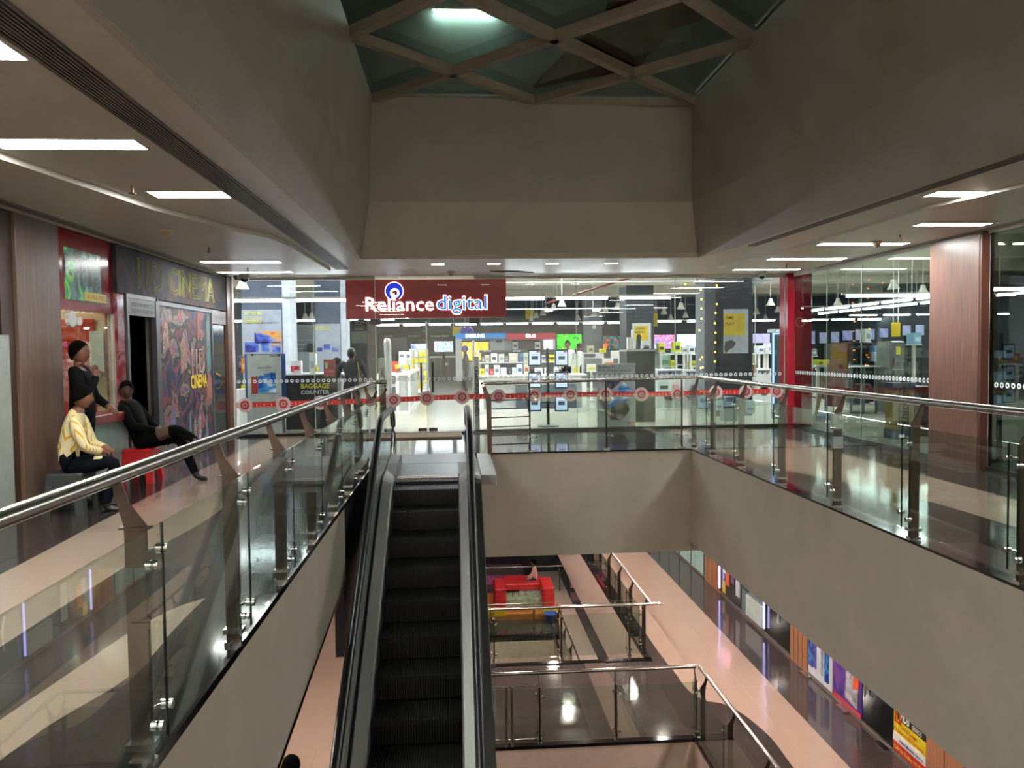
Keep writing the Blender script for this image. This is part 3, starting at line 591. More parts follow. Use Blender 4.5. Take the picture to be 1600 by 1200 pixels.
def dome(x, y, z, label, s=1.0):
    t = thing('dome_camera', (x, y, z), label, 'camera', 'ceiling cameras')
    obj('mount', MB().lathe((x, y, z), [(0, 0), (.08*s, 0), (.085*s, -.07*s), (.07*s, -.09*s), (0, -.09*s)]), mat('8d8a85', .4), t); obj('dome', MB().ball((x, y, z-.09*s), (.06*s, .06*s, .06*s)), mat('111111', .1), t)
dome(-3.72, 14.3, ZC, 'grey dome camera on the ceiling at the left end of the store glass', 1.1); dome(-3.98, 14.7, ZC, 'tiny black camera beside the grey dome on the left', .5); dome(5.75, 14.6, 2.966, 'dark dome camera on the ceiling by the red pillar', .9)
# ================================================================ LEFT SIDE: COLUMN, BOOTH, CINEMA
XL = -4.16
wl = sempty('wall_left', 'left wall of the walkway behind the column, booth and cinema front', (XL-.1, 5, 0))
obj('wall_body', MB().box(-4.36, -8, 0, -4.26, 7.8, ZC).box(-4.7, 11.3, 0, -4.26, 15, ZC).box(-6.2, 7.8, 0, -6.1, 15, ZC).box(-6.1, 7.75, 0, -4.26, 7.85, ZC).box(-6.1, 11.25, 0, -4.3, 11.35, ZC), mat('77706a', .5), wl)
obj('wall_head', MB().box(-4.5, 10.0, 2.5, -4.26, 11.4, ZC).box(-6.1, 8.6, 2.86, -4.2, 11.3, ZC+.02), mat('5a1519', .4), wl)
obj('dark_panel', MB().box(-4.26, 2, 0, -4.2, 7.6, 2.9), mat('1c1a1b', .2), wl, 'dark glossy panel near the left edge'); obj('pale_panel', MB().box(-4.26, 7.3, 0, -4.17, 7.7, 1.75), mat('8d938c', .3), wl)
c = thing('wood_column', (-4.2, 8.25, 0), 'wood clad column on the left that two men rest against', 'column', 'wood clad columns')
obj('cladding', MB().bbox(-4.5, 7.85, 0, XL, 8.67, ZC, .004), WOODG, c); obj('edge_strip', MB().box(-4.5, 7.62, 0, -4.19, 7.84, ZC), mat('3a2620', .35), c, 'dark brown edge panel')
# booth
b = thing('booth', (-4.4, 9.4, 0), 'small lit ticket booth with a red front, poster and counter beside the wood column', 'booth')
REDG = mat('8e1620', .12, var=.04)
obj('fascia', MB().bbox(-4.3, 8.68, 2.05, -4.19, 10.02, 2.92, .01), REDG, b, 'dark red glossy panel over the opening')
obj('screen_poster', MB().box(-4.2, (-4.17, 8.829, 2.619)[1], 2.16, -4.175, (-4.17, 9.676, 2.719)[1], 2.72), picture(('1b2b2e', '27484a', '3b6a64', '4f7c70', '5fd435', '3a5b58'), 2.6, .2, .25), b, 'greenish poster screen')
lettering('AVAILABLE', .08, (-4.17, 9.55, 2.22), mat('b8341c', .5), obj('yellow_strip', MB().box(-4.176, 9.25, 2.17, -4.172, 9.8, 2.27), mat('c7b416', .5, emit='c7b416', es=.15), b), 'left', width=.5)
obj('back_wall', MB().box(-5.6, 8.7, 0, -5.55, 10.16, 2.86), mat('d8d0ac', .5), b, 'cream back wall'); obj('side_wall', MB().box(-5.55, 10.1, 0, -4.25, 10.16, 2.5), mat('d8d0ac', .5), b)
obj('red_poster', MB().box(-5.3, 10.07, .5, -4.45, 10.095, 2.0), picture(('a8231f', 'c23a30', 'b82c28', 'd9806c', 'b02620'), 1.6, .3), b); obj('paper_notice', MB().box(-4.50, 10.05, 1.35, -4.33, 10.066, 1.85), mat('c9cfc6', .6), b, 'white paper list')
obj('frame', MB().box(-4.24, 9.96, 0, -4.18, 10.02, 2.05), mat('c8bfae', .35), b); obj('glass_front', MB().box(-4.215, 8.7, .95, -4.205, 9.96, 2.05), GLASS, b)
obj('counter', MB().bbox(-4.3, 8.9, .78, -3.98, 10.02, .88, .01), mat('7c1a20', .3), b, 'red edged counter top'); obj('counter_front', MB().box(-4.25, 8.9, 0, -4.05, 10.0, .78), mat('8fa39c', .35), b, 'pale green counter front')
obj('fan', MB().disc((-4.19, 8.9, 1.95), .09, 'x', .04, 14).disc((-4.19, 9.05, 1.93), .05, 'x', .05, 12), WHITE, b, 'white wall fitting')
t = thing('tube_light', (-5.0, 9.4, 2.5), 'white tube light on the ceiling of the ticket booth', 'light'); obj('tube', MB().cyl((-5.2, 8.9, 2.8), (-5.2, 9.9, 2.8), .018), emis('fff6df', 170), t); obj('batten', MB().box(-5.23, 8.85, 2.815, -5.17, 9.95, 2.86), WHITE, t)
obj('red_pillar', MB().bbox(-4.3, 10.02, 0, -4.15, 10.26, 2.33, .02), picture(('6f1620', '8e2530', 'a86a70', '7c1c26'), 2.5, .15), b, 'shiny wrapped pillar')
# cinema front
cf = thing('cinema_front', (XL, 12.5, 0), 'cinema entrance front with a long faded banner, poster and black doorway', 'cinema front')
bn = obj('banner', MB().box(-4.2, 10.03, 2.32, -4.14, 14.62, 2.93), picture(('20292b', '3c3840', '2e363c', '54423f', '3a3840', '2a383e', '5a5236'), .9, .85), cf, 'long faded picture banner')
lettering('11D CINEMA', None, (-4.135, ((-4.14, 10.646, 2.504)[1]+(-4.14, 13.91, 2.57)[1])/2, 2.62), mat('a8a73a', .5, emit='a8a73a', es=.05), bn, 'left', width=(-4.14, 13.91, 2.57)[1]-(-4.14, 10.646, 2.504)[1], height=.40, outline=.006)
obj('door_frame', MB().box(-4.2, 10.28, 0, -4.13, 10.34, 2.33).box(-4.2, 11.24, 0, -4.13, 11.34, 2.33).box(-4.2, 10.34, 2.28, -4.13, 11.3, 2.33), mat('74757a', .45, .9), cf, 'aluminium door frame')
nt_ = obj('notice', MB().box(-4.19, 10.36, 2.06, -4.14, 11.24, 2.28), mat('86868a', .5), cf, 'white foil notice over the doorway')
lettering('NOTICE: NO ENTRY WITHOUT TICKET', None, (-4.138, 10.8, 2.20), BLACK, nt_, 'left', width=.75, height=.05); lettering('PLEASE WAIT FOR THE NEXT SHOW', None, (-4.138, 10.8, 2.12), BLACK, nt_, 'left', width=.75, height=.05)
obj('doorway', MB().box(-5.6, 10.34, 0, -5.5, 11.24, 2.3).box(-5.5, 10.3, 0, -4.3, 10.34, 2.3).box(-5.5, 11.24, 0, -4.3, 11.3, 2.3).box(-5.5, 10.34, 2.1, -4.22, 11.24, 2.3), mat('050505', .9, var=0, spec=0), cf, 'unlit black doorway'); obj('black_curtain', MB().box(-4.36, 10.34, 0.01, -4.33, 11.24, 2.1), mat('030303', .95, var=0, spec=0), cf)  # plain black sheet closes off the doorway
po = obj('poster_panel', MB().box(-4.2, 11.36, .05, -4.15, 13.75, 2.24), picture(('0c1018', '1a2438', '27305a', '7a2f2a', '22303c', '101418', '8a7468', '2a4468', 'b04a34', '1c2a30'), 2.2, .5, 0, .5, 8), cf, 'large dark crowd picture poster')
obj('panel_frame', MB().box(-4.17, 11.33, 0, -4.13, 11.38, 2.3).box(-4.17, 13.72, 0, -4.13, 13.78, 2.3).box(-4.17, 11.38, 2.24, -4.13, 13.72, 2.3), mat('74757a', .45, .9), cf)
for (a0, z0, a1, z1, hh) in ((13.0, 1.75, 13.15, 2.2, 'b5402e'), (13.45, 1.2, 13.68, 2.15, '3c8a86'), (13.4, .75, 13.7, 1.15, 'c4512e'), (11.5, 1.55, 11.75, 1.95, 'a98a80'), (12.2, 1.25, 12.5, 1.8, 'b07a68'), (12.95, .15, 13.1, .55, '8aa0b8'), (12.7, .15, 12.85, .5, 'a8a09a'), (11.7, .3, 11.95, .75, '4a4f9a'), (12.5, .1, 12.62, .6, '3c7aa8'), (13.3, .1, 13.42, .5, '6a9cc8')):
    obj('print_patch', MB().prism([(a0, z0), (a1, z0+.1), (a1-.03, z1), ((a0+a1)/2, z1+.08), (a0+.02, z1-.1)], 'x', -4.149, -4.147), picture((hh, '6a5e58', hh), 6, .6), po)
lettering('11D', None, (-4.145, 13.0, 1.42), mat('c8b0a0', .4), po, 'left', width=.62, height=.42, outline=.012)
lettering('CINEMA', None, (-4.144, 13.02, 1.12), mat('d2b31a', .4, emit='d2b31a', es=.1), po, 'left', width=.8, height=.22, bold=.03)
dr = obj('cinema_door', MB().bbox(-4.22, 13.8, .02, -4.16, 14.58, 2.06, .01), mat('15181a', .12), cf, 'glossy black exit door'); obj('door_handle', MB().tube([(-4.15, 13.95, .95), (-4.09, 13.96, .98), (-4.07, 13.98, 1.08), (-4.09, 13.96, 1.18), (-4.15, 13.95, 1.21)], .014, 8), mat('b98f3c', .25, 1), dr, 'brass pull handle')
nt_ = obj('notice', MB().box(-4.19, 13.8, 2.07, -4.14, 14.58, 2.3), mat('86868a', .5), cf, 'white foil notice over the exit door'); lettering('EXIT ONLY', None, (-4.138, 14.2, 2.18), mat('7a3a3a', .5), nt_, 'left', width=.6, height=.06)
c = thing('end_column', (-4.15, 14.8, 0), 'narrow dark brown column between the cinema front and the store glass', 'column'); obj('cladding', MB().bbox(-4.35, 14.62, 0, -4.12, 14.86, ZC, .005), mat('5b3a2c', .4, var=.1), c); obj('white_edge', MB().box(-4.2, 14.87, 0, -4.10, 14.97, ZC), mat('c9bfb6', .4), c)

# ================================================================ PEOPLE
SKIN = mat('6a4230', .55, var=.05, scale=12); HAIR = mat('060504', .95, var=0, spec=.08)
def figure(label, at, rz, J, cloth, s=1.0, hair='short', head_turn=0, head_tilt=0, group=None, capm=None, fingers=True, extra=None):
    """one continuous skinned body from joints given in a frame facing +x; cloth: materials for (skin, shirt, trousers, shoes)"""
    t = thing('person', at, label, 'person', group)
    V = []; E = []; Rr = []; T = []
    def add(p, r, par=None, tag=1, r2=None):
        V.append(Vector(p)*s); Rr.append((r*s, (r2 or r)*s)); i = len(V)-1
        if par is not None: E.append((par, i)); T.append(tag)
        return i
    pel = add(J['pelvis'], .145, r2=.12); wst = add(J['waist'], .145, pel, 1, .12); ch = add(J['chest'], .165, wst, 1, .13); nb = add(Vector(J['neck'])+Vector((0, 0, .025)), .07, ch, 1); hd = add(J['head'], .055, nb, 0)
    for sd in ('L', 'R'):
        sh = add(Vector(J['sh'+sd])+Vector((0, 0, .02)), .078, ch, 1); el = add(J['el'+sd], .058, sh, 1); wr = add(J['wr'+sd], .042, el, 1)
        w, e = Vector(J['wr'+sd]), Vector(J['el'+sd]); d = (w-e).normalized(); pd = Vector(J.get('hd'+sd, d)).normalized()
        pl = add(w+pd*.055, .034, wr, 0, .02); lat = pd.cross(Vector((0, 0, 1))); lat = lat.normalized() if lat.length > .1 else Vector((0, 1, 0))
        if fingers:
            k1 = pd.cross(lat).normalized()
            if k1.z > 0: k1 = -k1
            for q, ln in ((-1.5, .055), (-.5, .07), (.5, .075), (1.5, .062)):
                b0 = add(w+pd*.085+lat*.018*q, .0105, pl, 0); b1 = add(w+pd*(.085+ln*.55)+lat*.02*q+k1*.01, .0095, b0, 0); add(w+pd*(.085+ln*.85)+lat*.02*q+k1*.035, .008, b1, 0)
            th = add(w+pd*.05+lat*.035+k1*.01, .012, pl, 0); add(w+pd*.085+lat*.055+k1*.02, .010, th, 0)
        hp = add(J['hp'+sd], .105, pel, 2); kn = add(J['kn'+sd], .078, hp, 2); an = add(J['an'+sd], .055, kn, 2); fd = Vector(J['ft'+sd]).normalized()
        hl = add(Vector(J['an'+sd])+fd*.03+Vector((0, 0, -.045)), .04, an, 3); add(Vector(J['an'+sd])+fd*.17+Vector((0, 0, -.055)), .034, hl, 3, .03)
    me = bpy.data.meshes.new('body'); me.from_pydata([tuple(v) for v in V], E, []); me.update()
    ob = bpy.data.objects.new('body_tmp', me); COL.objects.link(ob)
    ob.modifiers.new('skin', 'SKIN'); sk_ = me.skin_vertices[0].data
    for i, r in enumerate(Rr): sk_[i].radius = r
    sk_[0].use_root = True; sb = ob.modifiers.new('sub', 'SUBSURF'); sb.levels = 1; sb.render_levels = 1
    dg = bpy.context.evaluated_depsgraph_get(); bm_ = bpy.data.meshes.new_from_object(ob.evaluated_get(dg)); bpy.data.objects.remove(ob)
    bm_.materials.clear()
    for m_ in cloth: bm_.materials.append(m_)
    for p in bm_.polygons:
        c_ = p.center; best = 1e9
        for (a, b_), tg in zip(E, T):
            A, B = V[a], V[b_]; AB = B-A; u = max(0, min(1, (c_-A).dot(AB)/max(AB.length_squared, 1e-9))); d_ = (c_-(A+AB*u)).length
            if d_ < best: best = d_; p.material_index = tg
        p.use_smooth = True
    body = bpy.data.objects.new('body', bm_); COL.objects.link(body); body.parent = t; body.rotation_euler = (0, 0, rz)
    # head: shaped skull, jaw, nose, brow; faces +x
    h = Vector(J['head'])*s; k = s*1.0
    m = MB(); n1, m1 = 20, 16; vs = []
    for a in range(m1+1):
        ph = math.pi*a/m1; zz = -math.cos(ph)
        for i in range(n1):
            th = 2*math.pi*i/n1; x, y = math.sin(ph)*math.cos(th), math.sin(ph)*math.sin(th)
            rx, ry, rz_ = .098, .076, .118
            if zz < 0: rx *= 1+.12*zz; ry *= 1+.28*zz
            X_, Y_, Z_ = x*rx, y*ry, zz*rz_
            if x > .75 and abs(y) < .25: X_ += .02*math.exp(-((zz+.12)/.14)**2)*(1-abs(y)*3)        # nose
            if x > .5: X_ -= .008*math.exp(-((zz-.08)/.1)**2)*(1 if .2 < abs(y) < .55 else 0)          # eye sockets
            if x > .6 and abs(y) < .4: X_ += .006*math.exp(-((zz+.48)/.08)**2)                        # lips
            if x > .5 and zz < -.75: X_ += .012                                                       # chin
            vs.append((X_*k, Y_*k, Z_*k))
    m.add(vs, [(a*n1+i, a*n1+(i+1)%n1, (a+1)*n1+(i+1)%n1, (a+1)*n1+i) for a in range(m1) for i in range(n1)], True)
    for sd in (-1, 1): m.ball((-.005*k, sd*.078*k, -.01*k), (.016*k, .008*k, .028*k), 8, 5)
    m.k = 1
    for sd in (-1, 1): m.ball((.083*k, sd*.03*k, .012*k), (.008*k, .012*k, .006*k), 8, 5)
    m.k = 2; m.tube([(.088*k, -.02*k, -.058*k), (.096*k, 0, -.057*k), (.088*k, .02*k, -.058*k)], .004*k, 6)
    hm = m.mesh('head', [cloth[0], BLACK, mat('5c2f28', .5)]); ho = bpy.data.objects.new('head', hm); COL.objects.link(ho); ho.parent = t
    Mr = Matrix.Rotation(rz, 4, 'Z'); hc = Mr@(h+Vector((.014, 0, .088))*k); ho.location = hc; ho.rotation_euler = (0, head_tilt, rz+head_turn)
    m = MB(); n1, m1 = 18, 8; vs = []
    for a in range(m1+1):
        ph = math.pi*.68*a/m1
        for i in range(n1):
            th = 2*math.pi*i/n1; f = .5+.5*math.cos(th); cut = ph*(1-.50*f**1.5); x, y, zz = math.sin(cut)*math.cos(th), math.sin(cut)*math.sin(th), math.cos(cut)
            rr = 1.10+.03*math.sin(5*th+a)+random.uniform(-.015, .02); vs.append(((x*.1*rr-.004)*k, y*.08*rr*k, (zz*.118*rr+.004)*k))
    m.add(vs, [(a*n1+i, (a+1)*n1+i, (a+1)*n1+(i+1)%n1, a*n1+(i+1)%n1) for a in range(m1) for i in range(n1)], True)
    he = bpy.data.objects.new('cap' if capm else 'hair', m.mesh('hair', capm or HAIR)); COL.objects.link(he); he.parent = ho
    if capm:
        pk = MB().prism([(.07, -.06), (.14, -.045), (.16, 0), (.14, .045), (.07, .06)], 'z', .03, .04); q = bpy.data.objects.new('peak', pk.mesh('peak', capm)); COL.objects.link(q); q.parent = ho; q.scale = (k, k, k)
    return t, body, ho
def stand(arms=None, lean=0):
    J = dict(pelvis=(0, 0, .93), waist=(0, 0, 1.08), chest=(.0-lean*.5, 0, 1.27), neck=(-lean*.8, 0, 1.44), head=(.005-lean, 0, 1.52), shL=(-lean*.7, .17, 1.38), shR=(-lean*.7, -.17, 1.38),
             elL=(-.03, .24, 1.10), elR=(-.03, -.24, 1.10), wrL=(.04, .24, .86), wrR=(.04, -.24, .86), hpL=(0, .09, .88), hpR=(0, -.09, .88), knL=(.02, .10, .48), knR=(.02, -.10, .48),
             anL=(0, .10, .085), anR=(0, -.10, .085), ftL=(1, .1, 0), ftR=(1, -.1, 0)); J.update(arms or {}); return J
def seat(arms=None, sh=.42, ln=0.0):
    J = dict(pelvis=(0, 0, sh+.1), waist=(.0+ln*.3, 0, sh+.26), chest=(.02+ln*.7, 0, sh+.44), neck=(.03+ln, 0, sh+.62), head=(.05+ln*1.2, 0, sh+.70), shL=(.02+ln, .17, sh+.55), shR=(.02+ln, -.17, sh+.55),
             elL=(.12+ln, .22, sh+.28), elR=(.12+ln, -.22, sh+.28), wrL=(.34, .12, sh+.2), wrR=(.34, -.12, sh+.2), hpL=(.05, .09, sh+.08), hpR=(.05, -.09, sh+.08), knL=(.46, .13, sh+.09), knR=(.46, -.13, sh+.09),
             anL=(.44, .13, .085), anR=(.44, -.13, .085), ftL=(1, .1, 0), ftR=(1, -.1, 0)); J.update(arms or {}); return J
JACK = mat('08080a', .9, var=.1, spec=.15); JEAN = mat('0a0c14', .9, var=.1, spec=.1); DARKC = mat('060607', .9, var=.1, spec=.15); SHOE = mat('15110f', .4)
# striped shirt
STR = bpy.data.materials.new('striped_shirt'); STR.use_nodes = True; nt = STR.node_tree; bs = nt.nodes['Principled BSDF']
tc = nt.nodes.new('ShaderNodeTexCoord'); wv = nt.nodes.new('ShaderNodeTexWave'); wv.bands_direction = 'Y'; wv.inputs['Scale'].default_value = 12; wv.inputs['Distortion'].default_value = .15; wv.inputs['Detail'].default_value = 0
mp = nt.nodes.new('ShaderNodeMapping'); mp.inputs['Scale'].default_value = (1, 1, .25); rp = nt.nodes.new('ShaderNodeValToRGB'); el = rp.color_ramp.elements
el[0].position = 0; el[0].color = (*rgb('b8842c'), 1); el[1].position = 1; el[1].color = (*rgb('c9bf9a'), 1)
for p_, h_ in ((.18, 'c2b04a'), (.3, 'd2c7a4'), (.6, 'cdc2a2'), (.7, 'b5b45a'), (.8, 'd2c9a8')): e_ = el.new(p_); e_.color = (*rgb(h_), 1)
nt.links.new(tc.outputs['Object'], mp.inputs[0]); nt.links.new(mp.outputs[0], wv.inputs[0]); nt.links.new(wv.outputs[0], rp.inputs[0]); nt.links.new(rp.outputs[0], bs.inputs['Base Color']); bs.inputs['Roughness'].default_value = .8
figure('man in a dark jacket standing by the booth with a hand at his chin', (-3.95, 8.62, 0), .15, stand(dict(elR=(.1, -.24, 1.13), wrR=(.17, -.1, 1.34), hdR=(-.15, .25, 1), elL=(.05, .25, 1.12), wrL=(.22, .12, 1.02), knR=(.06, -.1, .48), knL=(-.02, .12, .47)), .03), (SKIN, JACK, JEAN, SHOE), .985, head_turn=-.15, head_tilt=-.18)
figure('man in a yellow striped shirt sitting on a stool against the wood column', (-3.86, 8.02, 0), .25, seat(dict(wrL=(.36, .06, .66), wrR=(.34, -.08, .64), knR=(.50, -.10, .53), anR=(.38, -.12, .085), anL=(.30, .16, .085)), .41, .1), (SKIN, STR, JEAN, SHOE), .95, head_turn=-.1, head_tilt=.12)
figure('man in black sitting on the red stool with one leg crossed', (-3.93, 9.98, 0), -.1, seat(dict(pelvis=(.05, 0, .52), chest=(-.08, 0, .85), neck=(-.14, 0, 1.0), head=(-.14, 0, 1.06), shL=(-.12, .18, .95), shR=(-.1, -.18, .95), waist=(0, 0, .68), elL=(.05, .24, .72), elR=(.06, -.24, .72), wrL=(.24, .06, .66), wrR=(.26, -.08, .66), knL=(.5, .08, .54), anL=(.72, .02, .08), knR=(.5, -.02, .66), anR=(.74, -.02, .52), ftR=(.9, -.3, .15), ftL=(1, -.2, 0)), .42, -.1), (mat('4a3228', .6), DARKC, mat('060607', .9, spec=.1), SHOE), .97, head_turn=-1.0)
def stool(at, m_, label):
    t = thing('stool', at, label, 'stool'); x, y, z = at
    obj('seat', MB().bbox(x-.17, y-.17, .37, x+.17, y+.17, .41, .03), m_, t)
    for sx_ in (-1, 1):
        for sy_ in (-1, 1): obj('leg', MB().add([(x+sx_*a_, y+sy_*b_, z_) for z_, e_ in ((0, .2), (.375, .16)) for a_, b_ in ((e_, e_), (e_-.08, e_), (e_-.08, e_-.02), (e_-.02, e_-.02), (e_-.02, e_-.08), (e_, e_-.08))], [(0, 1, 2, 3, 4, 5), (6, 7, 8, 9, 10, 11)]+[(i, (i+1) % 6, 6+(i+1) % 6, 6+i) for i in range(6)]), m_, t)
    m = MB()
    for a_, b_ in ((1, 0), (-1, 0), (0, 1), (0, -1)):
        m = MB()
        if a_: m.box(x+a_*.165-.008, y-.12, .24, x+a_*.165+.008, y+.12, .37)
        else: m.box(x-.12, y+b_*.165-.008, .24, x+.12, y+b_*.165+.008, .37)
        obj('apron', m, m_, t)
stool((-3.88, 9.95, 0), mat('b01a1e', .35), 'red moulded plastic stool under the man in black'); stool((-3.82, 8.05, 0), mat('2e3231', .6), 'dark grey plastic stool under the man in the striped shirt')

# ================================================================ RIGHT SIDE
c = thing('wood_column', (6.48, 9.8, 0), 'wide reddish wood clad column on the right beside the shop glass', 'column', 'wood clad columns')
obj('cladding', MB().bbox(6.38, 9.3, 0, 6.58, 10.31, ZC, .004), WOOD, c); obj('edge_strip', MB().box(6.39, 9.26, 0, 6.52, 9.3, ZC), mat('4a2a20', .35, var=.1), c)
rp_ = thing('red_pillar', (6.6, 15, 0), 'glossy red pillar at the right corner of the store glass', 'pillar'); obj('shaft', MB().bbox(6.36, 14.85, 0, 6.84, 15.25, ZC, .012), mat('840c1c', .15), rp_); obj('band', MB().disc((6.6, 14.84, 2.02), .1, 'y', .005, 18, .07), mat('b55a60', .3), rp_, 'round sticker ring'); obj('shaft_edge', MB().box(6.355, 14.845, 0, 6.50, 14.855, ZC), mat('98142a', .15), rp_)
def glass_wall(name, label, axis, c0, edges, z0, z1, gm=SHOPGLASS):
    w = sempty(name, label, (c0, edges[0], 0) if axis == 'x' else (edges[0], c0, 0))
    for a, b_ in zip(edges[:-1], edges[1:]):
        m = MB().box(c0-.006, a+.006, z0, c0+.006, b_-.006, z1) if axis == 'x' else MB().box(a+.006, c0-.006, z0, b_-.006, c0+.006, z1)
        p = obj('glass_pane', m, gm, w)
        m = MB().box(c0-.006, b_-.006, z0, c0+.006, b_+.004, z1) if axis == 'x' else MB().box(b_-.007, c0-.006, z0, b_+.006, c0+.006, z1)
        obj('pane_edge', m, mat('a8c0b6', .3, emit='a8c0b6', es=0), p)
    e0, e1 = edges[0], edges[-1]
    for za, zb, mt in ((0, .05, mat('2a2725', .3)), (z1, z1+.06, mat('b9b5ae', .4))):
        m = MB().box(c0-.03, e0, za, c0+.03, e1, zb) if axis == 'x' else MB().box(e0, c0-.03, za, e1, c0+.03, zb)
        obj('channel', m, mt, w)
    return w
GX = [(-4.057, 15, 1.463)[0], (-2.664, 15, 1.445)[0], (-1.515, 15, 1.43)[0]]; GD = [(-1.515, 15, 1.43)[0], (-0.57, 15, 1.417)[0], (0.335, 15, 1.405)[0]]; GR_ = [(0.335, 15, 1.405)[0], (2.278, 15, 1.38)[0], (4.194, 15, 1.355)[0], (5.774, 15, 1.334)[0], 6.36]
w1 = glass_wall('window_1', 'store glass to the left of the doors', 'y', 15, GX, .05, 2.9); w2 = glass_wall('window_2', 'store glass to the right of the doors', 'y', 15, GR_, .05, 2.9)
w3 = glass_wall('window_3', 'right shop glass between the wood column and the red pillar', 'x', 6.5, [10.31, (6.5, 12.329, 1.349)[1], (6.5, 13.524, 1.338)[1], 14.85], .05, 2.9, glassm('d8e0da', .8))
w4 = glass_wall('window_4', 'right shop glass on the near side of the wood column', 'x', 6.5, [-1, 3, 6.2, 9.26], .05, 2.9, glassm('98a196', .9))
dd = sempty('door_1', 'double glass doors of the store', (GD[1], 15, 0))
for i in range(2):
    p = obj('door_leaf', MB().box(GD[i]+.008, 14.99, .04, GD[i+1]-.008, 15.0, 2.12), SHOPGLASS, dd)
    e = GD[1]+(-.012 if i == 0 else .004); obj('leaf_edge', MB().box(e, 14.988, .04, e+.008, 15.002, 2.12), mat('dfe8e2', .3), p)
    hx = (-0.68, 14.93, 1.119)[0] if i == 0 else (-0.465, 14.93, 1.116)[0]
    hp_ = obj('pull_handle', MB().cyl((hx, 14.93, .78), (hx, 14.93, 1.34), .017).cyl((hx, 14.93, .85), (hx, 14.99, .85), .01).cyl((hx, 14.93, 1.27), (hx, 14.99, 1.27), .01), mat('1a1a1c', .3, .5), p)
    s_ = -1 if i == 0 else 1
    obj('floor_patch', MB().box(min(GD[1]+s_*.02, GD[1]+s_*.18), 14.97, .04, max(GD[1]+s_*.02, GD[1]+s_*.18), 15.02, .10), mat('2a2825', .4), p)
    ex = GD[0] if i == 0 else GD[2]; obj('top_patch', MB().box(ex-.1, 14.96, 2.06, ex+.1, 15.03, 2.17), mat('26231f', .4), p)
obj('transom_glass', MB().box(GD[0]+.006, 14.995, 2.13, GD[2]-.006, 15.0, 2.9), SHOPGLASS, dd)
struct('trim_11', MB().box(-4.12, 14.9, 0, 6.4, 15.1, .03), mat('1a1817', .2), 'dark threshold strip under the store glass')
obj('door_mat', MB().bbox((-1.273, 14.242, 0)[0], 14.05, 0, (0.065, 13.998, 0)[0], 14.86, .03, .01), mat('6a543c', .8), None, 'brown door mat in front of the glass doors', 'mat')
# stickers on the glass: red festive tape, mandala discs, dotted band
def sticker_disc(x, z, w, r=.135, ax='y', c0=14.985):
    m = MB(); n = 28
    o_ = (x, c0, z) if ax == 'y' else (c0, x, z); sg = -1
    pts_r = r
    m.disc(o_, r, ax, -.002, 28, r*.62); m.k = 1; p2 = (o_[0]-(0 if ax == 'y' else .0), o_[1], o_[2]); m.disc(p2, r*.62, ax, -.003, 24, r*.34); m.k = 2; m.disc(p2, r*.34, ax, -.004, 20, r*.16); m.k = 1; m.disc(p2, r*.16, ax, -.005, 12)
    obj('mandala_sticker', m, [picture(('a89696', 'c4b0b0', '9c8a8c'), 40, .6), mat('a02832', .5), mat('a08a80', .5)], w)
cxs = [383, 443, 501, 615, 667, 722, 779, 835, 891, 946, 1002, 1058, 1118, 1165, 1213]
zc_ = [(-3.951, 15, 0.592)[2], (-3.248, 15, 0.604)[2], (-2.564, 15, 0.616)[2], (-1.208, 15, 0.642)[2], (-0.583, 15, 0.668)[2], (0.082, 15, 0.681)[2], (0.774, 15, 0.682)[2], (1.459, 15, 0.682)[2], (2.149, 15, 0.69)[2], (2.83, 15, 0.685)[2], (3.527, 15, 0.673)[2], (4.229, 15, 0.674)[2], (4.987, 15, 0.687)[2], (5.584, 15, 0.69)[2], (6.196, 15, 0.692)[2]]
xc_ = [(-3.951, 15, 0.592)[0], (-3.248, 15, 0.604)[0], (-2.564, 15, 0.616)[0], (-1.208, 15, 0.642)[0], (-0.583, 15, 0.668)[0], (0.082, 15, 0.681)[0], (0.774, 15, 0.682)[0], (1.459, 15, 0.682)[0], (2.149, 15, 0.69)[0], (2.83, 15, 0.685)[0], (3.527, 15, 0.673)[0], (4.229, 15, 0.674)[0], (4.987, 15, 0.687)[0], (5.584, 15, 0.69)[0], (6.196, 15, 0.692)[0]]
for x, z in zip(xc_, zc_): sticker_disc(x, z, w1 if x < GX[2] else dd if x < GD[2] else w2)
TAPE = mat('b51f28', .5)
xs_ = [-4.1]+xc_+[6.3]; zs_ = [zc_[0]]+zc_+[zc_[-1]]
for i in range(len(xs_)-1):
    a, b_ = xs_[i], xs_[i+1]; za, zb = zs_[i], zs_[i+1]; L_ = b_-a
    if L_ < .05: continue
    w = w1 if b_ < GX[2] else dd if a < GD[2]-.1 else w2
    y0 = 14.989; m = MB().add([(a, y0, za-.048), (b_, y0, zb-.048), (b_, y0, zb+.048), (a, y0, za+.048), (a, y0-.001, za-.048), (b_, y0-.001, zb-.048), (b_, y0-.001, zb+.048), (a, y0-.001, za+.048)], [(0, 1, 2, 3), (7, 6, 5, 4)])
    tp = obj('red_tape', m, TAPE, w); m = MB(); k_ = max(2, int((L_-.28)/.06))
    for q in range(k_):
        x = a+.15+q*(L_-.3)/max(1, k_-1); z = za+(zb-za)*(x-a)/L_; m.prism([(x-.014, z-.02), (x+.014, z-.02), (x, z+.026)], 'y', 14.984, 14.987) if q % 2 else m.disc((x, 14.987, z+.012), .009, 'y', -.002, 6)
        m.box(x-.02, 14.984, z-.035, x+.015, 14.987, z-.029)
    obj('tape_print', m, mat('e0a070', .5), tp)
def dots(w, a, b_, ax, c0, z):
    m = MB(); x = a
    while x < b_:
        m.disc((x, c0, z) if ax == 'y' else (c0, x, z), .034, ax, -.002, 12, .015); x += .097
    obj('dotted_sticker_band', m, mat('c5ccd0', .5), w, kind='stuff')
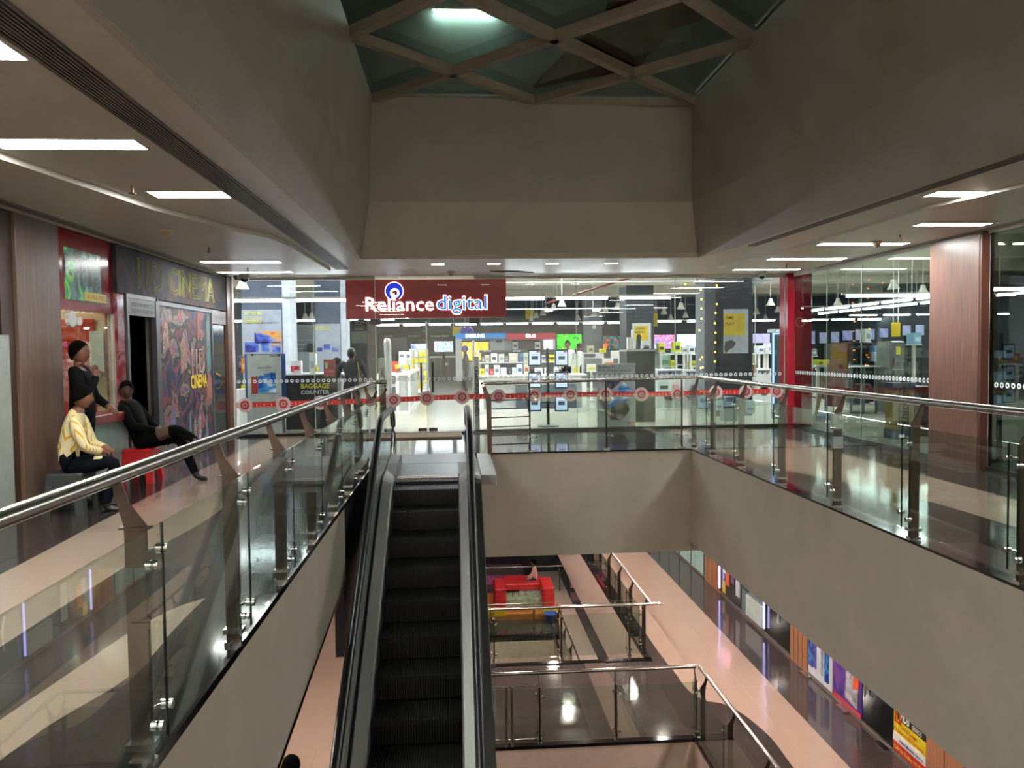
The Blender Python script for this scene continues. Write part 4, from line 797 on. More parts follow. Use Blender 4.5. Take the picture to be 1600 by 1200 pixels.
dots(w1, -4.05, GX[2]-.05, 'y', 14.985, 1.03); dots(dd, GD[0]+.1, GD[2]-.05, 'y', 14.985, 1.03); dots(w2, GD[2]+.1, 6.3, 'y', 14.985, 1.03); dots(w3, 10.4, 14.8, 'x', 6.49, 1.06); dots(w4, 3, 9.2, 'x', 6.49, 1.06)
# ================================================================ STORE SIGN
sg = thing('store_sign', (-.55, 15.25, 2.2), 'red store sign with white and blue glowing letters hanging over the entrance', 'sign')
sx0, sz0, sx1, sz1 = -2.089, 2.184, 0.957, 2.92
obj('sign_box', MB().bbox(sx0, 15.2, sz0, sx1, 15.32, sz1, .008), mat('8c1620', .35, var=.03, emit='8c1620', es=.22), sg, 'dark red sign face')
obj('hanger', MB().box(sx0+.3, 15.24, sz1, sx0+.33, 15.27, 4.2).box(sx1-.33, 15.24, sz1, sx1-.3, 15.27, 4.2), GREYP, sg)
def sign_text(s, rect, m, nm, y, **k):
    x0, z0, x1, z1 = rect
    o = text_mb(s, None, ((x0+x1)/2, y, (z0+z1)/2), 'front', width=x1-x0, height=z1-z0, **k); return obj(nm, o, m, sg)
LW = emis('ffffff', 2.6)
sign_text('Reliance', (-1.715, 2.321, -0.425, 2.587), LW, 'white_lettering', 15.175, bold=.012)
o = sign_text('digital', (-0.389, 2.237, 0.597, 2.626), LW, 'letter_outline', 15.178, bold=.028)
sign_text('digital', (-0.365, 2.261, 0.573, 2.601), emis('1a7ae8', 1.3), 'blue_lettering', 15.170, bold=0)
lx, _, lz = (-1.171, 15.17, 2.697)
m = MB().disc((lx, 15.17, lz), .178, 'y', -.006, 28, .0); obj('emblem_rim', m, LW, sg); em = obj('emblem', MB().disc((lx, 15.163, lz), .162, 'y', -.006, 28), emis('2436d0', 1.3), sg, 'round blue emblem')
m = MB().disc((lx+.01, 15.156, lz-.035), .09, 'y', -.003, 22, .05); m.prism([(lx-.05, lz-.16), (lx+.03, lz-.16), (lx+.0, lz-.03), (lx-.05, lz-.07)], 'y', 15.152, 15.156); obj('emblem_swirl', m, LW, em)
obj('emblem_core', MB().disc((lx+.01, 15.155, lz-.035), .05, 'y', -.002, 18).prism([(lx+.03, lz-.17), (lx+.10, lz-.17), (lx+.07, lz-.09)], 'y', 15.150, 15.154), mat('a81a24', .4, emit='a81a24', es=.3), em)
obj('emblem_flame', MB().prism([(lx-.045, lz-.13), (lx-.02, lz-.165), (lx+.01, lz-.13), (lx-.015, lz-.05)], 'y', 15.146, 15.150), LW, em)

# ================================================================ STORE SHELL
SF = mat('b4af9f', .2, var=.02, scale=2)
sf = sempty('floor', 'pale polished tile floor of the electronics store')
obj('slab', MB().box(-10, 15.06, -.2, 20, 44, -.021).box(6.5, -2, -.2, 20, 15.06, -.021).box(-10, 23, -.021, 20, 44, 0).box(-10, 15.1, -.021, -4.2, 23, 0).box(6.56, -2, -.021, 20, 15.0, -.0015).box(9, 15, -.021, 20, 23, 0), SF, sf)
tiles(sf, -4.2, 15.06, 9, 23, 0, .75, SF)
SC = mat('b9b4a6', .7, var=.05); DW = mat('4b525a', .6, var=.06)
m = MB(); m.box(-10, 15.1, 4.3, 20, 44, 4.4); m.box(6.56, -2, 4.3, 20, 15.1, 4.4); struct('ceiling', m, mat('d6d2c4', .8), 'exposed store ceiling high above the lights')
struct('wall_far', MB().box(-10, 42, 0, 20.1, 42.1, 4.3), DW, 'dark grey far wall of the store')
struct('wall_left', MB().box(-10.1, 15, 0, -10, 44, 4.4).box(-10, 15, 0, -4.36, 15.1, 4.4), mat('9aa2ac', .6), 'store side wall on the left'); struct('wall_right', MB().box(20, -2, 0, 20.1, 42.1, 4.4), mat('59616a', .6), 'store side wall on the right')
struct('wall_near', MB().box(-4.36, 15.05, ZC+.02, 6.7, 15.15, 4.4).box(6.55, -2, ZC+.02, 6.65, 15.15, 4.4).box(6.6, -2.1, 0, 20, -2, 4.4), mat('8a857c', .6), 'bulkhead over the shopfronts')
DB = mat('d8d3c5', .6, var=.03)
for i, (y, z) in enumerate(((19, 3.75), (24, 3.9), (30, 4.0), (36, 4.05))):
    struct('trim_%d' % (20+i), MB().box(-10, y, z, 20, y+.35, 4.3), DB, 'pale ceiling beam across the store')
def duct(x0, y0, x1, y1, z, w, h, label):
    t = thing('air_duct', ((x0+x1)/2, (y0+y1)/2, z), label, 'duct'); a, b_ = Vector((x0, y0, z)), Vector((x1, y1, z)); d = (b_-a); n = Vector((-d.y, d.x, 0)).normalized()
    obj('duct_body', MB().obox((a+b_)/2, d/2, n*w/2, (0, 0, h/2)), mat('a7adb0', .4, .3), t)
    L_ = d.length; d.normalize()
    for i in range(int(L_/1.5)): obj('duct_flange', MB().obox(a+d*(.7+1.5*i), d*.02, n*(w/2+.02), (0, 0, h/2+.02)), mat('8f9598', .4, .3), t)
duct(1.1, 17, 1.1, 34, 3.95, .7, .35, 'grey air duct running away from the viewer above the store entrance'); duct(8.5, 12, 10.8, 30, 3.95, .6, .3, 'grey air duct slanting across the store ceiling on the right'); duct(-3.0, 21, .4, 21.1, 3.95, .4, .25, 'grey air duct crossing the store ceiling on the left')
def pipe(p, q, r, mt, label): t = obj('ceiling_pipe', MB().cyl(p, q, r, n=8), mt, None, label, 'pipe'); return t
PR = mat('7c2a26', .5)
pipe((-4, 18, 3.35), (-.9, 18, 3.35), .02, PR, 'thin red pipe under the store ceiling above the left poster column'); pipe((1.2, 20, 3.5), (6, 20, 3.5), .03, PR, 'red pipe under the store ceiling right of the sign'); pipe((3.0, 26, 3.1), (6.4, 19, 3.9), .03, PR, 'slanting dark red pipe under the store ceiling'); pipe((1.0, 17.6, 3.05), (6.3, 17.6, 3.05), .015, WHITE, 'thin white rail under the store ceiling')
# --- tube rows
TL = emis('f2f6ff', TUBE); TL2 = emis('f2f6ff', TUBE*.55)
def tube_row(x0, x1, y, z, n, label, seg=.86, along='x', r=.028):
    t = thing('tube_light_row', ((x0+x1)/2, y, z), label, 'tube lights', 'rows of white tube lights in the store'); L_ = (x1-x0)/n
    if along == 'x': obj('channel', MB().box(x0, y-.03, z+.03, x1, y+.03, z+.07), WHITE, t)
    else: obj('channel', MB().box(y-.03, x0, z+.03, y+.03, x1, z+.07), WHITE, t)
    for i in range(n):
        a = x0+i*L_+L_*(1-seg)/2; b_ = a+L_*seg
        obj('tube', MB().cyl((a, y, z), (b_, y, z), r, n=8) if along == 'x' else MB().cyl((y, a, z), (y, b_, z), r, n=8), TL2 if 'behind the viewer' in label or 'far row' in label else TL, t)
        if i % 2 == 0:
            q = (a, y, z+.07) if along == 'x' else (y, a, z+.07); obj('hanger', MB().cyl(q, (q[0], q[1], 4.3), .008, n=5), WHITE, t)
if False: pass
tube_row((-6.113, 16.6, 2.672)[0], (4.674, 16.6, 2.613)[0], 16.6, 2.63, 8, 'nearest row of tube lights just behind the store glass', .8)
tube_row((-3.663, 36, 2.787)[0], (8.006, 36, 2.757)[0], 36, 2.76, 10, 'far row of tube lights deep in the store over the television wall', .82, r=.04)
tube_row((9.022, 36, 2.746)[0], (14.927, 36, 2.776)[0], 36, 2.8, 4, 'far row of tube lights deep in the store behind the slim poster column', .8, r=.04)
tube_row((16.154, 36, 2.734)[0], (21.278, 36, 2.684)[0], 36, 2.8, 4, 'far row of tube lights seen through the right shop glass', .85, r=.04)
tube_row(-9, -2.2, 30, 2.75, 5, 'row of tube lights behind the left poster columns', .8)
tube_row(13.5, 29, 12.2, 2.78, 9, 'lower slanting row of tube lights seen through the right shop glass', .86, 'y'); tube_row(13.5, 31, 14.5, 2.86, 10, 'upper slanting row of tube lights seen through the right shop glass', .86, 'y')
tube_row((8.3, 16.6, 2.612)[0], (10.675, 16.6, 2.621)[0], 16.6, 2.63, 2, 'row of tube lights nearest behind the right shop glass', .82)
tube_row((8.402, 12, 2.359)[0], (9.413, 12, 2.362)[0], 12.0, 2.42, 1, 'tube light behind the dark glass beyond the wood column')
for i_ in range(8):  # light panels of the added shop, out of view, for the shaft walls
    x_, y_ = (-2.5, .8, 4.2, 7.4)[i_ % 4], (-9.6, -12.4)[i_//4]
    t = thing('ceiling_light', (x_, y_, 3.28), 'square ceiling panel of the shop behind the viewer, %s from its front left' % nth(i_), 'ceiling light', 'ceiling panels in the shop behind'); obj('panel_frame', MB().box(x_-.64, y_-.64, 3.27, x_+.64, y_+.64, 3.3), WHITE, t); obj('diffuser', MB().box(x_-.6, y_-.6, 3.262, x_+.6, y_+.6, 3.268), emis('fff8f0', TUBE*1.1), t)
tube_row(-2.5, 7, 26, 2.85, 6, 'middle row of tube lights over the counters', .15)
for i_, (x_, y_) in enumerate([(x, y) for y in (17.5, 21, 25.4) for x in (-6.4, -2.8, .2, 3.2, 6.6)]+[(8.4, 12.2), (11, 16), (11, 20), (11.2, 25)]):  # panels out of view, added to brighten the store interior
    t = thing('ceiling_light', (x_, y_, 4.28), 'square white LED panel in the store ceiling, %s from the front left' % nth(i_), 'ceiling light', 'LED panels in the store ceiling'); obj('panel_frame', MB().box(x_-.48, y_-.48, 4.27, x_+.48, y_+.48, 4.3), WHITE, t); obj('diffuser', MB().box(x_-.44, y_-.44, 4.262, x_+.44, y_+.44, 4.268), emis('f4f7ff', TUBE*1.0), t)
# --- pendants
pn = 0
for px, pz, pl in ((-4.736, 2.98, 18.024), (-6.736, 2.98, 33.378), (-6.444, 2.98, 34.38), (-6.07, 2.98, 33.798), (-4.455, 2.98, 26.834), (-4.478, 2.98, 28.582), (3.702, 2.98, 39.266), (3.57, 2.98, 35.397), (3.58, 2.98, 32.831), (3.461, 2.98, 30.585), (3.524, 2.98, 28.656), (3.496, 2.98, 26.158), (5.879, 2.98, 38.184), (5.888, 2.98, 35.938), (5.814, 2.98, 33.303), (5.882, 2.98, 31.051), (5.869, 2.98, 28.612), (8.307, 2.98, 38.796), (6.04, 2.98, 26.946), (8.675, 2.98, 32.708), (10.562, 2.98, 38.554), (8.208, 2.98, 28.563), (10.651, 2.98, 36.329), (8.592, 2.98, 27.349), (10.838, 2.98, 34.365), (12.981, 2.98, 33.576), (15.883, 2.98, 39.859), (10.82, 2.98, 26.701), (13.247, 2.98, 31.917), (15.322, 2.98, 33.448), (15.672, 2.98, 31.83), (13.24, 2.98, 26.752), (11.102, 2.98, 19.483), (15.555, 2.98, 26.443), (12.965, 2.98, 21.259)):
    pn += 1
    y = pl; x = px; z = pz
    t = thing('pendant_lamp', (x, y, z), 'pale bell shaped pendant lamp in the store, %s from the left' % nth(pn-1), 'pendant lamp', 'bell shaped pendant lamps in the store')
    obj('shade', MB().lathe((x, y, z), [(.15, 0), (.145, .02), (.085, .14), (.075, .17), (.07, .22), (.06, .24), (0, .25)], 12).lathe((x, y, z), [(.15, 0), (.07, .13), (0, .15)], 12), mat('bfbcb2', .5), t)
    obj('cord', MB().cyl((x, y, z+.24), (x, y, 4.3), .009, n=5), WHITE, t)

# ================================================================ STORE FURNITURE AND GOODS
def fb(name, rect, Y, d, m, parent=None, label=None, cat=None, group=None, b=.006):
    x0, z0, x1, z1 = rect; return obj(name, MB().bbox(x0, Y, z0, x1, Y+d, z1, b), m, parent, label, cat, group)
def panel(name, rect, Y, m, parent, label=None): return fb(name, rect, Y-.012, .01, m, parent, label, b=.001)
def twrite(s, rect, Y, m, parent, bold=.02):
    x0, z0, x1, z1 = rect; mb = text_mb(s, None, ((x0+x1)/2, Y, (z0+z1)/2), 'front', width=x1-x0, height=z1-z0, bold=bold)
    if mb.v: obj('lettering', mb, m, parent)
def group_at(name, rect, Y, label, cat, group=None): x0, z0, x1, z1 = rect; return thing(name, ((x0+x1)/2, Y, z0), label, cat, group)
SKY = picture(('a03c10', 'c08a28', '4a68a8', '1c2c8c', '0c1c5c'), 1.6, .5, .1, .6, 2, (1, 1, 2.2))
# poster columns on the left
def poster_col(xa, xb, xs, Y, ztop, label, hts):
    t = thing('poster_column', ((xa+xb)/2, Y+.4, 0), label, 'column'); obj('column_body', MB().bbox(xa, Y, 0, xb+.0, Y+.8, ztop), mat('4a5262', .6), t, 'grey blue painted column'); obj('column_side', MB().box(xb, Y+.02, 0, xs, Y+.78, ztop), mat('b4bac2', .5), t); return t
Y1 = 19.0; xa, _, _ = (-5.026, 19, 2.34); xb, _, _ = (-4.096, 19, 2.33); xs, _, _ = (-3.918, 19, 2.329)
t = poster_col(xa, xb, xs, Y1, 4.2, 'wide grey blue column with a big screen poster on the left of the store', None)
panel('poster', (-5.03, 0.648, -4.114, 2.575), Y1, mat('8d939f', .5), t, 'pale poster showing screens')
for s_, r_, h_ in (('GET THE BIG', (-4.978, 2.457, -4.565, 2.532), 'c9c04a'), ('SCREEN', (-4.981, 2.337, -4.568, 2.427), 'b5b294'), ('EXPERIENCE', (-4.983, 2.262, -4.57, 2.337), 'd0c855'), ('CONNECT YOUR SMARTPHONE TO TV', (-4.969, 2.245, -4.172, 2.283), '55585c')): twrite(s_, r_, Y1-.015, mat(h_, .5), t)
for r_, l_ in (((-4.742, 1.792, -4.121, 2.063), 'large screen picture'), ((-4.969, 1.586, -4.659, 1.812), 'small screen picture'), ((-4.585, 1.582, -4.408, 1.823), 'tablet picture'), ((-4.349, 1.564, -4.156, 1.82), 'tablet picture')): panel('screen_print', r_, Y1-.012, SKY, t, l_)
Y1 = 21.0; xa, _, _ = (-3.69, 21, 2.404); xb, _, _ = (-3.03, 21, 2.398); xs, _, _ = (-2.898, 21, 2.397)
t = poster_col(xa, xb, xs, Y1, 4.2, 'narrower grey blue column with a laptop poster left of the red sign', None)
panel('poster', (-3.692, 0.895, -3.047, 2.301), Y1, mat('8f97a3', .5), t, 'pale poster showing laptops')
twrite('BUILD MIGHTY', (-3.678, 2.194, -3.315, 2.244), Y1-.015, mat('c9c04a', .5), t); twrite('PERFORMANCE', (-3.679, 2.135, -3.3, 2.186), Y1-.015, mat('c9c04a', .5), t)
for r_ in ((-3.641, 1.585, -3.509, 1.685), (-3.475, 1.633, -3.31, 1.767), (-3.262, 1.563, -3.096, 1.697)): panel('laptop_print', r_, Y1-.012, SKY, t)
# far dark display bay between the columns
t = group_at('display_bay', (-6.194, 0.389, -5.301, 2.585), 30, 'dark slatted display bay seen between the two poster columns', 'display'); fb('bay_back', (-6.194, 0.389, -5.301, 2.585), 30.0, .1, mat('50575c', .5), t)
for i in range(7): x0, z0, x1, z1 = -6.181, 2.013, -5.288, 2.061; obj('slat', MB().box(x0, 29.96, z0-.16*i, x1, 30.0, z0-.16*i+.02), mat('8c9398', .5), t)
sp_ = -5.503, 1.58, -5.317, 1.886
obj('bay_plinth', MB().bbox(sp_[0]-1.2, 29.3, 0, sp_[2]+.2, 30.0, sp_[1]), mat('6a7074', .5), t)
fb('speaker', sp_, 29.6, .2, BLACK, None, 'black speaker standing on the slatted display bay', 'speaker')
# SAMSUNG-style standee board
t = group_at('poster_stand', (-4.066, -0.053, -3.316, 1.54), 15.5, 'tall grey white phone poster stand just inside the left glass', 'poster stand')
fb('blue_board', (-4.104, 0.46, -3.331, 1.54), 15.62, .03, mat('2b4f8c', .4), t, 'blue board behind the poster'); fb('poster', (-4.03, -0.028, -3.389, 1.527), 15.5, .03, mat('b3b6b6', .4), t, 'pale grey phone poster'); fb('stand_base', (-4.069, -0.045, -3.401, 0.489), 15.56, .3, mat('9fa3a4', .4), t)
for q in ((-3.947, 1.506, -3.899, 1.543), (-3.44, 1.499, -3.392, 1.536)): panel('clip', q, 15.49, BLACK, t)
twrite('SAMSUNG', (-3.598, 1.482, -3.405, 1.519), 15.49, mat('2a2c30', .5), t); twrite('Galaxy A70s', (-3.833, 1.245, -3.567, 1.3), 15.49, mat('3a3c40', .5), t, .005)
PH = picture(('c8d8ea', '4a90d0', '1a5aa8', '16407c'), 5, .2, .15, 1, 3, (.4, 1, 1.5))
panel('phone_print', (-3.95, 0.78, -3.829, 1.106), 15.49, mat('a33434', .3), t, 'red phone back'); 
for q in ((-3.823, 0.79, -3.714, 1.123), (-3.708, 0.788, -3.605, 1.158), (-3.599, 0.787, -3.49, 1.181)): panel('phone_print', q, 15.49, PH, t, 'blue phone screen')
# baggage counter
t = group_at('baggage_counter', (-3.363, -0.041, -2.35, 1.14), 16, 'black baggage counter with a white top inside the left glass', 'counter')
r_ = (-3.363, -0.015, -2.35, 1.115); BX0, BZ0, BX1, BZ1 = r_
fb('body', r_, 15.7, .75, mat('202328', .35), t, 'black front panel'); obj('counter_top', MB().bbox(BX0-.02, 15.66, BZ1, BX1+.1, 16.5, BZ1+.03), mat('c8cacc', .3), t); obj('end_post', MB().box(BX1, 15.7, 0, BX1+.07, 16.4, BZ1), mat('b0b4b8', .3), t); obj('plinth', MB().box(BX0, 15.68, 0, BX1+.05, 16.42, .05), mat('c4c4c0', .4), t)
twrite('BAGGAGE', (-3.055, 0.852, -2.5, 0.952), 15.685, mat('c9b93c', .5), t, .03); twrite('COUNTER', (-3.058, 0.739, -2.503, 0.82), 15.685, mat('c8ccd0', .5), t, .03)
t = group_at('leaflet_holder', (-2.601, 1.086, -2.378, 1.411), 15.6, 'red leaflet holder on the baggage counter edge', 'leaflet holder'); fb('holder', (-2.597, 1.087, -2.375, 1.412), 15.62, .03, mat('8f2028', .4), t); panel('leaflet', (-2.568, 1.238, -2.519, 1.363), 15.62, mat('b9bca6', .5), t); panel('print_patch', (-2.571, 1.162, -2.398, 1.212), 15.62, mat('c2555a', .5), t)
STANDS = [False]
def goods(name, rect, Y, d, m, label, cat, group=None, top=None):
    o = fb(name, rect, Y, d, m, None, label, cat, group, .004); return o
def carton(rect, Y, label, h_, h2=None, d=.2, group=None, band=.35, cat='box'):
    x0, z0, x1, z1 = rect; t = thing('product_box', ((x0+x1)/2, Y, z0), label, cat, group)
    fb('carton', rect, Y, d, mat(h_, .45), t, None)
    if STANDS[0] and z0 > .25 and Y not in (24.4, 24.3, 17.6):
        s_ = thing('display_stand', ((x0+x1)/2, Y, 0), 'slim white stand under the '+' '.join(label.split()[:11]), 'stand', 'display stands'); xm, w_ = (x0+x1)/2, (x1-x0)/2
        obj('stand_top', MB().box(x0-.01, Y-.02, z0-.02, x1+.01, Y+d+.02, z0), WHITE, s_); obj('stand_post', MB().box(xm-.03, Y+d/2-.03, .02, xm+.03, Y+d/2+.03, z0-.02), WHITE, s_); obj('stand_foot', MB().box(xm-w_*.8, Y, 0, xm+w_*.8, Y+d, .02), WHITE, s_)
    zz = z0+(z1-z0)*.25; obj('print_patch', MB().box(x0+(x1-x0)*.18, Y-.006, zz, x1-(x1-x0)*.18, Y-.001, zz+(z1-z0)*band), mat(h2 or '5a6068', .5), t); return t
carton((-2.926, 1.135, -2.801, 1.54), 15.9, 'tall white box on the baggage counter', 'dcdfe2', 'aeb4ba')
carton((-3.318, 1.147, -3.116, 1.391), 16.1, 'white packet with a red mark on the baggage counter', 'e0e2e6', 'b03a40', .12)
t = thing('paper_cup', ((-3.264, 15.95, 1.165)), 'red paper cup at the left end of the baggage counter', 'cup'); cpx, cpy, cpz = (-3.264, 15.95, 1.177); obj('cup', MB().lathe((cpx, cpy, cpz), [(0, 0), (.03, 0), (.042, .12), (.04, .12), (.028, .01)], 12), mat('d4484a', .5), t)
t = thing('sanitizer_bottle', ((-2.784, 15.85, 1.16)), 'small yellow bottle beside the tall white box', 'bottle'); bx_, by_, bz_ = (-2.771, 15.85, 1.173); obj('bottle', MB().lathe((bx_, by_, bz_), [(0, 0), (.03, 0), (.03, .09), (.012, .11), (.012, .14), (0, .14)], 10), YEL, t)
# left edge goods behind the standee
t = group_at('white_plinth', (-4.627, -0.198, -4.468, 0.912), 17, 'white display plinth at the far left of the store glass', 'plinth'); fb('plinth_body', (-4.653, -0.062, -4.441, 0.804), 17, .6, WHITE, t); panel('yellow_tag', (-4.547, 0.817, -4.468, 0.898), 17.0, YEL, t)
carton((-4.654, 1.177, -4.548, 1.504), 17.2, 'dark topped bottle shaped pack at the far left', '3a4250', '7a8490'); carton((-4.562, 1.151, -4.469, 1.45), 17.1, 'orange pack at the far left beside the poster stand', 'd87a28', 'e0b070')
# security gates
def gate(px_rects, Y, label, wx):
    (g0, g1, tube_) = px_rects; t = group_at('security_gate', g0, Y, label, 'security gate', 'antitheft gates inside the doors')
    fb('grey_panel', g0, Y, .35, mat('8b8f90', .4), t, 'grey gate panel'); x0, z0, x1, z1 = tube_; xm = (x0+x1)/2
    pp = [(xm, Y-.08, .02), (xm, Y-.08, z1-.05), (xm, Y-.05, z1), (xm, Y+.3, z1), (xm, Y+.34, z1-.05), (xm, Y+.34, .02)]; obj('gate_loop', MB().tube(pp, (x1-x0)/2, 10), mat('dfe2e2', .3), t, 'white gate loop')
    x0, z0, x1, z1 = g1; mb = text_mb('SAMSUNG GO GO', None, (0, 0, 0), 'front', width=z1-z0, height=(x1-x0)*.8, bold=.02)
    q = MB().add([(xm2+v[2]*1.0, Y-.004, zm2-v[0]) for v in mb.v for xm2, zm2 in [((x0+x1)/2, (z0+z1)/2)]], mb.f); obj('lettering', q, BLACK, t); return t
gate(((-1.522, -0.162, -1.381, 1.425), (-1.492, 0.559, -1.394, 1.252), (-1.401, 0.933, -1.297, 1.768)), 15.4, 'grey and white security gate to the left of the doorway', 0)
gate(((0.298, -0.058, 0.424, 1.438), (0.318, 0.27, 0.412, 1.25), (0.299, 0.904, 0.336, 1.737)), 15.5, 'grey security gate to the right of the doorway', 0)
# black notice and camera under the sign
t = group_at('hanging_notice', (-1.967, 1.952, -1.68, 2.156), 15.1, 'small black notice with white text hanging under the sign', 'notice'); fb('board', (-1.964, 1.951, -1.678, 2.155), 15.06, .01, BLACK, t)
for i in range(4): x0, z0, x1, z1 = -1.911, 2.112, -1.721, 2.124; obj('text_line', MB().box(x0, 15.05, z0-.045*i, x1-.03*(i % 2), 15.056, z0-.045*i+.012), mat('9a9a98', .5), t)
fb('grey_backing', (-1.983, 1.723, -1.697, 1.94), 15.075, .01, mat('6f7a74', .5), t, 'grey green panel under the notice')
# guard at the baggage counter (back to the viewer) and a colleague behind
NAVY = mat('161c2c', .7, var=.1); 
G_ = figure('security guard in navy uniform with a yellow cord standing at the baggage counter', ((-1.773, 13.544, 0)[0], 16.0, 0) if False else ((-2.057, 15.9, 0.919)[0], 15.55, 0), 1.57, stand(dict(elL=(.12, .30, 1.12), elR=(.12, -.30, 1.12), wrL=(.34, .2, 1.1), wrR=(.34, -.2, 1.1), head=(.06, 0, 1.47), neck=(.04, 0, 1.41), shL=(0, .2, 1.36), shR=(0, -.2, 1.36))), (SKIN, NAVY, NAVY, SHOE), .97, capm=mat('14161c', .6), head_tilt=.15)
obj('lanyard', MB().tube([((-1.92, 15.38, 1.37)), ((-1.887, 15.38, 1.185)), ((-1.883, 15.4, 0.937)), ((-1.9, 15.42, 0.788))], .009, 6), mat('b8a83a', .5), G_[0], 'yellow cord on the back')
figure('second guard in dark clothes bending at the counter beside the first', ((-2.384, 16.6, 0.895)[0], 16.75, 0), 2.8, stand(dict(head=(.14, 0, 1.30), neck=(.1, 0, 1.26), chest=(.08, 0, 1.12), shL=(.08, .18, 1.2), shR=(.08, -.18, 1.2), elL=(.2, .26, 1.0), elR=(.2, -.26, 1.0), wrL=(.4, .12, 1.02), wrR=(.4, -.12, 1.02))), (SKIN, NAVY, NAVY, SHOE), .95)
# ES counter
t = group_at('sales_counter', (-1.8, 0.053, -1.162, 1.027), 19.5, 'white framed sales counter with dark panels left of the doorway view', 'counter'); x0, z0, x1, z1 = -1.955, 0.07, -1.161, 1.028
obj('counter_top', MB().bbox(x0, 19.5, z1-.06, x1, 24.5, z1), WHITE, t); obj('front_panel', MB().box(x0+.1, 19.52, .1, x1-.35, 19.6, z1-.06), mat('434b54', .4), t, 'dark grey front'); obj('side_panel', MB().box(x1-.3, 19.6, .1, x1-.06, 24.4, z1-.06), mat('b8bab6', .4), t)
obj('white_frame', MB().box(x1-.06, 19.5, 0, x1, 19.6, z1-.06).box(x1-.35, 19.5, 0, x1-.28, 19.6, z1-.06).box(x0, 19.5, 0, x0+.1, 19.6, z1-.06).box(x0, 19.48, 0, x1, 24.5, .1), WHITE, t); twrite('ES', (-1.608, 0.692, -1.499, 0.762), 19.5, WHITE, t, .03)
for i, (r_, y_, h_, h2_, l_) in enumerate((((-1.609, 1.056, -1.453, 1.308), 19.6, 'c8442e', '8c2a20', 'orange red box'), ((-1.532, 1.034, -1.39, 1.225), 19.8, 'b9bcbf', '50565c', 'grey box'), ((-1.535, 1.356, -1.367, 1.558), 21, 'e2e4e4', '6a7078', 'white upper box'), ((-1.383, 1.332, -1.245, 1.556), 21.5, 'e2e4e4', '6a7078', 'white upper box on the right'), ((-1.54, 0.985, -1.356, 1.356), 21, 'd4d8da', '9aa0a6', 'white lower box'), ((-1.388, 0.986, -1.251, 1.332), 21.5, 'cdd0d2', '3c4248', 'grey lower box'), ((-1.335, 1.113, -1.209, 1.224), 19.7, 'd8cf1e', 'b8ae18', 'yellow tag card'), ((-1.527, 1.136, -1.434, 1.23), 19.55, 'd8cf1e', 'b8ae18', 'small yellow tag card'), ((-1.767, 1.043, -1.626, 1.2), 19.6, '707a84', 'b8bec4', 'grey gadget pack'))):
    carton(r_, y_, l_+' standing on the white framed sales counter', h_, h2_)
# gondola with yellow tags
t = group_at('tag_gondola', (-1.736, 0.059, -1.04, 1.647), 29, 'pale gondola rack hung with small packets and yellow tags in the doorway view', 'rack'); fb('rack_body', (-1.736, 0.059, -1.063, 1.647), 29, .5, mat('c3c4be', .5), t); fb('rack_base', (-1.79, 0.041, -1.026, 0.181), 28.8, .8, WHITE, t)
random.seed(11); rx0, rz0, rx1, rz1 = -1.712, 0.176, -1.086, 1.577
for i in range(6):
    for j in range(4):
        x = rx0+(rx1-rx0)*(j+.1)/4; z = rz0+(rz1-rz0)*(i+.1)/6; w_ = (rx1-rx0)/4*.75; h_ = (rz1-rz0)/6*.75
        obj('packet', MB().box(x, 28.93, z, x+w_, 28.99, z+h_), mat(random.choice(('d8cf1e', 'e0d83a', 'c9ccd0', 'd8dadc', 'b8563a', '9ab4c8', 'd8d8d4', 'e8c81e')), .5), t)
# far dark panelled display with television
t = group_at('display_wall', (-1.534, -0.046, -0.118, 1.343), 41, 'dark panelled display under the far television', 'display'); fb('body', (-1.534, -0.046, -0.118, 1.31), 41, .6, mat('3c4348', .35), t); fb('shelf', (-1.418, 1.211, -0.075, 1.31), 40.7, .4, WHITE, t); panel('label', (-0.642, 0.81, -0.444, 0.942), 41, WHITE, t)
for i in range(1, 4): x0, z0, x1, z1 = -1.534, -0.046, -0.118, 1.31; xx = x0+(x1-x0)*i/4; obj('seam', MB().box(xx-.02, 40.985, z0, xx+.02, 40.998, z1), mat('6a7278', .4), t)
def tv(rect, Y, label, scr, stand_=False, price=None):
    x0, z0, x1, z1 = rect; t = thing('television', ((x0+x1)/2, Y, z0), label, 'television', 'televisions on the far walls'); b_ = min(.04, (x1-x0)*.05)
    fb('casing', rect, Y, .07, BLACK, t); obj('mount', MB().box((x0+x1)/2-.06, Y+.02, 0, (x0+x1)/2+.06, Y+.06, z0+.05), BLACK, t); obj('screen', MB().box(x0+b_, Y-.006, z0+b_, x1-b_, Y-.001, z1-b_), scr, t); return t
def scr(cols, s=1.2, e=1.2, d=2): return picture(cols, s, .3, e, d, 3)
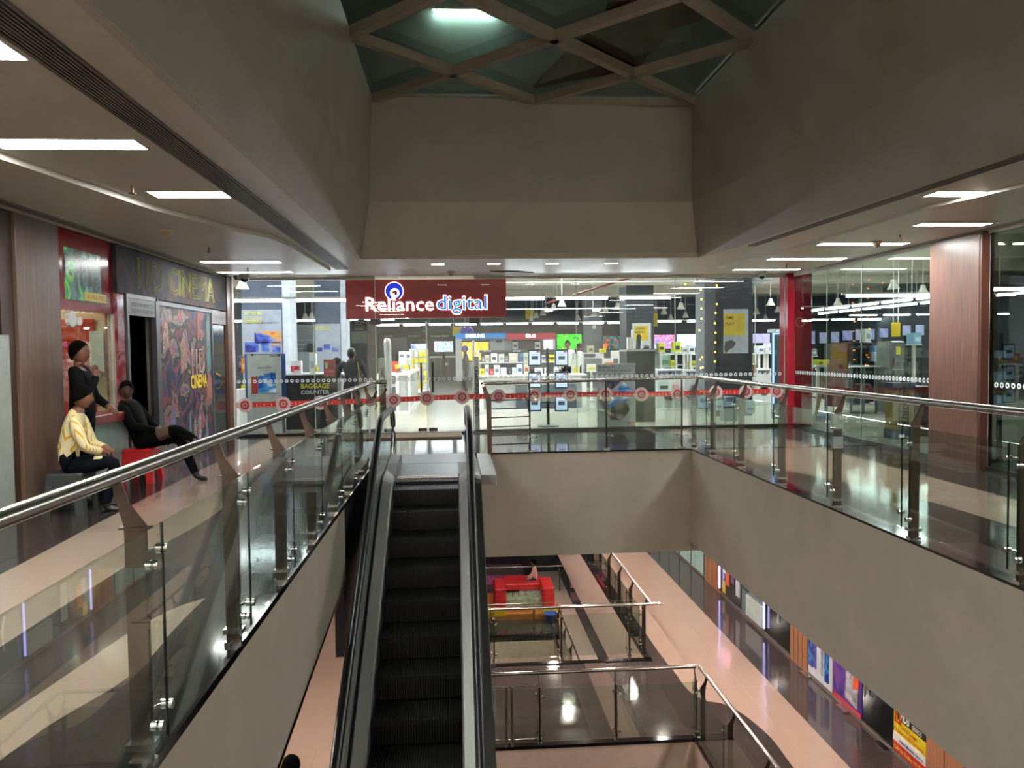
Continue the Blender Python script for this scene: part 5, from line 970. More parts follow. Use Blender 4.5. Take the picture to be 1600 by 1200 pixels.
TVS = [((-3.703, 1.57, -2.528, 2.292), 'switched off television at the left of the far wall', scr(('101018', '1a1c26', '262a38'), 1, .3)),
 ((-2.4, 1.522, -1.516, 1.983), 'wide television with a blue and white banner picture', scr(('3a6ab8', 'e8eef8', '2a4a90'), .8)),
 ((-1.207, 1.474, -0.164, 2.095), 'bright television with a red and blue picture right of the door joint', scr(('c83040', 'f0f4fa', '5aa0e0', 'e8f2fc', 'd86a80'), 2.2)),
 ((4.53, 1.527, 5.741, 2.288), 'television with a vivid green garden picture', scr(('0a8a1a', '2cd028', '58e838', '0c6a18', 'a0f060'), 2.4, 1.3)),
 ((7.03, 1.498, 8.287, 2.212), 'television with an orange and teal swirl on black', scr(('0c1014', '12181c', '1e6a70', '181414', 'e0601c', 'f08a30'), 1.3, 1.0)),
 ((9.551, 1.499, 10.628, 2.247), 'television with a pink and purple ribbon picture', scr(('e8f0fa', 'e0407a', 'd0a0e8', '5a6ae0', 'f0f4fc'), 1.5, 1.1)),
 ((10.717, 1.546, 12.029, 2.268), 'television with a pale blue picture beside the pink one', scr(('d0e8f8', 'e0f0fa', 'c8e0f4'), 1, 1.1)),
 ((14.467, 1.722, 15.402, 2.256), 'television with a lilac sunset picture near the red pillar', scr(('b8b0e0', 'c8c0e8', '8a90d8'), .8, 1.0))]
for r_, l_, s_ in TVS: tv(r_, 41 if '601' in l_ else (r_ and 41), l_, s_) if False else None
for (r_, l_, s_), Y_ in zip(TVS, (41, 41, 40.6, 36, 38, 38, 38.2, 38)): tv(r_, Y_, l_, s_)
for i, (r_, h_) in enumerate((((16.372, 1.654, 16.742, 2.282), '8a90b0'), ((16.427, 1.674, 16.788, 2.198), '9aa0b8'), ((16.454, 1.693, 16.863, 2.202), '9098c8'), ((16.452, 1.765, 16.935, 2.233), '7a80e0'), ((16.477, 1.779, 16.947, 2.26), '9aa4d0'), ((16.471, 1.793, 16.766, 2.233), '7078c8'), ((16.355, 1.855, 16.745, 2.231), '6a70d8'), ((16.008, 1.9, 16.338, 2.285), 'a0a8d8'), ((15.892, 1.882, 16.233, 2.275), 'a8bce0'))):
    tv(r_, 36-i*1.05 if i < 7 else 34.5-i, 'blue lit television in the right shop, %s from the red pillar' % nth(i), scr((h_, 'b8bce8', h_), .7, .8))
# header strips above the far televisions
t = group_at('shelf_header', (-4.072, 2.284, -0.058, 2.515), 41.2, 'dark header strip with small white captions over the far televisions', 'header'); hx_ = -4.072, 2.284, -0.058, 2.515
for x_ in (hx_[0], hx_[2]-.1): obj('header_post', MB().box(x_, 41.3, 0, x_+.1, 41.4, hx_[1]), DARKP, t)
fb('board', (-4.072, 2.284, -0.058, 2.548), 41.2, .2, mat('30353a', .5), t)
for s_, r_ in (('FULL HD', (-3.704, 2.315, -3.312, 2.397)), ('UHD 4K SMART TV', (-2.527, 2.3, -1.904, 2.383)), ('PERSONALISED EXPERIENCE', (-1.345, 2.285, -0.422, 2.368))): twrite(s_, r_, 41.15, mat('c8ccd0', .5), t)
def banner(rect, Y, d, m, par, label, cat):
    x0, z0, x1, z1 = rect; t = thing('yellow_banner', ((x0+x1)/2, Y, z0), label, cat); fb('board', rect, Y, d, m, t)
    for x in (x0+.05, x1-.05): obj('cord', MB().cyl((x, Y+.02, z1), (x, Y+.02, 4.3), .008, n=5), WHITE, t)
banner( (-0.209, 2.283, 0.607, 2.754), 39, .05, mat('b5a020', .5), None, 'mustard yellow banner above the blue display booth', 'banner')
banner( (3.483, 3.104, 3.938, 3.622), 40, .05, mat('b8a826', .5), None, 'yellow banner high above the red display booth', 'banner')
banner( (8.578, 2.512, 8.748, 3.095), 34, .05, mat('b8a826', .5), None, 'thin yellow banner right of the memory poster column', 'banner')
t = thing('balloon_cluster', (0.415, 36, 2.398), 'purple balloons on top of the blue display booth', 'balloons')
bx_, by_, bz_ = (0.38, 35.5, 2.358); obj('string', MB().cyl((bx_, by_, bz_), (bx_, by_, 4.3), .01, n=5), WHITE, t)
for q, (dx, dz, r__) in enumerate(((0, 0, .2), (.2, .03, .18), (.1, .16, .17), (-.12, .1, .14))): bx_, by_, bz_ = (0.38, 35.5, 2.358); obj('balloon', MB().ball((bx_+dx, by_, bz_+dz), (r__, r__, r__*1.15), 12, 8), mat('4a4aa8', .3), t)
# blue and red shop-in-shop booths
t = group_at('display_booth', (-0.118, 0.229, 2.081, 2.29), 34, 'television booth with a bright blue header near the doorway view', 'display booth'); fb('header', (-0.076, 2.07, 2.093, 2.29), 33.9, .3, mat('1a78c8', .4, emit='1a78c8', es=.5), t, 'blue header'); fb('side_panel', (-0.065, 0.243, 0.209, 2.081), 34, .8, mat('c8ccce', .4), t); fb('back_panel', (0.211, 0.392, 2.081, 2.068), 34.7, .1, mat('b4babc', .4), t)
twrite('SAMSUNG', (0.36, 2.098, 1.179, 2.275), 33.88, emis('ffffff', 2), t, .04); twrite('UHD', (1.706, 1.902, 1.959, 2.014), 34.68, BLACK, t)
tv((0.19, 1.078, 1.416, 1.969), 34.5, 'tall television with an orange and yellow liquid picture in the blue booth', scr(('f0b010', 'f8d840', 'f09810', 'fcf4d8', 'f0c020'), 1.4, 1.3))
t = group_at('display_booth', (2.082, 0.362, 4.245, 2.266), 34, 'television booth with a red header beside the blue one', 'display booth'); fb('header', (2.093, 2.018, 4.253, 2.266), 33.9, .3, mat('b02040', .4, emit='b02040', es=.4), t, 'red header'); fb('side_panel', (3.743, 0.349, 4.243, 2.008), 34, .8, mat('c8c0d0', .4), t); fb('back_panel', (2.08, 0.365, 3.743, 2.021), 34.7, .1, mat('a8b0b4', .4), t)
lx_, _, lz_ = (3.028, 33.8, 2.164); obj('round_mark', MB().disc((lx_, 33.89, lz_), .09, 'y', -.01, 18), emis('ffffff', 2), t); twrite('LG', (3.129, 2.083, 3.377, 2.234), 33.88, emis('ffffff', 2), t, .04); fb('bright_panel', (3.736, 1.181, 4.124, 1.98), 33.92, .05, emis('ece4ff', 2.2), t, 'glowing white panel')
tv((2.427, 1.58, 3.635, 1.971), 34.5, 'dark television in the red booth', scr(('101420', '1c2230', '0c1018'), 1.2, .3)); STANDS[0] = True
carton((2.413, 1.613, 2.636, 1.919), 34.3, 'white card at the left of the dark television', 'c4ccc8'); carton((3.39, 1.601, 3.614, 1.907), 34.3, 'white card at the right of the dark television', 'dce4e0')
STANDS[0] = False
# smartphone counter with stocked shelf
t = group_at('smartphone_counter', (0.538, 0.061, 2.732, 1.552), 19.5, 'long white smartphone counter with a two tier stocked shelf', 'counter'); x0, z0, x1, z1 = 0.534, 0.07, 1.755, 0.942; xe = ((3.197, 19.5, 0.688))[0]
obj('counter_top', MB().bbox(x0, 19.4, z1-.05, xe, 20.2, z1), WHITE, t); obj('front_panel', MB().box(x0+.9, 19.46, .12, x1-.05, 19.5, z1-.25).box(x1+.25, 19.46, .12, xe-.25, 19.5, z1-.25), mat('4a525c', .4), t, 'dark grey front panels'); obj('back_panel', MB().box(x0+.1, 19.55, .1, xe-.1, 20.1, z1-.05), mat('a9adab', .4), t)
obj('white_frame', MB().box(x0, 19.42, 0, x0+.1, 19.52, z1-.05).box(x1-.02, 19.42, 0, x1+.12, 19.52, z1-.05).box(xe-.12, 19.42, 0, xe, 19.52, z1-.05).box(x0, 19.4, 0, xe, 20.2, .1).box(x0, 19.42, z1-.12, xe, 19.52, z1-.05), WHITE, t); twrite('SMART PHONES', (1.116, 0.706, 1.527, 0.753), 19.44, WHITE, t, .03); twrite('SMART', (2.256, 0.706, 2.383, 0.769), 19.44, WHITE, t, .03)
hx0, hz0, hx1, hz1 = 0.552, 0.927, 2.47, 1.562
obj('shelf_back', MB().box(hx0+.05, 20.05, hz0, hx1, 20.1, hz1), mat('5c646c', .4), t); obj('shelf_header', MB().box(hx0, 19.95, hz1-.07, hx1, 20.0, hz1), mat('343a42', .4), t); zs2 = ((1.371, 19.8, 1.251))[2]
obj('shelf', MB().box(hx0, 19.75, zs2-.02, hx1, 20.05, zs2), WHITE, t); obj('upright', MB().box(hx0-.04, 19.75, hz0, hx0, 20.05, hz1), WHITE, t); obj('upright', MB().box(hx1, 19.75, hz0, hx1+.04, 20.05, hz1), WHITE, t)
twrite('SMART PHONES', (0.669, 1.523, 0.861, 1.555), 19.94, mat('c8ccd0', .5), t); twrite('SMART PHONES', (1.407, 1.514, 1.6, 1.546), 19.94, mat('c8ccd0', .5), t)
random.seed(21)
for i, (a, w_, h_, c1, c2) in enumerate(((753, 4, 8, '7a8288', 'c8ccd0'), (758, 7, 12, 'b0aa98', '8c8674'), (767, 10, 14, 'd4d8da', '3a3e44'), (779, 9, 13, 'b8b8b4', '8a8c88'), (789, 5, 9, '6a7078', '9aa0a8'), (795, 14, 14, 'b9b2a2', 'd8d4c8'), (812, 6, 13, '3c6a98', '28486a'), (818, 7, 14, 'a8ac98', '7c8070'), (847, 5, 10, 'a8acb4', '70747c'), (858, 8, 11, 'c8c81e', '5a5a40'))):
    xx, _, _ = ((0,),0,0); zz = zs2; x = xx[0] if False else hx0+(a-749)/(868-749)*(hx1-hx0); k_ = (hx1-hx0)/(868-749)
    t2 = thing('product_box', (x, 19.8, zz), 'small product box on the upper shelf of the smartphone counter, %s from the left' % nth(i), 'box', 'boxes on the smartphone shelf'); obj('carton', MB().bbox(x, 19.8, zz, x+w_*k_, 19.95, zz+h_*k_, .004), mat(c1, .45), t2); obj('print_patch', MB().box(x+w_*k_*.2, 19.794, zz+h_*k_*.3, x+w_*k_*.8, 19.799, zz+h_*k_*.6), mat(c2, .5), t2)
for i, (a, w_, h_, c1, c2) in enumerate(((749, 7, 10, 'd8cf1e', '8a8420'), (757, 6, 16, 'c2c8cc', '8a9298'), (764, 6, 9, 'd84048', 'e8a0a0'), (771, 9, 15, 'cfd6dc', '6a727a'), (781, 9, 11, 'dde2e6', 'c8ced2'), (793, 4, 10, '3c4248', '6a7078'), (799, 6, 11, 'd8dcde', 'b8bcc0'), (806, 9, 16, 'ccd4e0', '56607a'), (817, 8, 17, 'c8c2b8', 'b05040'), (834, 12, 10, 'dfe4e2', 'a8aeac'), (849, 7, 10, 'd4dadc', '9aa2a8'), (864, 7, 10, 'dadfe2', 'a0a8ae'))):
    x = hx0+(a-749)/(868-749)*(hx1-hx0); zz = z1; k_ = (hx1-hx0)/(868-749)
    t2 = thing('product_box', (x, 19.55, zz), 'display pack on the top of the smartphone counter, %s from the left' % nth(i), 'box', 'display packs on the smartphone counter'); obj('carton', MB().bbox(x, 19.55, zz, x+w_*k_, 19.7, zz+h_*k_, .004), mat(c1, .45), t2); obj('print_patch', MB().box(x+w_*k_*.2, 19.544, zz+h_*k_*.3, x+w_*k_*.8, 19.549, zz+h_*k_*.65), mat(c2, .5), t2)
# tower of small screens
t = group_at('screen_tower', (1.41, -0.014, 2.225, 1.571), 15.8, 'black pole carrying six framed glowing screens in two columns', 'display stand')
tx_, _, _ = (1.823, 15.9, 0.859); obj('pole', MB().cyl((tx_, 15.9, .02), (tx_, 15.9, (1.83, 15.9, 1.584)[2]), .03, n=10), BLACK, t); obj('round_base', MB().lathe((tx_, 15.9, 0), [(0, 0), (.22, 0), (.22, .015), (.03, .04), (0, .04)], 20), mat('3a3c40', .4), t)
SCR = emis('c4d4f4', 1.5)
for i, (r_, c_) in enumerate((((1.408, 1.23, 1.677, 1.561), 0), ((1.947, 1.222, 2.217, 1.555), 1), ((1.403, 0.783, 1.672, 1.109), 2), ((1.942, 0.774, 2.213, 1.107), 3), ((1.397, 0.322, 1.667, 0.642), 4), ((1.937, 0.312, 2.208, 0.633), 5))):
    x0, z0, x1, z1 = r_; f_ = fb('screen_frame', r_, 15.7, .03, mat('15123a', .3), t, 'dark blue screen frame', b=.004); fb('screen', (x0+.025, z0+.03, x1-.025, z1-.03), 15.692, .006, SCR, f_, b=.001)
    obj('screen_print', MB().box(x0+.07, 15.686, z0+.13, x0+.2, 15.69, z0+.2).box(x0+.06, 15.686, z1-.11, x1-.07, 15.69, z1-.1), mat('5a6a9a', .5), f_); obj('red_mark', MB().box(x1-.1, 15.686, z1-.06, x1-.035, 15.69, z1-.035), mat('d05a80', .5), f_)
    obj('arm', MB().cyl(((x0+x1)/2, 15.74, (z0+z1)/2), (tx_, 15.9, (z0+z1)/2), .01, n=6), BLACK, f_)
# phone poster stand
t = group_at('poster_stand', (2.762, -0.021, 3.564, 1.26), 15.6, 'grey phone poster stand showing a hand holding a blue phone', 'poster stand'); fb('poster', (2.775, -0.008, 3.551, 1.26), 15.6, .04, mat('9aa0aa', .4), t, 'grey poster'); 
for s_, r_ in (('OnePlus 7T', (2.79, 1.168, 3.138, 1.225)), ('90 Hz Display Smooth', (2.79, 1.089, 3.448, 1.146)), ('Like Never Before', (2.789, 1.02, 3.305, 1.077))): twrite(s_, r_, 15.59, mat('2c3038', .5), t, .005)
def poly_px(pts, Y, m, parent, name='print_patch', th=.004): return obj(name, MB().prism([(p[0], p[2]) for p in pts], 'y', Y-th, Y), m, parent)
poly_px([(2.943, 15.59, 0.957), (3.292, 15.59, 0.952), (3.149, 15.59, 0.801), (2.993, 15.59, 0.701)], 15.592, mat('1a2450', .4), t); poly_px([(2.798, 15.59, 0.525), (3.057, 15.59, 0.674), (3.315, 15.59, 0.529), (3.418, 15.59, 0.412), (3.325, 15.59, 0.144), (3.028, 15.59, 0.149), (2.926, 15.59, 0.344)], 15.590, mat('6d6460', .5, var=.2, scale=12), t)
poly_px([(3.304, 15.59, 0.901), (3.498, 15.59, 0.693), (3.17, 15.59, 0.224), (2.965, 15.59, 0.42)], 15.584, PH, t, 'phone_print'); poly_px([(3.055, 15.59, 0.393), (3.328, 15.59, 0.49), (3.43, 15.59, 0.335), (3.273, 15.59, 0.132), (3.04, 15.59, 0.136)], 15.582, mat('2c2a2c', .5, var=.2), t); panel('red_mark', (3.403, 0.051, 3.533, 0.09), 15.6, mat('b8304a', .5), t)
# dark cabinet and memory poster column
t = group_at('dark_cabinet', (3.579, -0.04, 4.197, 1.507), 16.5, 'tall dark green grey cabinet behind the phone poster stand', 'cabinet'); fb('body', (3.579, -0.054, 4.183, 1.507), 16.5, .7, mat('1f2526', .35), t); fb('top_board', (3.559, 1.494, 4.188, 1.534), 16.45, .8, mat('9aa09e', .4), t)
t = group_at('poster_column', (4.703, 0.598, 5.296, 3.226), 21, 'dark column with a yellow memory poster in the middle of the store', 'column'); fb('column_body', (4.543, -0.473, 5.294, 3.244), 21, .9, mat('303538', .5), t); panel('poster', (4.703, 1.547, 5.209, 2.234), 21, mat('b9bec0', .4), t); panel('yellow_print', (4.751, 1.77, 5.134, 2.165), 20.98, mat('c0a820', .5), t); twrite('CHERISH', (4.768, 2.069, 5.046, 2.12), 20.965, DARKP, t); twrite('MEMORY', (4.768, 1.966, 5.045, 2.017), 20.965, DARKP, t)
t = thing('paper_roll', (3.84, 16.6, 1.548), 'dark standing roll on the dark cabinet', 'roll'); qx, qy, qz = (3.863, 16.7, 1.535); obj('roll', MB().cyl((qx, 16.7, qz), (qx+.02, 16.7, qz+.3), .05, n=12), mat('3a3e40', .5), t); obj('roll_core', MB().cyl((qx+.02, 16.7, qz+.3), (qx+.02, 16.7, qz+.32), .03, n=10), BLACK, t)
t = thing('paper_stack', (3.702, 16.6, 1.55), 'white upright catalogues on the dark cabinet', 'papers')
for i in range(3): qx, qy, qz = (3.655, 16.7, 1.537); obj('catalogue', MB().obox((qx+.05*i, 16.75, qz+.13+.08*(i == 2)), (.018, 0, 0), (0, .06, 0), (.0, 0, .13+.08*(i == 2))), WHITE, t)
t = thing('projector', (4.043, 16.7, 1.532), 'grey white gadget lying on the dark cabinet', 'gadget'); qx, qy, qz = (4.03, 16.7, 1.533); obj('body', MB().ball((qx, 16.7, qz+.05), (.09, .07, .05)), mat('50555a', .4), t); obj('lens', MB().cyl((qx-.07, 16.66, qz+.05), (qx-.09, 16.62, qz+.05), .025), WHITE, t)
STANDS[0] = True
# grey wall pier between the green and orange televisions
t = group_at('wall_pier', (6.161, 1.097, 7.252, 3.954), 39, 'flat grey wall pier between the green and the orange televisions', 'pier'); fb('pier_body', (6.289, 1.097, 7.22, 4.017), 39, .5, mat('7c858c', .5), t); panel('round_sign', (6.739, 2.558, 6.9, 2.749), 39, WHITE, t)
# appliances behind the glass, middle
t = group_at('oven_shelf', (3.841, 0.682, 4.494, 1.447), 24, 'white framed shelf unit with a grey oven behind the smartphone counter', 'shelf unit'); fb('frame', (3.903, 0.268, 4.568, 1.445), 24.4, .3, mat('caccca', .4), t); fb('oven', (3.918, 0.368, 4.453, 1.27), 24.1, .3, mat('6a6e70', .3, .4), t, 'grey oven'); panel('header', (3.944, 1.308, 4.286, 1.407), 24.38, mat('3c4248', .4), t)
for i, (r_, y_, c1, c2, l_) in enumerate((((4.682, 0.885, 4.93, 1.253), 25, 'c8ccca', '8a9094', 'white kitchen machine'), ((4.931, 0.881, 5.179, 1.495), 25, 'd2d6d4', '4a5054', 'tall white kitchen machine'), ((5.179, 0.878, 5.407, 1.41), 25, 'c4ccd4', '88929c', 'bluish white kitchen machine'), ((4.07, 1.446, 4.251, 1.665), 24.4, 'b4b48c', '5a5a48', 'beige framed card'), ((4.433, 1.442, 4.614, 1.561), 24.3, 'c4c420', '8a8a20', 'yellow card'), ((4.554, 1.068, 4.792, 1.146), 24, 'd86030', 'c04820', 'orange tray'), ((3.757, 1.256, 4.057, 1.404), 26, 'c8d0c4', 'a0a89c', 'pale low box'), ((3.358, 0.726, 3.585, 1.252), 23, 'b8bcb0', 'c8c43a', 'pale tall box with a yellow strip'), ((3.929, 0.888, 4.183, 1.101), 23.7, 'd0d4c0', 'c8b83a', 'white yellow price card'))):
    carton(r_, y_, l_+' on display beyond the smartphone counter', c1, c2)
def wash(rect, Y, label, body='d0d4d2'):
    x0, z0, x1, z1 = rect; t = thing('washing_machine', ((x0+x1)/2, Y, z0), label, 'washing machine', 'front loading washing machines'); fb('cabinet', rect, Y, .55, mat(body, .3), t); xm = (x0+x1)/2; r = (x1-x0)*.33; zm = z0+(z1-z0)*.45
    obj('door', MB().disc((xm, Y-.03, zm), r, 'y', .03, 24, r*.75), CHROME, t); obj('door_glass', MB().disc((xm, Y-.02, zm), r*.76, 'y', .015, 22), mat('141a2c', .1), t); obj('control_panel', MB().box(x0+.04, Y-.01, z1-.14, x1-.04, Y-.002, z1-.04), mat('5a6066', .3), t); obj('knob', MB().cyl((xm, Y-.03, z1-.09), (xm, Y, z1-.09), .03), CHROME, t)
wash((5.841, -0.041, 6.514, 0.985), 20, 'white front loading washing machine left of the slim poster column'); wash((7.927, -0.078, 8.328, 0.979), 20.5, 'white front loading washing machine near the red pillar'); wash((5.155, -0.044, 5.865, 1.006), 20.2, 'white machine with a printed carton front beside the dark cabinet')
t = group_at('shelf_unit', (5.617, 0.533, 7.352, 1.404), 22, 'white framed shelf unit with green printed cartons right of the dark cabinet', 'shelf unit'); x0, z0, x1, z1 = 5.618, 0.86, 7.352, 1.404
obj('frame', MB().box(x0, 22, z1-.04, x1, 22.4, z1).box(x0, 22, z0+.2, x1, 22.4, z0+.23).box(x0, 22, 0, x0+.05, 22.4, z1).box(x1-.05, 22, 0, x1, 22.4, z1).box((x0+x1)/2, 22, 0, (x0+x1)/2+.05, 22.4, z1), WHITE, t); obj('back', MB().box(x0, 22.4, 0, x1, 22.45, z1), mat('40474c', .4), t)
t = group_at('shelf_unit', (7.803, 0.845, 8.854, 1.377), 23, 'white framed appliance shelf behind the yellow tags near the slim column', 'shelf unit'); x0, z0, x1, z1 = 7.803, 0.844, 8.893, 1.377
obj('frame', MB().box(x0, 23, z1-.04, x1, 23.4, z1).box(x0, 23, z0+.2, x1, 23.4, z0+.23).box(x0, 23, 0, x0+.05, 23.4, z1).box(x1-.05, 23, 0, x1, 23.4, z1), WHITE, t); obj('back', MB().box(x0, 23.4, 0, x1, 23.45, z1), mat('40474c', .4), t)
for i, (r_, y_, c1, c2, l_) in enumerate((((5.567, 1.019, 5.968, 1.36), 21.8, 'a9c4b8', '5a8a7c', 'large pale green printed carton'), ((5.035, 0.46, 5.346, 0.718), 19.6, 'b0c0b8', '3a4a48', 'green grey printed carton in front of the machine'), ((5.336, 0.412, 5.564, 0.782), 19.5, 'cfcfc4', 'd08a8a', 'cream carton with a pink mark'), ((5.546, 1.451, 5.725, 1.698), 21.5, 'c6cc24', '2c3024', 'left yellow green carton on top of the shelf'), ((5.959, 1.446, 6.175, 1.729), 21.5, 'c6cc24', '2c3024', 'right yellow green carton on top of the shelf'), ((6.239, 1.407, 6.402, 1.602), 21.6, 'c4ccd0', '6a7278', 'flat grey box'), ((6.391, 1.405, 6.571, 1.635), 21.5, 'ccd2d6', '3a4248', 'white box with a dark print'), ((6.72, 1.384, 6.936, 1.613), 21.4, 'cfd2d2', 'c0c4c4', 'plain white box'), ((5.913, 1.038, 6.093, 1.216), 21.6, 'c6cc24', '8a8e20', 'yellow tag under the shelf, left'), ((6.474, 1.03, 6.637, 1.191), 21.6, 'c6cc24', '8a8e20', 'yellow tag under the shelf, middle'), ((7.107, 1.033, 7.266, 1.207), 21, 'c6cc24', '8a8e20', 'yellow tag beside the slim column'), ((7.754, 1.101, 7.966, 1.346), 22.8, 'c6cc24', '8a8e20', 'yellow card on the appliance shelf'), ((8.448, 1.073, 8.661, 1.375), 22.8, 'c6cc24', 'a89070', 'yellow card with a photo near the pillar'), ((6.221, 0.659, 6.718, 1.067), 19, 'cfcbc4', '8a7c70', 'white printed appliance carton'), ((6.805, 0.803, 6.952, 1.121), 19.2, 'd8825c', 'e8a080', 'orange coral carton'), ((6.863, 0.822, 7.347, 1.122), 19, '7c5236', '4a2c1e', 'brown coffee printed carton'), ((6.184, 0.43, 6.608, 0.707), 18.6, 'd0ccc6', 'b04a38', 'low white carton with a red print'), ((6.648, 0.378, 7.27, 0.722), 18.8, 'b9a890', '8a7860', 'tan cardboard carton'), ((8.562, 1.376, 8.73, 1.595), 22, 'c8ccd2', '6a7078', 'white small box right of the slim column'), ((8.768, 1.374, 8.843, 1.52), 22, 'd4d8dc', 'c8ccd0', 'small white bottle shaped box'), ((8.842, 1.373, 8.936, 1.665), 22, 'd8dcde', 'b0b4b8', 'tall white bottle shaped box'))):
    carton(r_, y_, l_+', right half of the store', c1, c2, .25 if i < 13 else .35)
# slim column with the TIME PLAY poster, grey column and leaning board
t = group_at('poster_column', (5.819, -0.221, 6.677, 3.177), 17.5, 'near black column with a yellow play time poster behind the glass', 'column'); fb('column_body', (5.819, -0.148, 6.677, 3.205), 17.5, .8, mat('23282c', .4), t, 'dark column'); panel('poster', (5.997, 1.419, 6.573, 2.415), 17.5, mat('9aa4ac', .4), t, 'grey picture poster'); panel('yellow_print', (6.005, 1.824, 6.492, 2.314), 17.48, mat('b9a428', .5), t)
twrite('TIME', (6.036, 2.189, 6.227, 2.254), 17.465, mat('2a2820', .5), t, .005); twrite('PLAY', (6.036, 2.053, 6.242, 2.118), 17.465, mat('2a2820', .5), t, .005); poly_px([(6.034, 17.48, 1.682), (6.182, 17.48, 1.724), (6.285, 17.48, 1.65), (6.226, 17.48, 1.55), (6.137, 17.48, 1.508), (6.048, 17.48, 1.422), (6.019, 17.48, 1.524)], 17.484, mat('3a3c3e', .5), t)
t = group_at('grey_column', (6.063, 0.663, 6.319, 3.32), 19, 'plain grey column left of the near black poster column', 'column'); fb('column_body', (6.063, 0.033, 6.302, 3.351), 19, .8, mat('6d757b', .5), t)
t = group_at('exit_sign', (6.032, 2.04, 6.206, 2.149), 18.9, 'small green exit sign on the plain grey column', 'sign'); fb('sign_box', (6.032, 2.04, 6.206, 2.149), 18.9, .05, mat('2f8a62', .4, emit='2f8a62', es=.6), t); twrite('EXIT', (6.016, 2.068, 6.142, 2.115), 18.88, emis('dff5e8', 1.2), t)
# glowing door frame of the appliance cooler
t = group_at('lit_cooler', (6.609, -0.108, 6.899, 1.914), 16.2, 'tall display cooler with a bluish glowing frame beside the red pillar', 'cooler'); LB = emis('9cc0ff', 2.2)
fb('light_strip', (6.615, 0.233, 6.65, 1.821), 16.2, .03, LB, t); fb('light_strip', (6.614, 1.813, 6.883, 1.847), 16.2, .03, LB, t); fb('cooler_back', (6.786, -0.15, 7.154, 1.909), 16.6, .1, mat('4f6474', .3), t); fb('header', (6.635, 1.858, 6.936, 1.924), 16.15, .4, mat('c8d0e0', .4), t); twrite('SONY', (6.649, 1.865, 6.84, 1.911), 16.14, emis('e8f0ff', 1.6), t, .04)
# suitcase and papers
t = group_at('suitcase', (5.37, 0.141, 5.661, 0.582), 15.6, 'dark purple suitcase behind the glass by the railing corner', 'suitcase'); x0, z0, x1, z1 = 5.37, 0.129, 5.648, 0.556
obj('shell', MB().bbox(x0, 15.6, .06, x1, 15.9, z1, .03), mat('2c2438', .4), t); obj('handle', MB().tube([(x0+.06, 15.85, z1), (x0+.06, 15.85, z1+.12), (x1-.06, 15.85, z1+.12), (x1-.06, 15.85, z1)], .01, 6), CHROME, t); obj('badge', MB().box(x0+.04, 15.59, z1-.09, x0+.14, 15.6, z1-.04), mat('8a8a90', .4), t)
for xx in (x0+.05, x1-.05): obj('wheel', MB().cyl((xx-.015, 15.7, .03), (xx+.015, 15.7, .03), .03, n=10), RUBBER, t)
for r_, l_ in (((4.976, 0.322, 5.194, 0.536), 'white paper leaflet stuck low behind the glass left of the suitcase'), ((5.632, 0.26, 5.839, 0.513), 'white paper leaflet stuck low behind the glass right of the suitcase')):
    t = group_at('leaflet', r_, 15.15, l_, 'leaflet', 'leaflets behind the glass'); fb('sheet', r_, 15.15, .004, mat('a8bccf', .5), t, b=.001); x0, z0, x1, z1 = r_; obj('print_patch', MB().box(x0+.04, 15.146, z0+.06, x1-.04, 15.149, z0+.10), mat('5a6a9a', .5), t)
# people inside the store
figure('store guard in dark uniform and purple cap standing in profile beyond the doors', ((0.29, 27.5, 0.4)[0], 27.5, 0), 3.14, stand(), (SKIN, mat('20242c', .6), mat('14161a', .6), SHOE), 1.0, capm=mat('2c2a66', .6), fingers=False)
figure('dark haired visitor in white before the green television', ((3.51, 25, 1.27)[0], 25, 0), -1.57, stand(), (SKIN, mat('c8cccc', .6), JEAN, SHOE), 1.06, fingers=False)
figure('store clerk in a white shirt beside the green television', ((4.368, 28, 1.231)[0], 28, 0), 2.6, stand(), (SKIN, mat('d0d4d4', .6), JEAN, SHOE), 1.02, fingers=False)
# fairy lights
for px_, lab_, pts_ in ((0, 'string of warm fairy lights hanging left of the grey column', [(4.68, 15.3, 2.977), (4.782, 15.3, 2.864), (4.795, 15.3, 2.688), (4.807, 15.3, 2.5), (4.807, 15.3, 2.325), (4.806, 15.3, 2.124), (4.767, 15.3, 1.898), (4.817, 15.3, 1.369), (4.778, 15.3, 1.319), (4.83, 15.3, 1.167), (4.791, 15.3, 1.155), (4.488, 15.3, 2.803), (4.501, 15.3, 2.978)]),
                        (1, 'string of warm fairy lights hanging at the left edge of the near black column', [(5.09, 15.3, 2.974), (5.115, 15.3, 2.774), (5.115, 15.3, 2.41), (5.089, 15.3, 2.234), (5.076, 15.3, 2.033), (5.088, 15.3, 1.844), (5.082, 15.3, 1.656), (5.081, 15.3, 1.466), (5.075, 15.3, 1.277), (4.898, 15.3, 2.951)])):
    t = thing('fairy_lights', pts_[0], lab_, 'fairy lights'); ps = sorted(pts_, key=lambda p: -p[2]); ps = [(ps[0][0], 15.3, 4.29)]+ps; obj('wire', MB().tube(ps, .004, 4), mat('6a5c30', .5), t)
    for p in pts_: obj('bulb', MB().ball(p, .018, 6, 4), emis('ff9a30', 14), t)
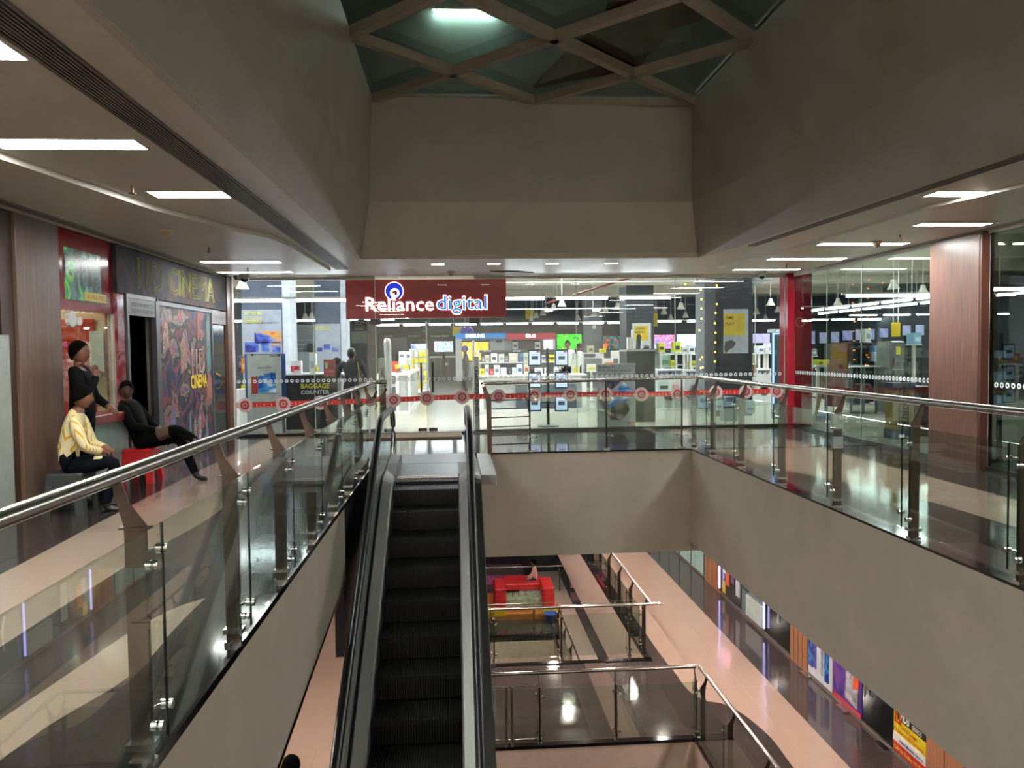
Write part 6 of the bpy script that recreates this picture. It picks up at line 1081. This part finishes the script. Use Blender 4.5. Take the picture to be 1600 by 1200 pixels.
# right shop: easel, fridges, carton, shelving
t = group_at('easel_poster', (7.649, -0.062, 8.208, 1.632), 16.2, 'red festive poster on a wooden easel inside the right shop', 'easel'); ez = (7.413, 15.2, 0.802)
poly_px([(7.4, 15.4, 1.616), (7.785, 15.4, 1.612), (7.632, 15.4, 0.339), (7.26, 15.4, 0.371)], 15.2, picture(('5c0a12', '6c0e16', '7c2420', '600c14', '80402c'), 3, .7), t, 'poster_board', .03)
for a_, b_ in (((7.279, 15.3, 0.416), (7.06, 15, 0.126)), ((7.543, 15.3, 0.386), (7.448, 15, 0.118))): obj('easel_leg', MB().tube([(a_[0], 15.3, a_[2]+.6), (b_[0], 15.25, 0.0)], .02, 6), mat('a08a5c', .6), t)
obj('easel_leg', MB().tube([(a_[0]-.15, 15.3, 1.2), (a_[0]-.15, 15.9, 0)], .02, 6), mat('a08a5c', .6), t)
fb('blue_mat', ((7.191, 15.8, 0.253)[0], .005, (7.913, 15.8, 0.24)[0], .12), 15.8, .6, mat('24366e', .6), None, 'low blue platform behind the easel', 'platform')
t = group_at('upright_stand', (7.266, 0.236, 7.335, 1.504), 16, 'thin white upright stand between the red pillar and the easel', 'stand'); fb('upright', (7.266, 0.236, 7.334, 1.531), 16, .08, mat('c9d2d0', .4), t); obj('hook', MB().tube([(7.288, 15.9, 1.08), (7.37, 15.9, 1.119), (7.425, 15.9, 1.039)], .012, 6), CHROME, t); obj('foot', MB().box((7.254, 16, 0.237)[0], 15.9, 0, (7.364, 16, 0.235)[0], 16.3, .04), WHITE, t)
def fridge(rect, Y, d, label, h_, tag_=True):
    x0, z0, x1, z1 = rect; t = thing('refrigerator', ((x0+x1)/2, Y, 0), label, 'refrigerator', 'refrigerators in the right shop'); z0 = .04
    obj('cabinet', MB().bbox(x0, Y, z0, x1, Y+d, z1, .02), mat(h_, .25, .5), t); zs_ = z0+(z1-z0)*.62
    obj('lower_door', MB().bbox(x0+.01, Y-.04, z0+.03, x1-.01, Y, zs_-.01, .01), mat(h_, .2, .5), t); obj('upper_door', MB().bbox(x0+.01, Y-.04, zs_+.01, x1-.01, Y, z1-.01, .01), mat(h_, .2, .5), t)
    obj('handle', MB().box(x0+.04, Y-.07, zs_-.3, x0+.06, Y-.04, zs_-.05).box(x0+.04, Y-.07, zs_+.05, x0+.06, Y-.04, zs_+.25), CHROME, t)
    if tag_: obj('price_tag', MB().box((x0+x1)/2-.05, Y-.046, z1-.3, (x0+x1)/2+.05, Y-.041, z1-.12), YEL, t)
fridge((9.627, 0.548, 9.938, 1.647), 17, .6, 'silver grey fridge with a yellow tag inside the right shop', '8b8f8c'); fridge((10.129, 0.524, 10.537, 1.572), 17.3, .6, 'dark olive grey fridge beside the silver one', '4c4f46', False); fridge((10.338, 0.386, 10.753, 1.642), 20, .6, 'black fridge in the middle of the right shop', '1c2426', False); fridge((11.022, 0.353, 11.164, 1.607), 20.5, .6, 'narrow black fridge right of the other black one', '14181c', False)
banner( (9.764, 1.749, 9.973, 2.066), 17.2, .03, mat('c8a81a', .5), None, 'yellow banner above the silver grey fridge', 'banner')
for i, (r_, y_, c1, c2, l_) in enumerate((((10.906, 1.385, 11.132, 1.553), 20, '7a98c0', 'c8d4e4', 'pale blue box above the stack'), ((10.816, 1.17, 11.159, 1.37), 19.8, 'b4c8dc', '4a8ac8', 'blue and white appliance box'), ((10.75, 1.658, 10.908, 1.995), 20.2, 'c8cec8', '8a908c', 'white notice card above the black fridge'), ((10.652, 1.475, 10.815, 1.651), 21, 'a8a890', '6a6a58', 'olive beige small box'), ((8.264, 1.332, 8.419, 1.497), 18, '8a9298', 'c0c8cc', 'grey small box near the white upright'), ((8.216, 1.132, 8.321, 1.248), 17.5, 'a8b41e', '6a7018', 'green yellow packet'), ((8.378, 1.117, 8.468, 1.247), 17.4, 'c8b030', '8a7820', 'mustard packet'), ((9.357, 1.034, 9.55, 1.174), 18.6, '5a6468', '98a0a4', 'dark grey packet'), ((10.11, 1.57, 10.287, 1.825), 16.9, '8ab0d0', 'c8d8e8', 'light blue carton on the olive fridge'))):
    carton(r_, y_, l_+' in the right shop', c1, c2, .3)
t = group_at('glass_shelf', (8.373, 1.014, 10.26, 1.105), 18.2, 'long glass topped shelf across the right shop', 'shelf'); x0, z0, x1, z1 = 8.311, 1.049, 9.581, 1.095; obj('shelf_top', MB().bbox(x0, 17.3, z1-.03, x1, 18.4, z1), mat('a8b4b0', .2), t); 
for q in range(5): xx = x0+.05+(x1-x0-.1)*q/4; obj('leg', MB().box(xx-.02, 17.4, 0, xx+.02, 17.44, z1-.03), GREYP, t)
obj('lower_shelf', MB().box(x0, 17.4, .35, x1, 18.3, .38), mat('3a3434', .4), t)
for i, a_ in enumerate((.1, .34, .55, .8)): carton((x0+(x1-x0)*a_, .38, x0+(x1-x0)*(a_+.13), .38+.2+.08*(i % 2)), 17.6, 'dark box on the lower tier of the glass topped shelf, %s from the left' % nth(i), ('4a1c20', '2c2c30', '3c2020', '50181c')[i], None, .5)
# cardboard fridge carton
t = group_at('fridge_carton', (6.929, 0.012, 7.467, 0.844), 12.3, 'tall brown cardboard appliance carton standing on a blue base behind the right glass', 'carton'); cx0, cz0, cx1, cz1 = 7.186, -0.046, 7.561, 0.911
obj('carton', MB().bbox(cx0, 12.6, .16, cx1, 12.85, cz1, .01), mat('a08258', .7, var=.08), t); obj('blue_base', MB().bbox(cx0-.01, 12.58, 0, cx1+.01, 12.87, .16, .01), mat('2c466c', .5), t); obj('top_wrap', MB().box(cx0-.005, 12.59, cz1-.1, cx1+.005, 12.86, cz1+.02), mat('3a4060', .4), t)
obj('strap', MB().box(cx0+.1, 12.592, .16, cx0+.115, 12.599, cz1).box(cx1-.12, 12.592, .16, cx1-.105, 12.599, cz1), BLACK, t)
mb = text_mb('Whirlpool', None, (0, 0, 0), 'front', width=.85, height=.14, bold=.01); xm2, zm2 = (cx0+cx1)/2+.01, (.16+cz1)/2; obj('lettering', MB().add([(xm2-v[2], 12.59, zm2+v[0]) for v in mb.v], mb.f), BLACK, t)
t = group_at('brown_cabinet', (7.752, -0.092, 8.114, 0.847), 12.9, 'dark brown cabinet beside the cardboard carton', 'cabinet'); x0, z0, x1, z1 = 7.741, -0.092, 8.114, 0.847; obj('body', MB().bbox(x0, 12.9, 0, x1, 13.5, z1, .01), mat('3a2420', .4), t); obj('door', MB().box(x0+.03, 12.885, .05, x1-.03, 12.9, z1-.05), mat('452c26', .35), t); obj('handle', MB().box(x0+.06, 12.87, .5, x0+.08, 12.885, .7), CHROME, t)
# right, beyond the wood column: dim glass with three small screens
for i, r_ in enumerate(((7.075, 1.362, 7.261, 1.472), (7.071, 1.006, 7.266, 1.193), (7.075, 0.717, 7.27, 0.887))):
    t = group_at('small_screen', r_, 10, 'small bluish screen behind the dim glass beyond the wood column, %s from the top' % nth(i), 'screen', 'small screens beyond the wood column'); fb('casing', r_, 10.0, .03, mat('2a2c38', .4), t); x0, z0, x1, z1 = r_; fb('screen', (x0+.01, z0+.01, x1-.01, z1-.01), 9.992, .006, emis('8fa6cc', 1.2), t, b=.001)
t = thing('screen_stand', ((7.253, 10.1, 0.157)[0], 10.1, 0), 'dark upright stand carrying the three small screens', 'stand'); x_ = (7.241, 10.1, 1.018)[0]; obj('upright', MB().box(x_-.03, 10.08, 0, x_+.03, 10.12, 1.7), DARKP, t); obj('foot', MB().box(x_-.2, 9.9, 0, x_+.2, 10.3, .03), DARKP, t)
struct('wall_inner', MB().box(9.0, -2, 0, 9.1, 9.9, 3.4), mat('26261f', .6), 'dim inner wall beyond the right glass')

# ================================================================ LOWER STOREY SHOPS
WO2 = mat('9a6848', .35, var=.14, scale=5, stretch=(14, 14, .3))
wr_ = sempty('wall_right', 'shop frontage along the right walkway one storey below', (6.4, 15, ZL))
ZT = -1.52
for y0, y1 in ((18.8, 20.0), (13.98, 14.72), (8.6, 10.26)):
    t = thing('wood_column', (6.6, (y0+y1)/2, ZL), 'orange brown wood clad column one storey below, %s' % {18.8: 'farthest one', 13.98: 'between the black door and the phone poster', 8.6: 'right after the yellow bank sign'}[y0], 'column', 'wood clad columns below'); obj('cladding', MB().bbox(6.36, y0, ZL, 6.9, y1, ZT, .006), WO2, t)
    for q in range(1, 4): obj('groove', MB().box(6.354, y0+(y1-y0)*q/4-.004, ZL, 6.361, y0+(y1-y0)*q/4+.004, ZT), mat('5c3a26', .5), t)
def lowshop(y0, y1, nm, label, m, cat='shopfront'):
    t = thing(nm, (6.42, (y0+y1)/2, ZL), label, cat); obj('front', MB().box(6.38, y0+.01, ZL+.02, 6.43, y1-.01, ZT if y1 < 12 else -1.64), m, t); obj('sill', MB().box(6.36, y0, ZL, 6.46, y1, ZL+.05), mat('6c6058', .4), t); return t
obj('frontage', MB().box(6.9, -8, ZL, 7.0, 27, ZT), mat('2c2826', .5), wr_)
t = lowshop(13.02, 13.97, 'phone_poster', 'white wall poster with tall blue phones one storey below', mat('c4c6cc', .4), 'poster')
for y, w_, h_, z_ in ((13.84, .17, '1a3a9a', 0), (13.68, .12, '5a4a9a', .03), (13.40, .06, 'b0b4c0', .0), (13.22, .15, '1c5aa8', -.05)): obj('phone_print', MB().box(6.366, y-w_/2, ZL+.2+z_, 6.378, y+w_/2, ZL+.72+z_), picture(('10205a', h_, '3a8ad0'), 4, .2), t)
t = lowshop(12.02, 13.0, 'purple_poster', 'purple and orange printed poster one storey below', picture(('2a1a5a', '4a2a80', '5c3a9a', '7a3a80', '2c2460'), 1.5, .3), 'poster')
obj('print_patch', MB().prism([(12.55, ZL+.2), (12.15, ZL+.15), (12.1, ZL+.75), (12.3, ZL+.85), (12.5, ZL+.7)], 'x', 6.365, 6.378), mat('a8a4a8', .5, var=.3, scale=8), t); obj('print_patch', MB().prism([(12.28, ZL+.45), (12.1, ZL+.5), (12.1, ZL+.78), (12.24, ZL+.75)], 'x', 6.360, 6.366), mat('d8582c', .5), t); obj('red_edge', MB().box(6.366, 12.03, ZL+.05, 6.378, 13.0, ZL+.12), mat('c03a40', .4), t)
t = lowshop(11.12, 12.0, 'black_shop_door', 'dark glass shop door one storey below', mat('0e1214', .08), 'door'); obj('handle', MB().cyl((6.34, 11.85, ZL+.5), (6.34, 11.85, ZL+1.1), .012), CHROME, t); lettering('G', None, (6.375, 11.75, ZL+.62), mat('4a6a70', .4), t, 'right', width=.12, height=.13)
t = lowshop(10.27, 11.1, 'bank_sign', 'yellow, white and red bank poster one storey below', mat('d4be14', .4), 'poster')
obj('white_band', MB().box(6.37, 10.28, ZL+.2, 6.378, 11.09, ZL+.34), mat('d8d4cc', .5), t); obj('red_band', MB().box(6.368, 10.28, ZL+.06, 6.378, 11.09, ZL+.21), mat('b82420', .5), t); obj('black_band', MB().box(6.368, 10.28, ZL+.56, 6.378, 10.98, ZL+.76), BLACK, t)
obj('red_frame', MB().box(6.366, 10.9, ZL+.5, 6.376, 11.05, ZL+.53).box(6.366, 10.9, ZL+.66, 6.376, 11.05, ZL+.69).box(6.366, 10.9, ZL+.5, 6.376, 10.93, ZL+.69).box(6.366, 11.02, ZL+.5, 6.376, 11.05, ZL+.69), mat('c8301c', .5), t)
for s_, y_, z_, w_, h_, c_ in (('HDB', 10.77, .66, .22, .15, 'e8e4dc'), ('FINANCIAL\nSERVICES', 10.47, .66, .3, .15, 'c8c4bc'), ('Gold Loan', 10.68, .50, .4, .06, 'b03a1c'), ('0% Interest 0% Company', 10.68, .40, .74, .07, 'b03a1c'), ('Aditi Mobile Store', 10.62, .27, .6, .06, '4a5a90'), ('Call Us Today 0% EMI', 10.68, .13, .74, .07, 'd8c040')): lettering(s_, None, (6.364, y_, ZL+z_), mat(c_, .5), t, 'right', width=w_, height=h_, bold=.02)
t = lowshop(14.74, 16.0, 'black_shop_window', 'black shop window with a white line figure one storey below', mat('0c0e0e', .1), 'shopfront'); obj('line_figure', MB().tube([(6.36, 15.3, ZL+.5), (6.36, 15.25, ZL+.9), (6.36, 15.35, ZL+1.15)], .02, 6), WHITE, t)
t = lowshop(16.02, 17.4, 'jewellery_window', 'lit shop window with pale counters one storey below', mat('5a7070', .15), 'shopfront'); obj('pale_counter', MB().box(6.33, 16.1, ZL+.1, 6.378, 17.0, ZL+.55), mat('b8c4bc', .3), t)
for q in range(5): obj('shelf', MB().box(6.34, 16.9+.08*q, ZL+.62+.15*q, 6.378, 17.38, ZL+.65+.15*q), mat('2a4a48', .2), t)
t = lowshop(17.42, 18.78, 'toy_shop_window', 'colourful lit toy and phone shop window one storey below', mat('2c2a30', .2), 'shopfront')
for y, z, h, w_, c_ in ((17.6, .3, .8, .25, 'b8bcc0'), (17.95, .5, .5, .2, '6a4a70'), (18.3, .35, .5, .22, 'd86a3a'), (18.55, .1, .3, .2, 'c8a82a'), (18.5, .6, .35, .2, 'c8ccd0')): obj('display_card', MB().box(6.36, y-w_/2, ZL+z, 6.379, y+w_/2, ZL+z+h), mat(c_, .4), t)
obj('pink_neon', MB().box(6.345, 18.1, ZL+1.25, 6.37, 18.65, ZL+1.6), picture(('f04aa0', 'ff8ac8', 'e0e0ff'), 4, .4, 2.2), t, 'pink glowing neon sign')
for y, l_ in ((18.77, 'vertical bluish white LED tube by the farthest wood column below'), (15.95, 'vertical bluish white LED tube by the black shop window below')):
    t = thing('led_tube', (6.33, y, ZL+.1), l_, 'tube light', 'vertical LED tubes below'); obj('tube', MB().cyl((6.33, y, ZL+.15), (6.33, y, ZL+2.0), .02, n=8), emis('b8b4ff', 5), t); obj('end_cap', MB().cyl((6.33, y, ZL+.1), (6.33, y, ZL+.15), .024, n=8), GREYP, t)
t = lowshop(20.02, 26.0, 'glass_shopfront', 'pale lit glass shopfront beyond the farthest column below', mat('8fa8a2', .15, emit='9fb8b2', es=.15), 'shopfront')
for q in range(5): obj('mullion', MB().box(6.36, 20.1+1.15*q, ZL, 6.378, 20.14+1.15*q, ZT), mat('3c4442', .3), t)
for i, y in enumerate((11.25, 12.5, 13.9)): obj('floor_spring', MB().box(6.25, y-.15, ZL, 6.36, y+.15, ZL+.03), CHROME, None, 'small steel door floor fitting one storey below, %s from the bank poster' % nth(i), 'door fitting', 'door floor fittings below')
# person walking on the lower walkway at the left, only the head in view
figure('dark haired person walking one storey below at the bottom left', (-1.80, 8.15, ZL), .9, stand(), (SKIN, mat('2a3a5a', .6), JEAN, SHOE), 1.08)
# ================================================================ KIDS RIDE ON THE LOWEST STOREY
t = thing('play_ride', (2.4, 31.5, ZB), 'red padded play ride with a white seat tray on a yellow and orange base', 'play ride')
RB = mat('c22a2c', .45); x0, z0, x1, z1 = 1.34, -9.027, 3.744, -7.891
obj('base', MB().bbox(x0-.3, 30.4, ZB, x1+.15, 33.0, ZB+.28, .05), mat('c87a2c', .5), t, 'orange base'); obj('base_trim', MB().box(x0-.3, 30.36, ZB+.16, x0+.4, 30.42, ZB+.4).box(x1-.6, 30.36, ZB+.16, x1+.1, 30.42, ZB+.4), mat('d8b420', .5), t, 'yellow base pads')
for r_ in ((1.333, -8.565, 1.789, -7.823), (3.212, -8.555, 3.697, -7.835)): xx0, zz0, xx1, zz1 = r_; obj('side_box', MB().bbox(xx0, 30.7, ZB+.25, xx1, 32.2, zz1, .06), RB, t, 'red padded side box')
xx0, zz0, xx1, zz1 = 1.787, -8.166, 3.316, -7.927; obj('top_board', MB().bbox(xx0, 31.6, zz0, xx1, 32.9, zz1, .04), RB, t, 'red flat top'); obj('rear_box', MB().bbox(xx0, 32.4, ZB+.25, xx1, 32.9, zz0, .03), mat('a02428', .5), t)
xx0, zz0, xx1, zz1 = 1.798, -8.587, 3.23, -8.303; obj('tray', MB().bbox(xx0, 30.9, ZB+.28, xx1, 32.0, zz1, .03), mat('8fa88c', .4, var=.2), t, 'greenish white tray'); xx0, zz0, xx1, zz1 = 2.358, -8.501, 3.244, -8.107
obj('backrest', MB().prism([(31.3, zz0), (31.4, zz0), (32.0, zz1), (31.9, zz1)], 'x', xx0, xx1), mat('b8bcb0', .4), t, 'white reclined panel')
for q in range(3): obj('rope', MB().tube([(x0+.7+.25*q, 31.2, ZB+.6), (x0+.75+.25*q, 31.3, ZB+1.0), (x0+.8+.25*q, 31.2, ZB+.6)], .02, 5), mat('7c1c20', .5), t)
t = thing('tub', ((3.47, 30.2, -8.487)[0], 30.0, ZB), 'blue plastic tub in front of the play ride', 'tub'); tx_ = (3.444, 30.2, -8.486)[0]; obj('tub_body', MB().lathe((tx_, 30.0, ZB), [(0, 0), (.2, 0), (.26, .34), (.28, .36), (.25, .36), (.19, .03), (0, .03)], 16), mat('2450a0', .4), t); obj('rim', MB().disc((tx_, 30.0, ZB+.35), .285, 'z', .02, 18, .25), mat('2c5cb8', .4), t)
figure('person in a pale pink shirt sitting cross legged on the red play ride', ((3.072, 32.2, -8.029)[0], 32.2, (3.072, 32.2, -8.029)[2]-.06), 3.0, seat(dict(knL=(.35, .25, .12), knR=(.35, -.25, .12), anL=(.15, -.1, .08), anR=(.2, .12, .08), hpL=(.05, .1, .1), hpR=(.05, -.1, .1), wrL=(.3, .1, .2), wrR=(.3, -.1, .2), elL=(.12, .22, .3), elR=(.12, -.22, .3), ftL=(.3, -1, 0), ftR=(.3, 1, 0)), .03), (SKIN, mat('c49a92', .7), mat('1c2c4a', .7), SHOE), 1.05, fingers=False)
t = group_at('pink_kiosk', (1.517, -9.442, 2.772, -8.529), 35.5, 'pink lit kiosk behind the railing on the lowest storey', 'kiosk'); r_ = (1.446, -9.348, 2.748, -8.501); x0, z0, x1, z1 = r_; obj('body', MB().bbox(x0-1, 35.2, ZB, x1, 36.2, z1, .03), mat('a8567c', .4, emit='c05a90', es=.2), t); obj('canopy', MB().box(x0-1, 35.0, z1, x1+.1, 36.3, z1+.12), mat('5c4850', .5), t)
fx0, fz0, fx1, fz1 = 2.105, -8.978, 2.74, -8.803; obj('white_frame', MB().box(fx0, 35.17, fz1-.05, fx1, 35.2, fz1).box(fx0, 35.17, fz0-.2, fx0+.06, 35.2, fz1), WHITE, t)
t = group_at('pink_bin', (4.819, -9.134, 5.187, -8.509), 34, 'small pink and black printed box at the right end of the lower railing', 'box'); fb('body', (4.819, -9.134, 5.187, -8.509), 34, .3, mat('b8788c', .5, var=.2), t); fb('lower_body', (4.803, -9.103, 5.17, -8.876), 33.95, .02, BLACK, t)
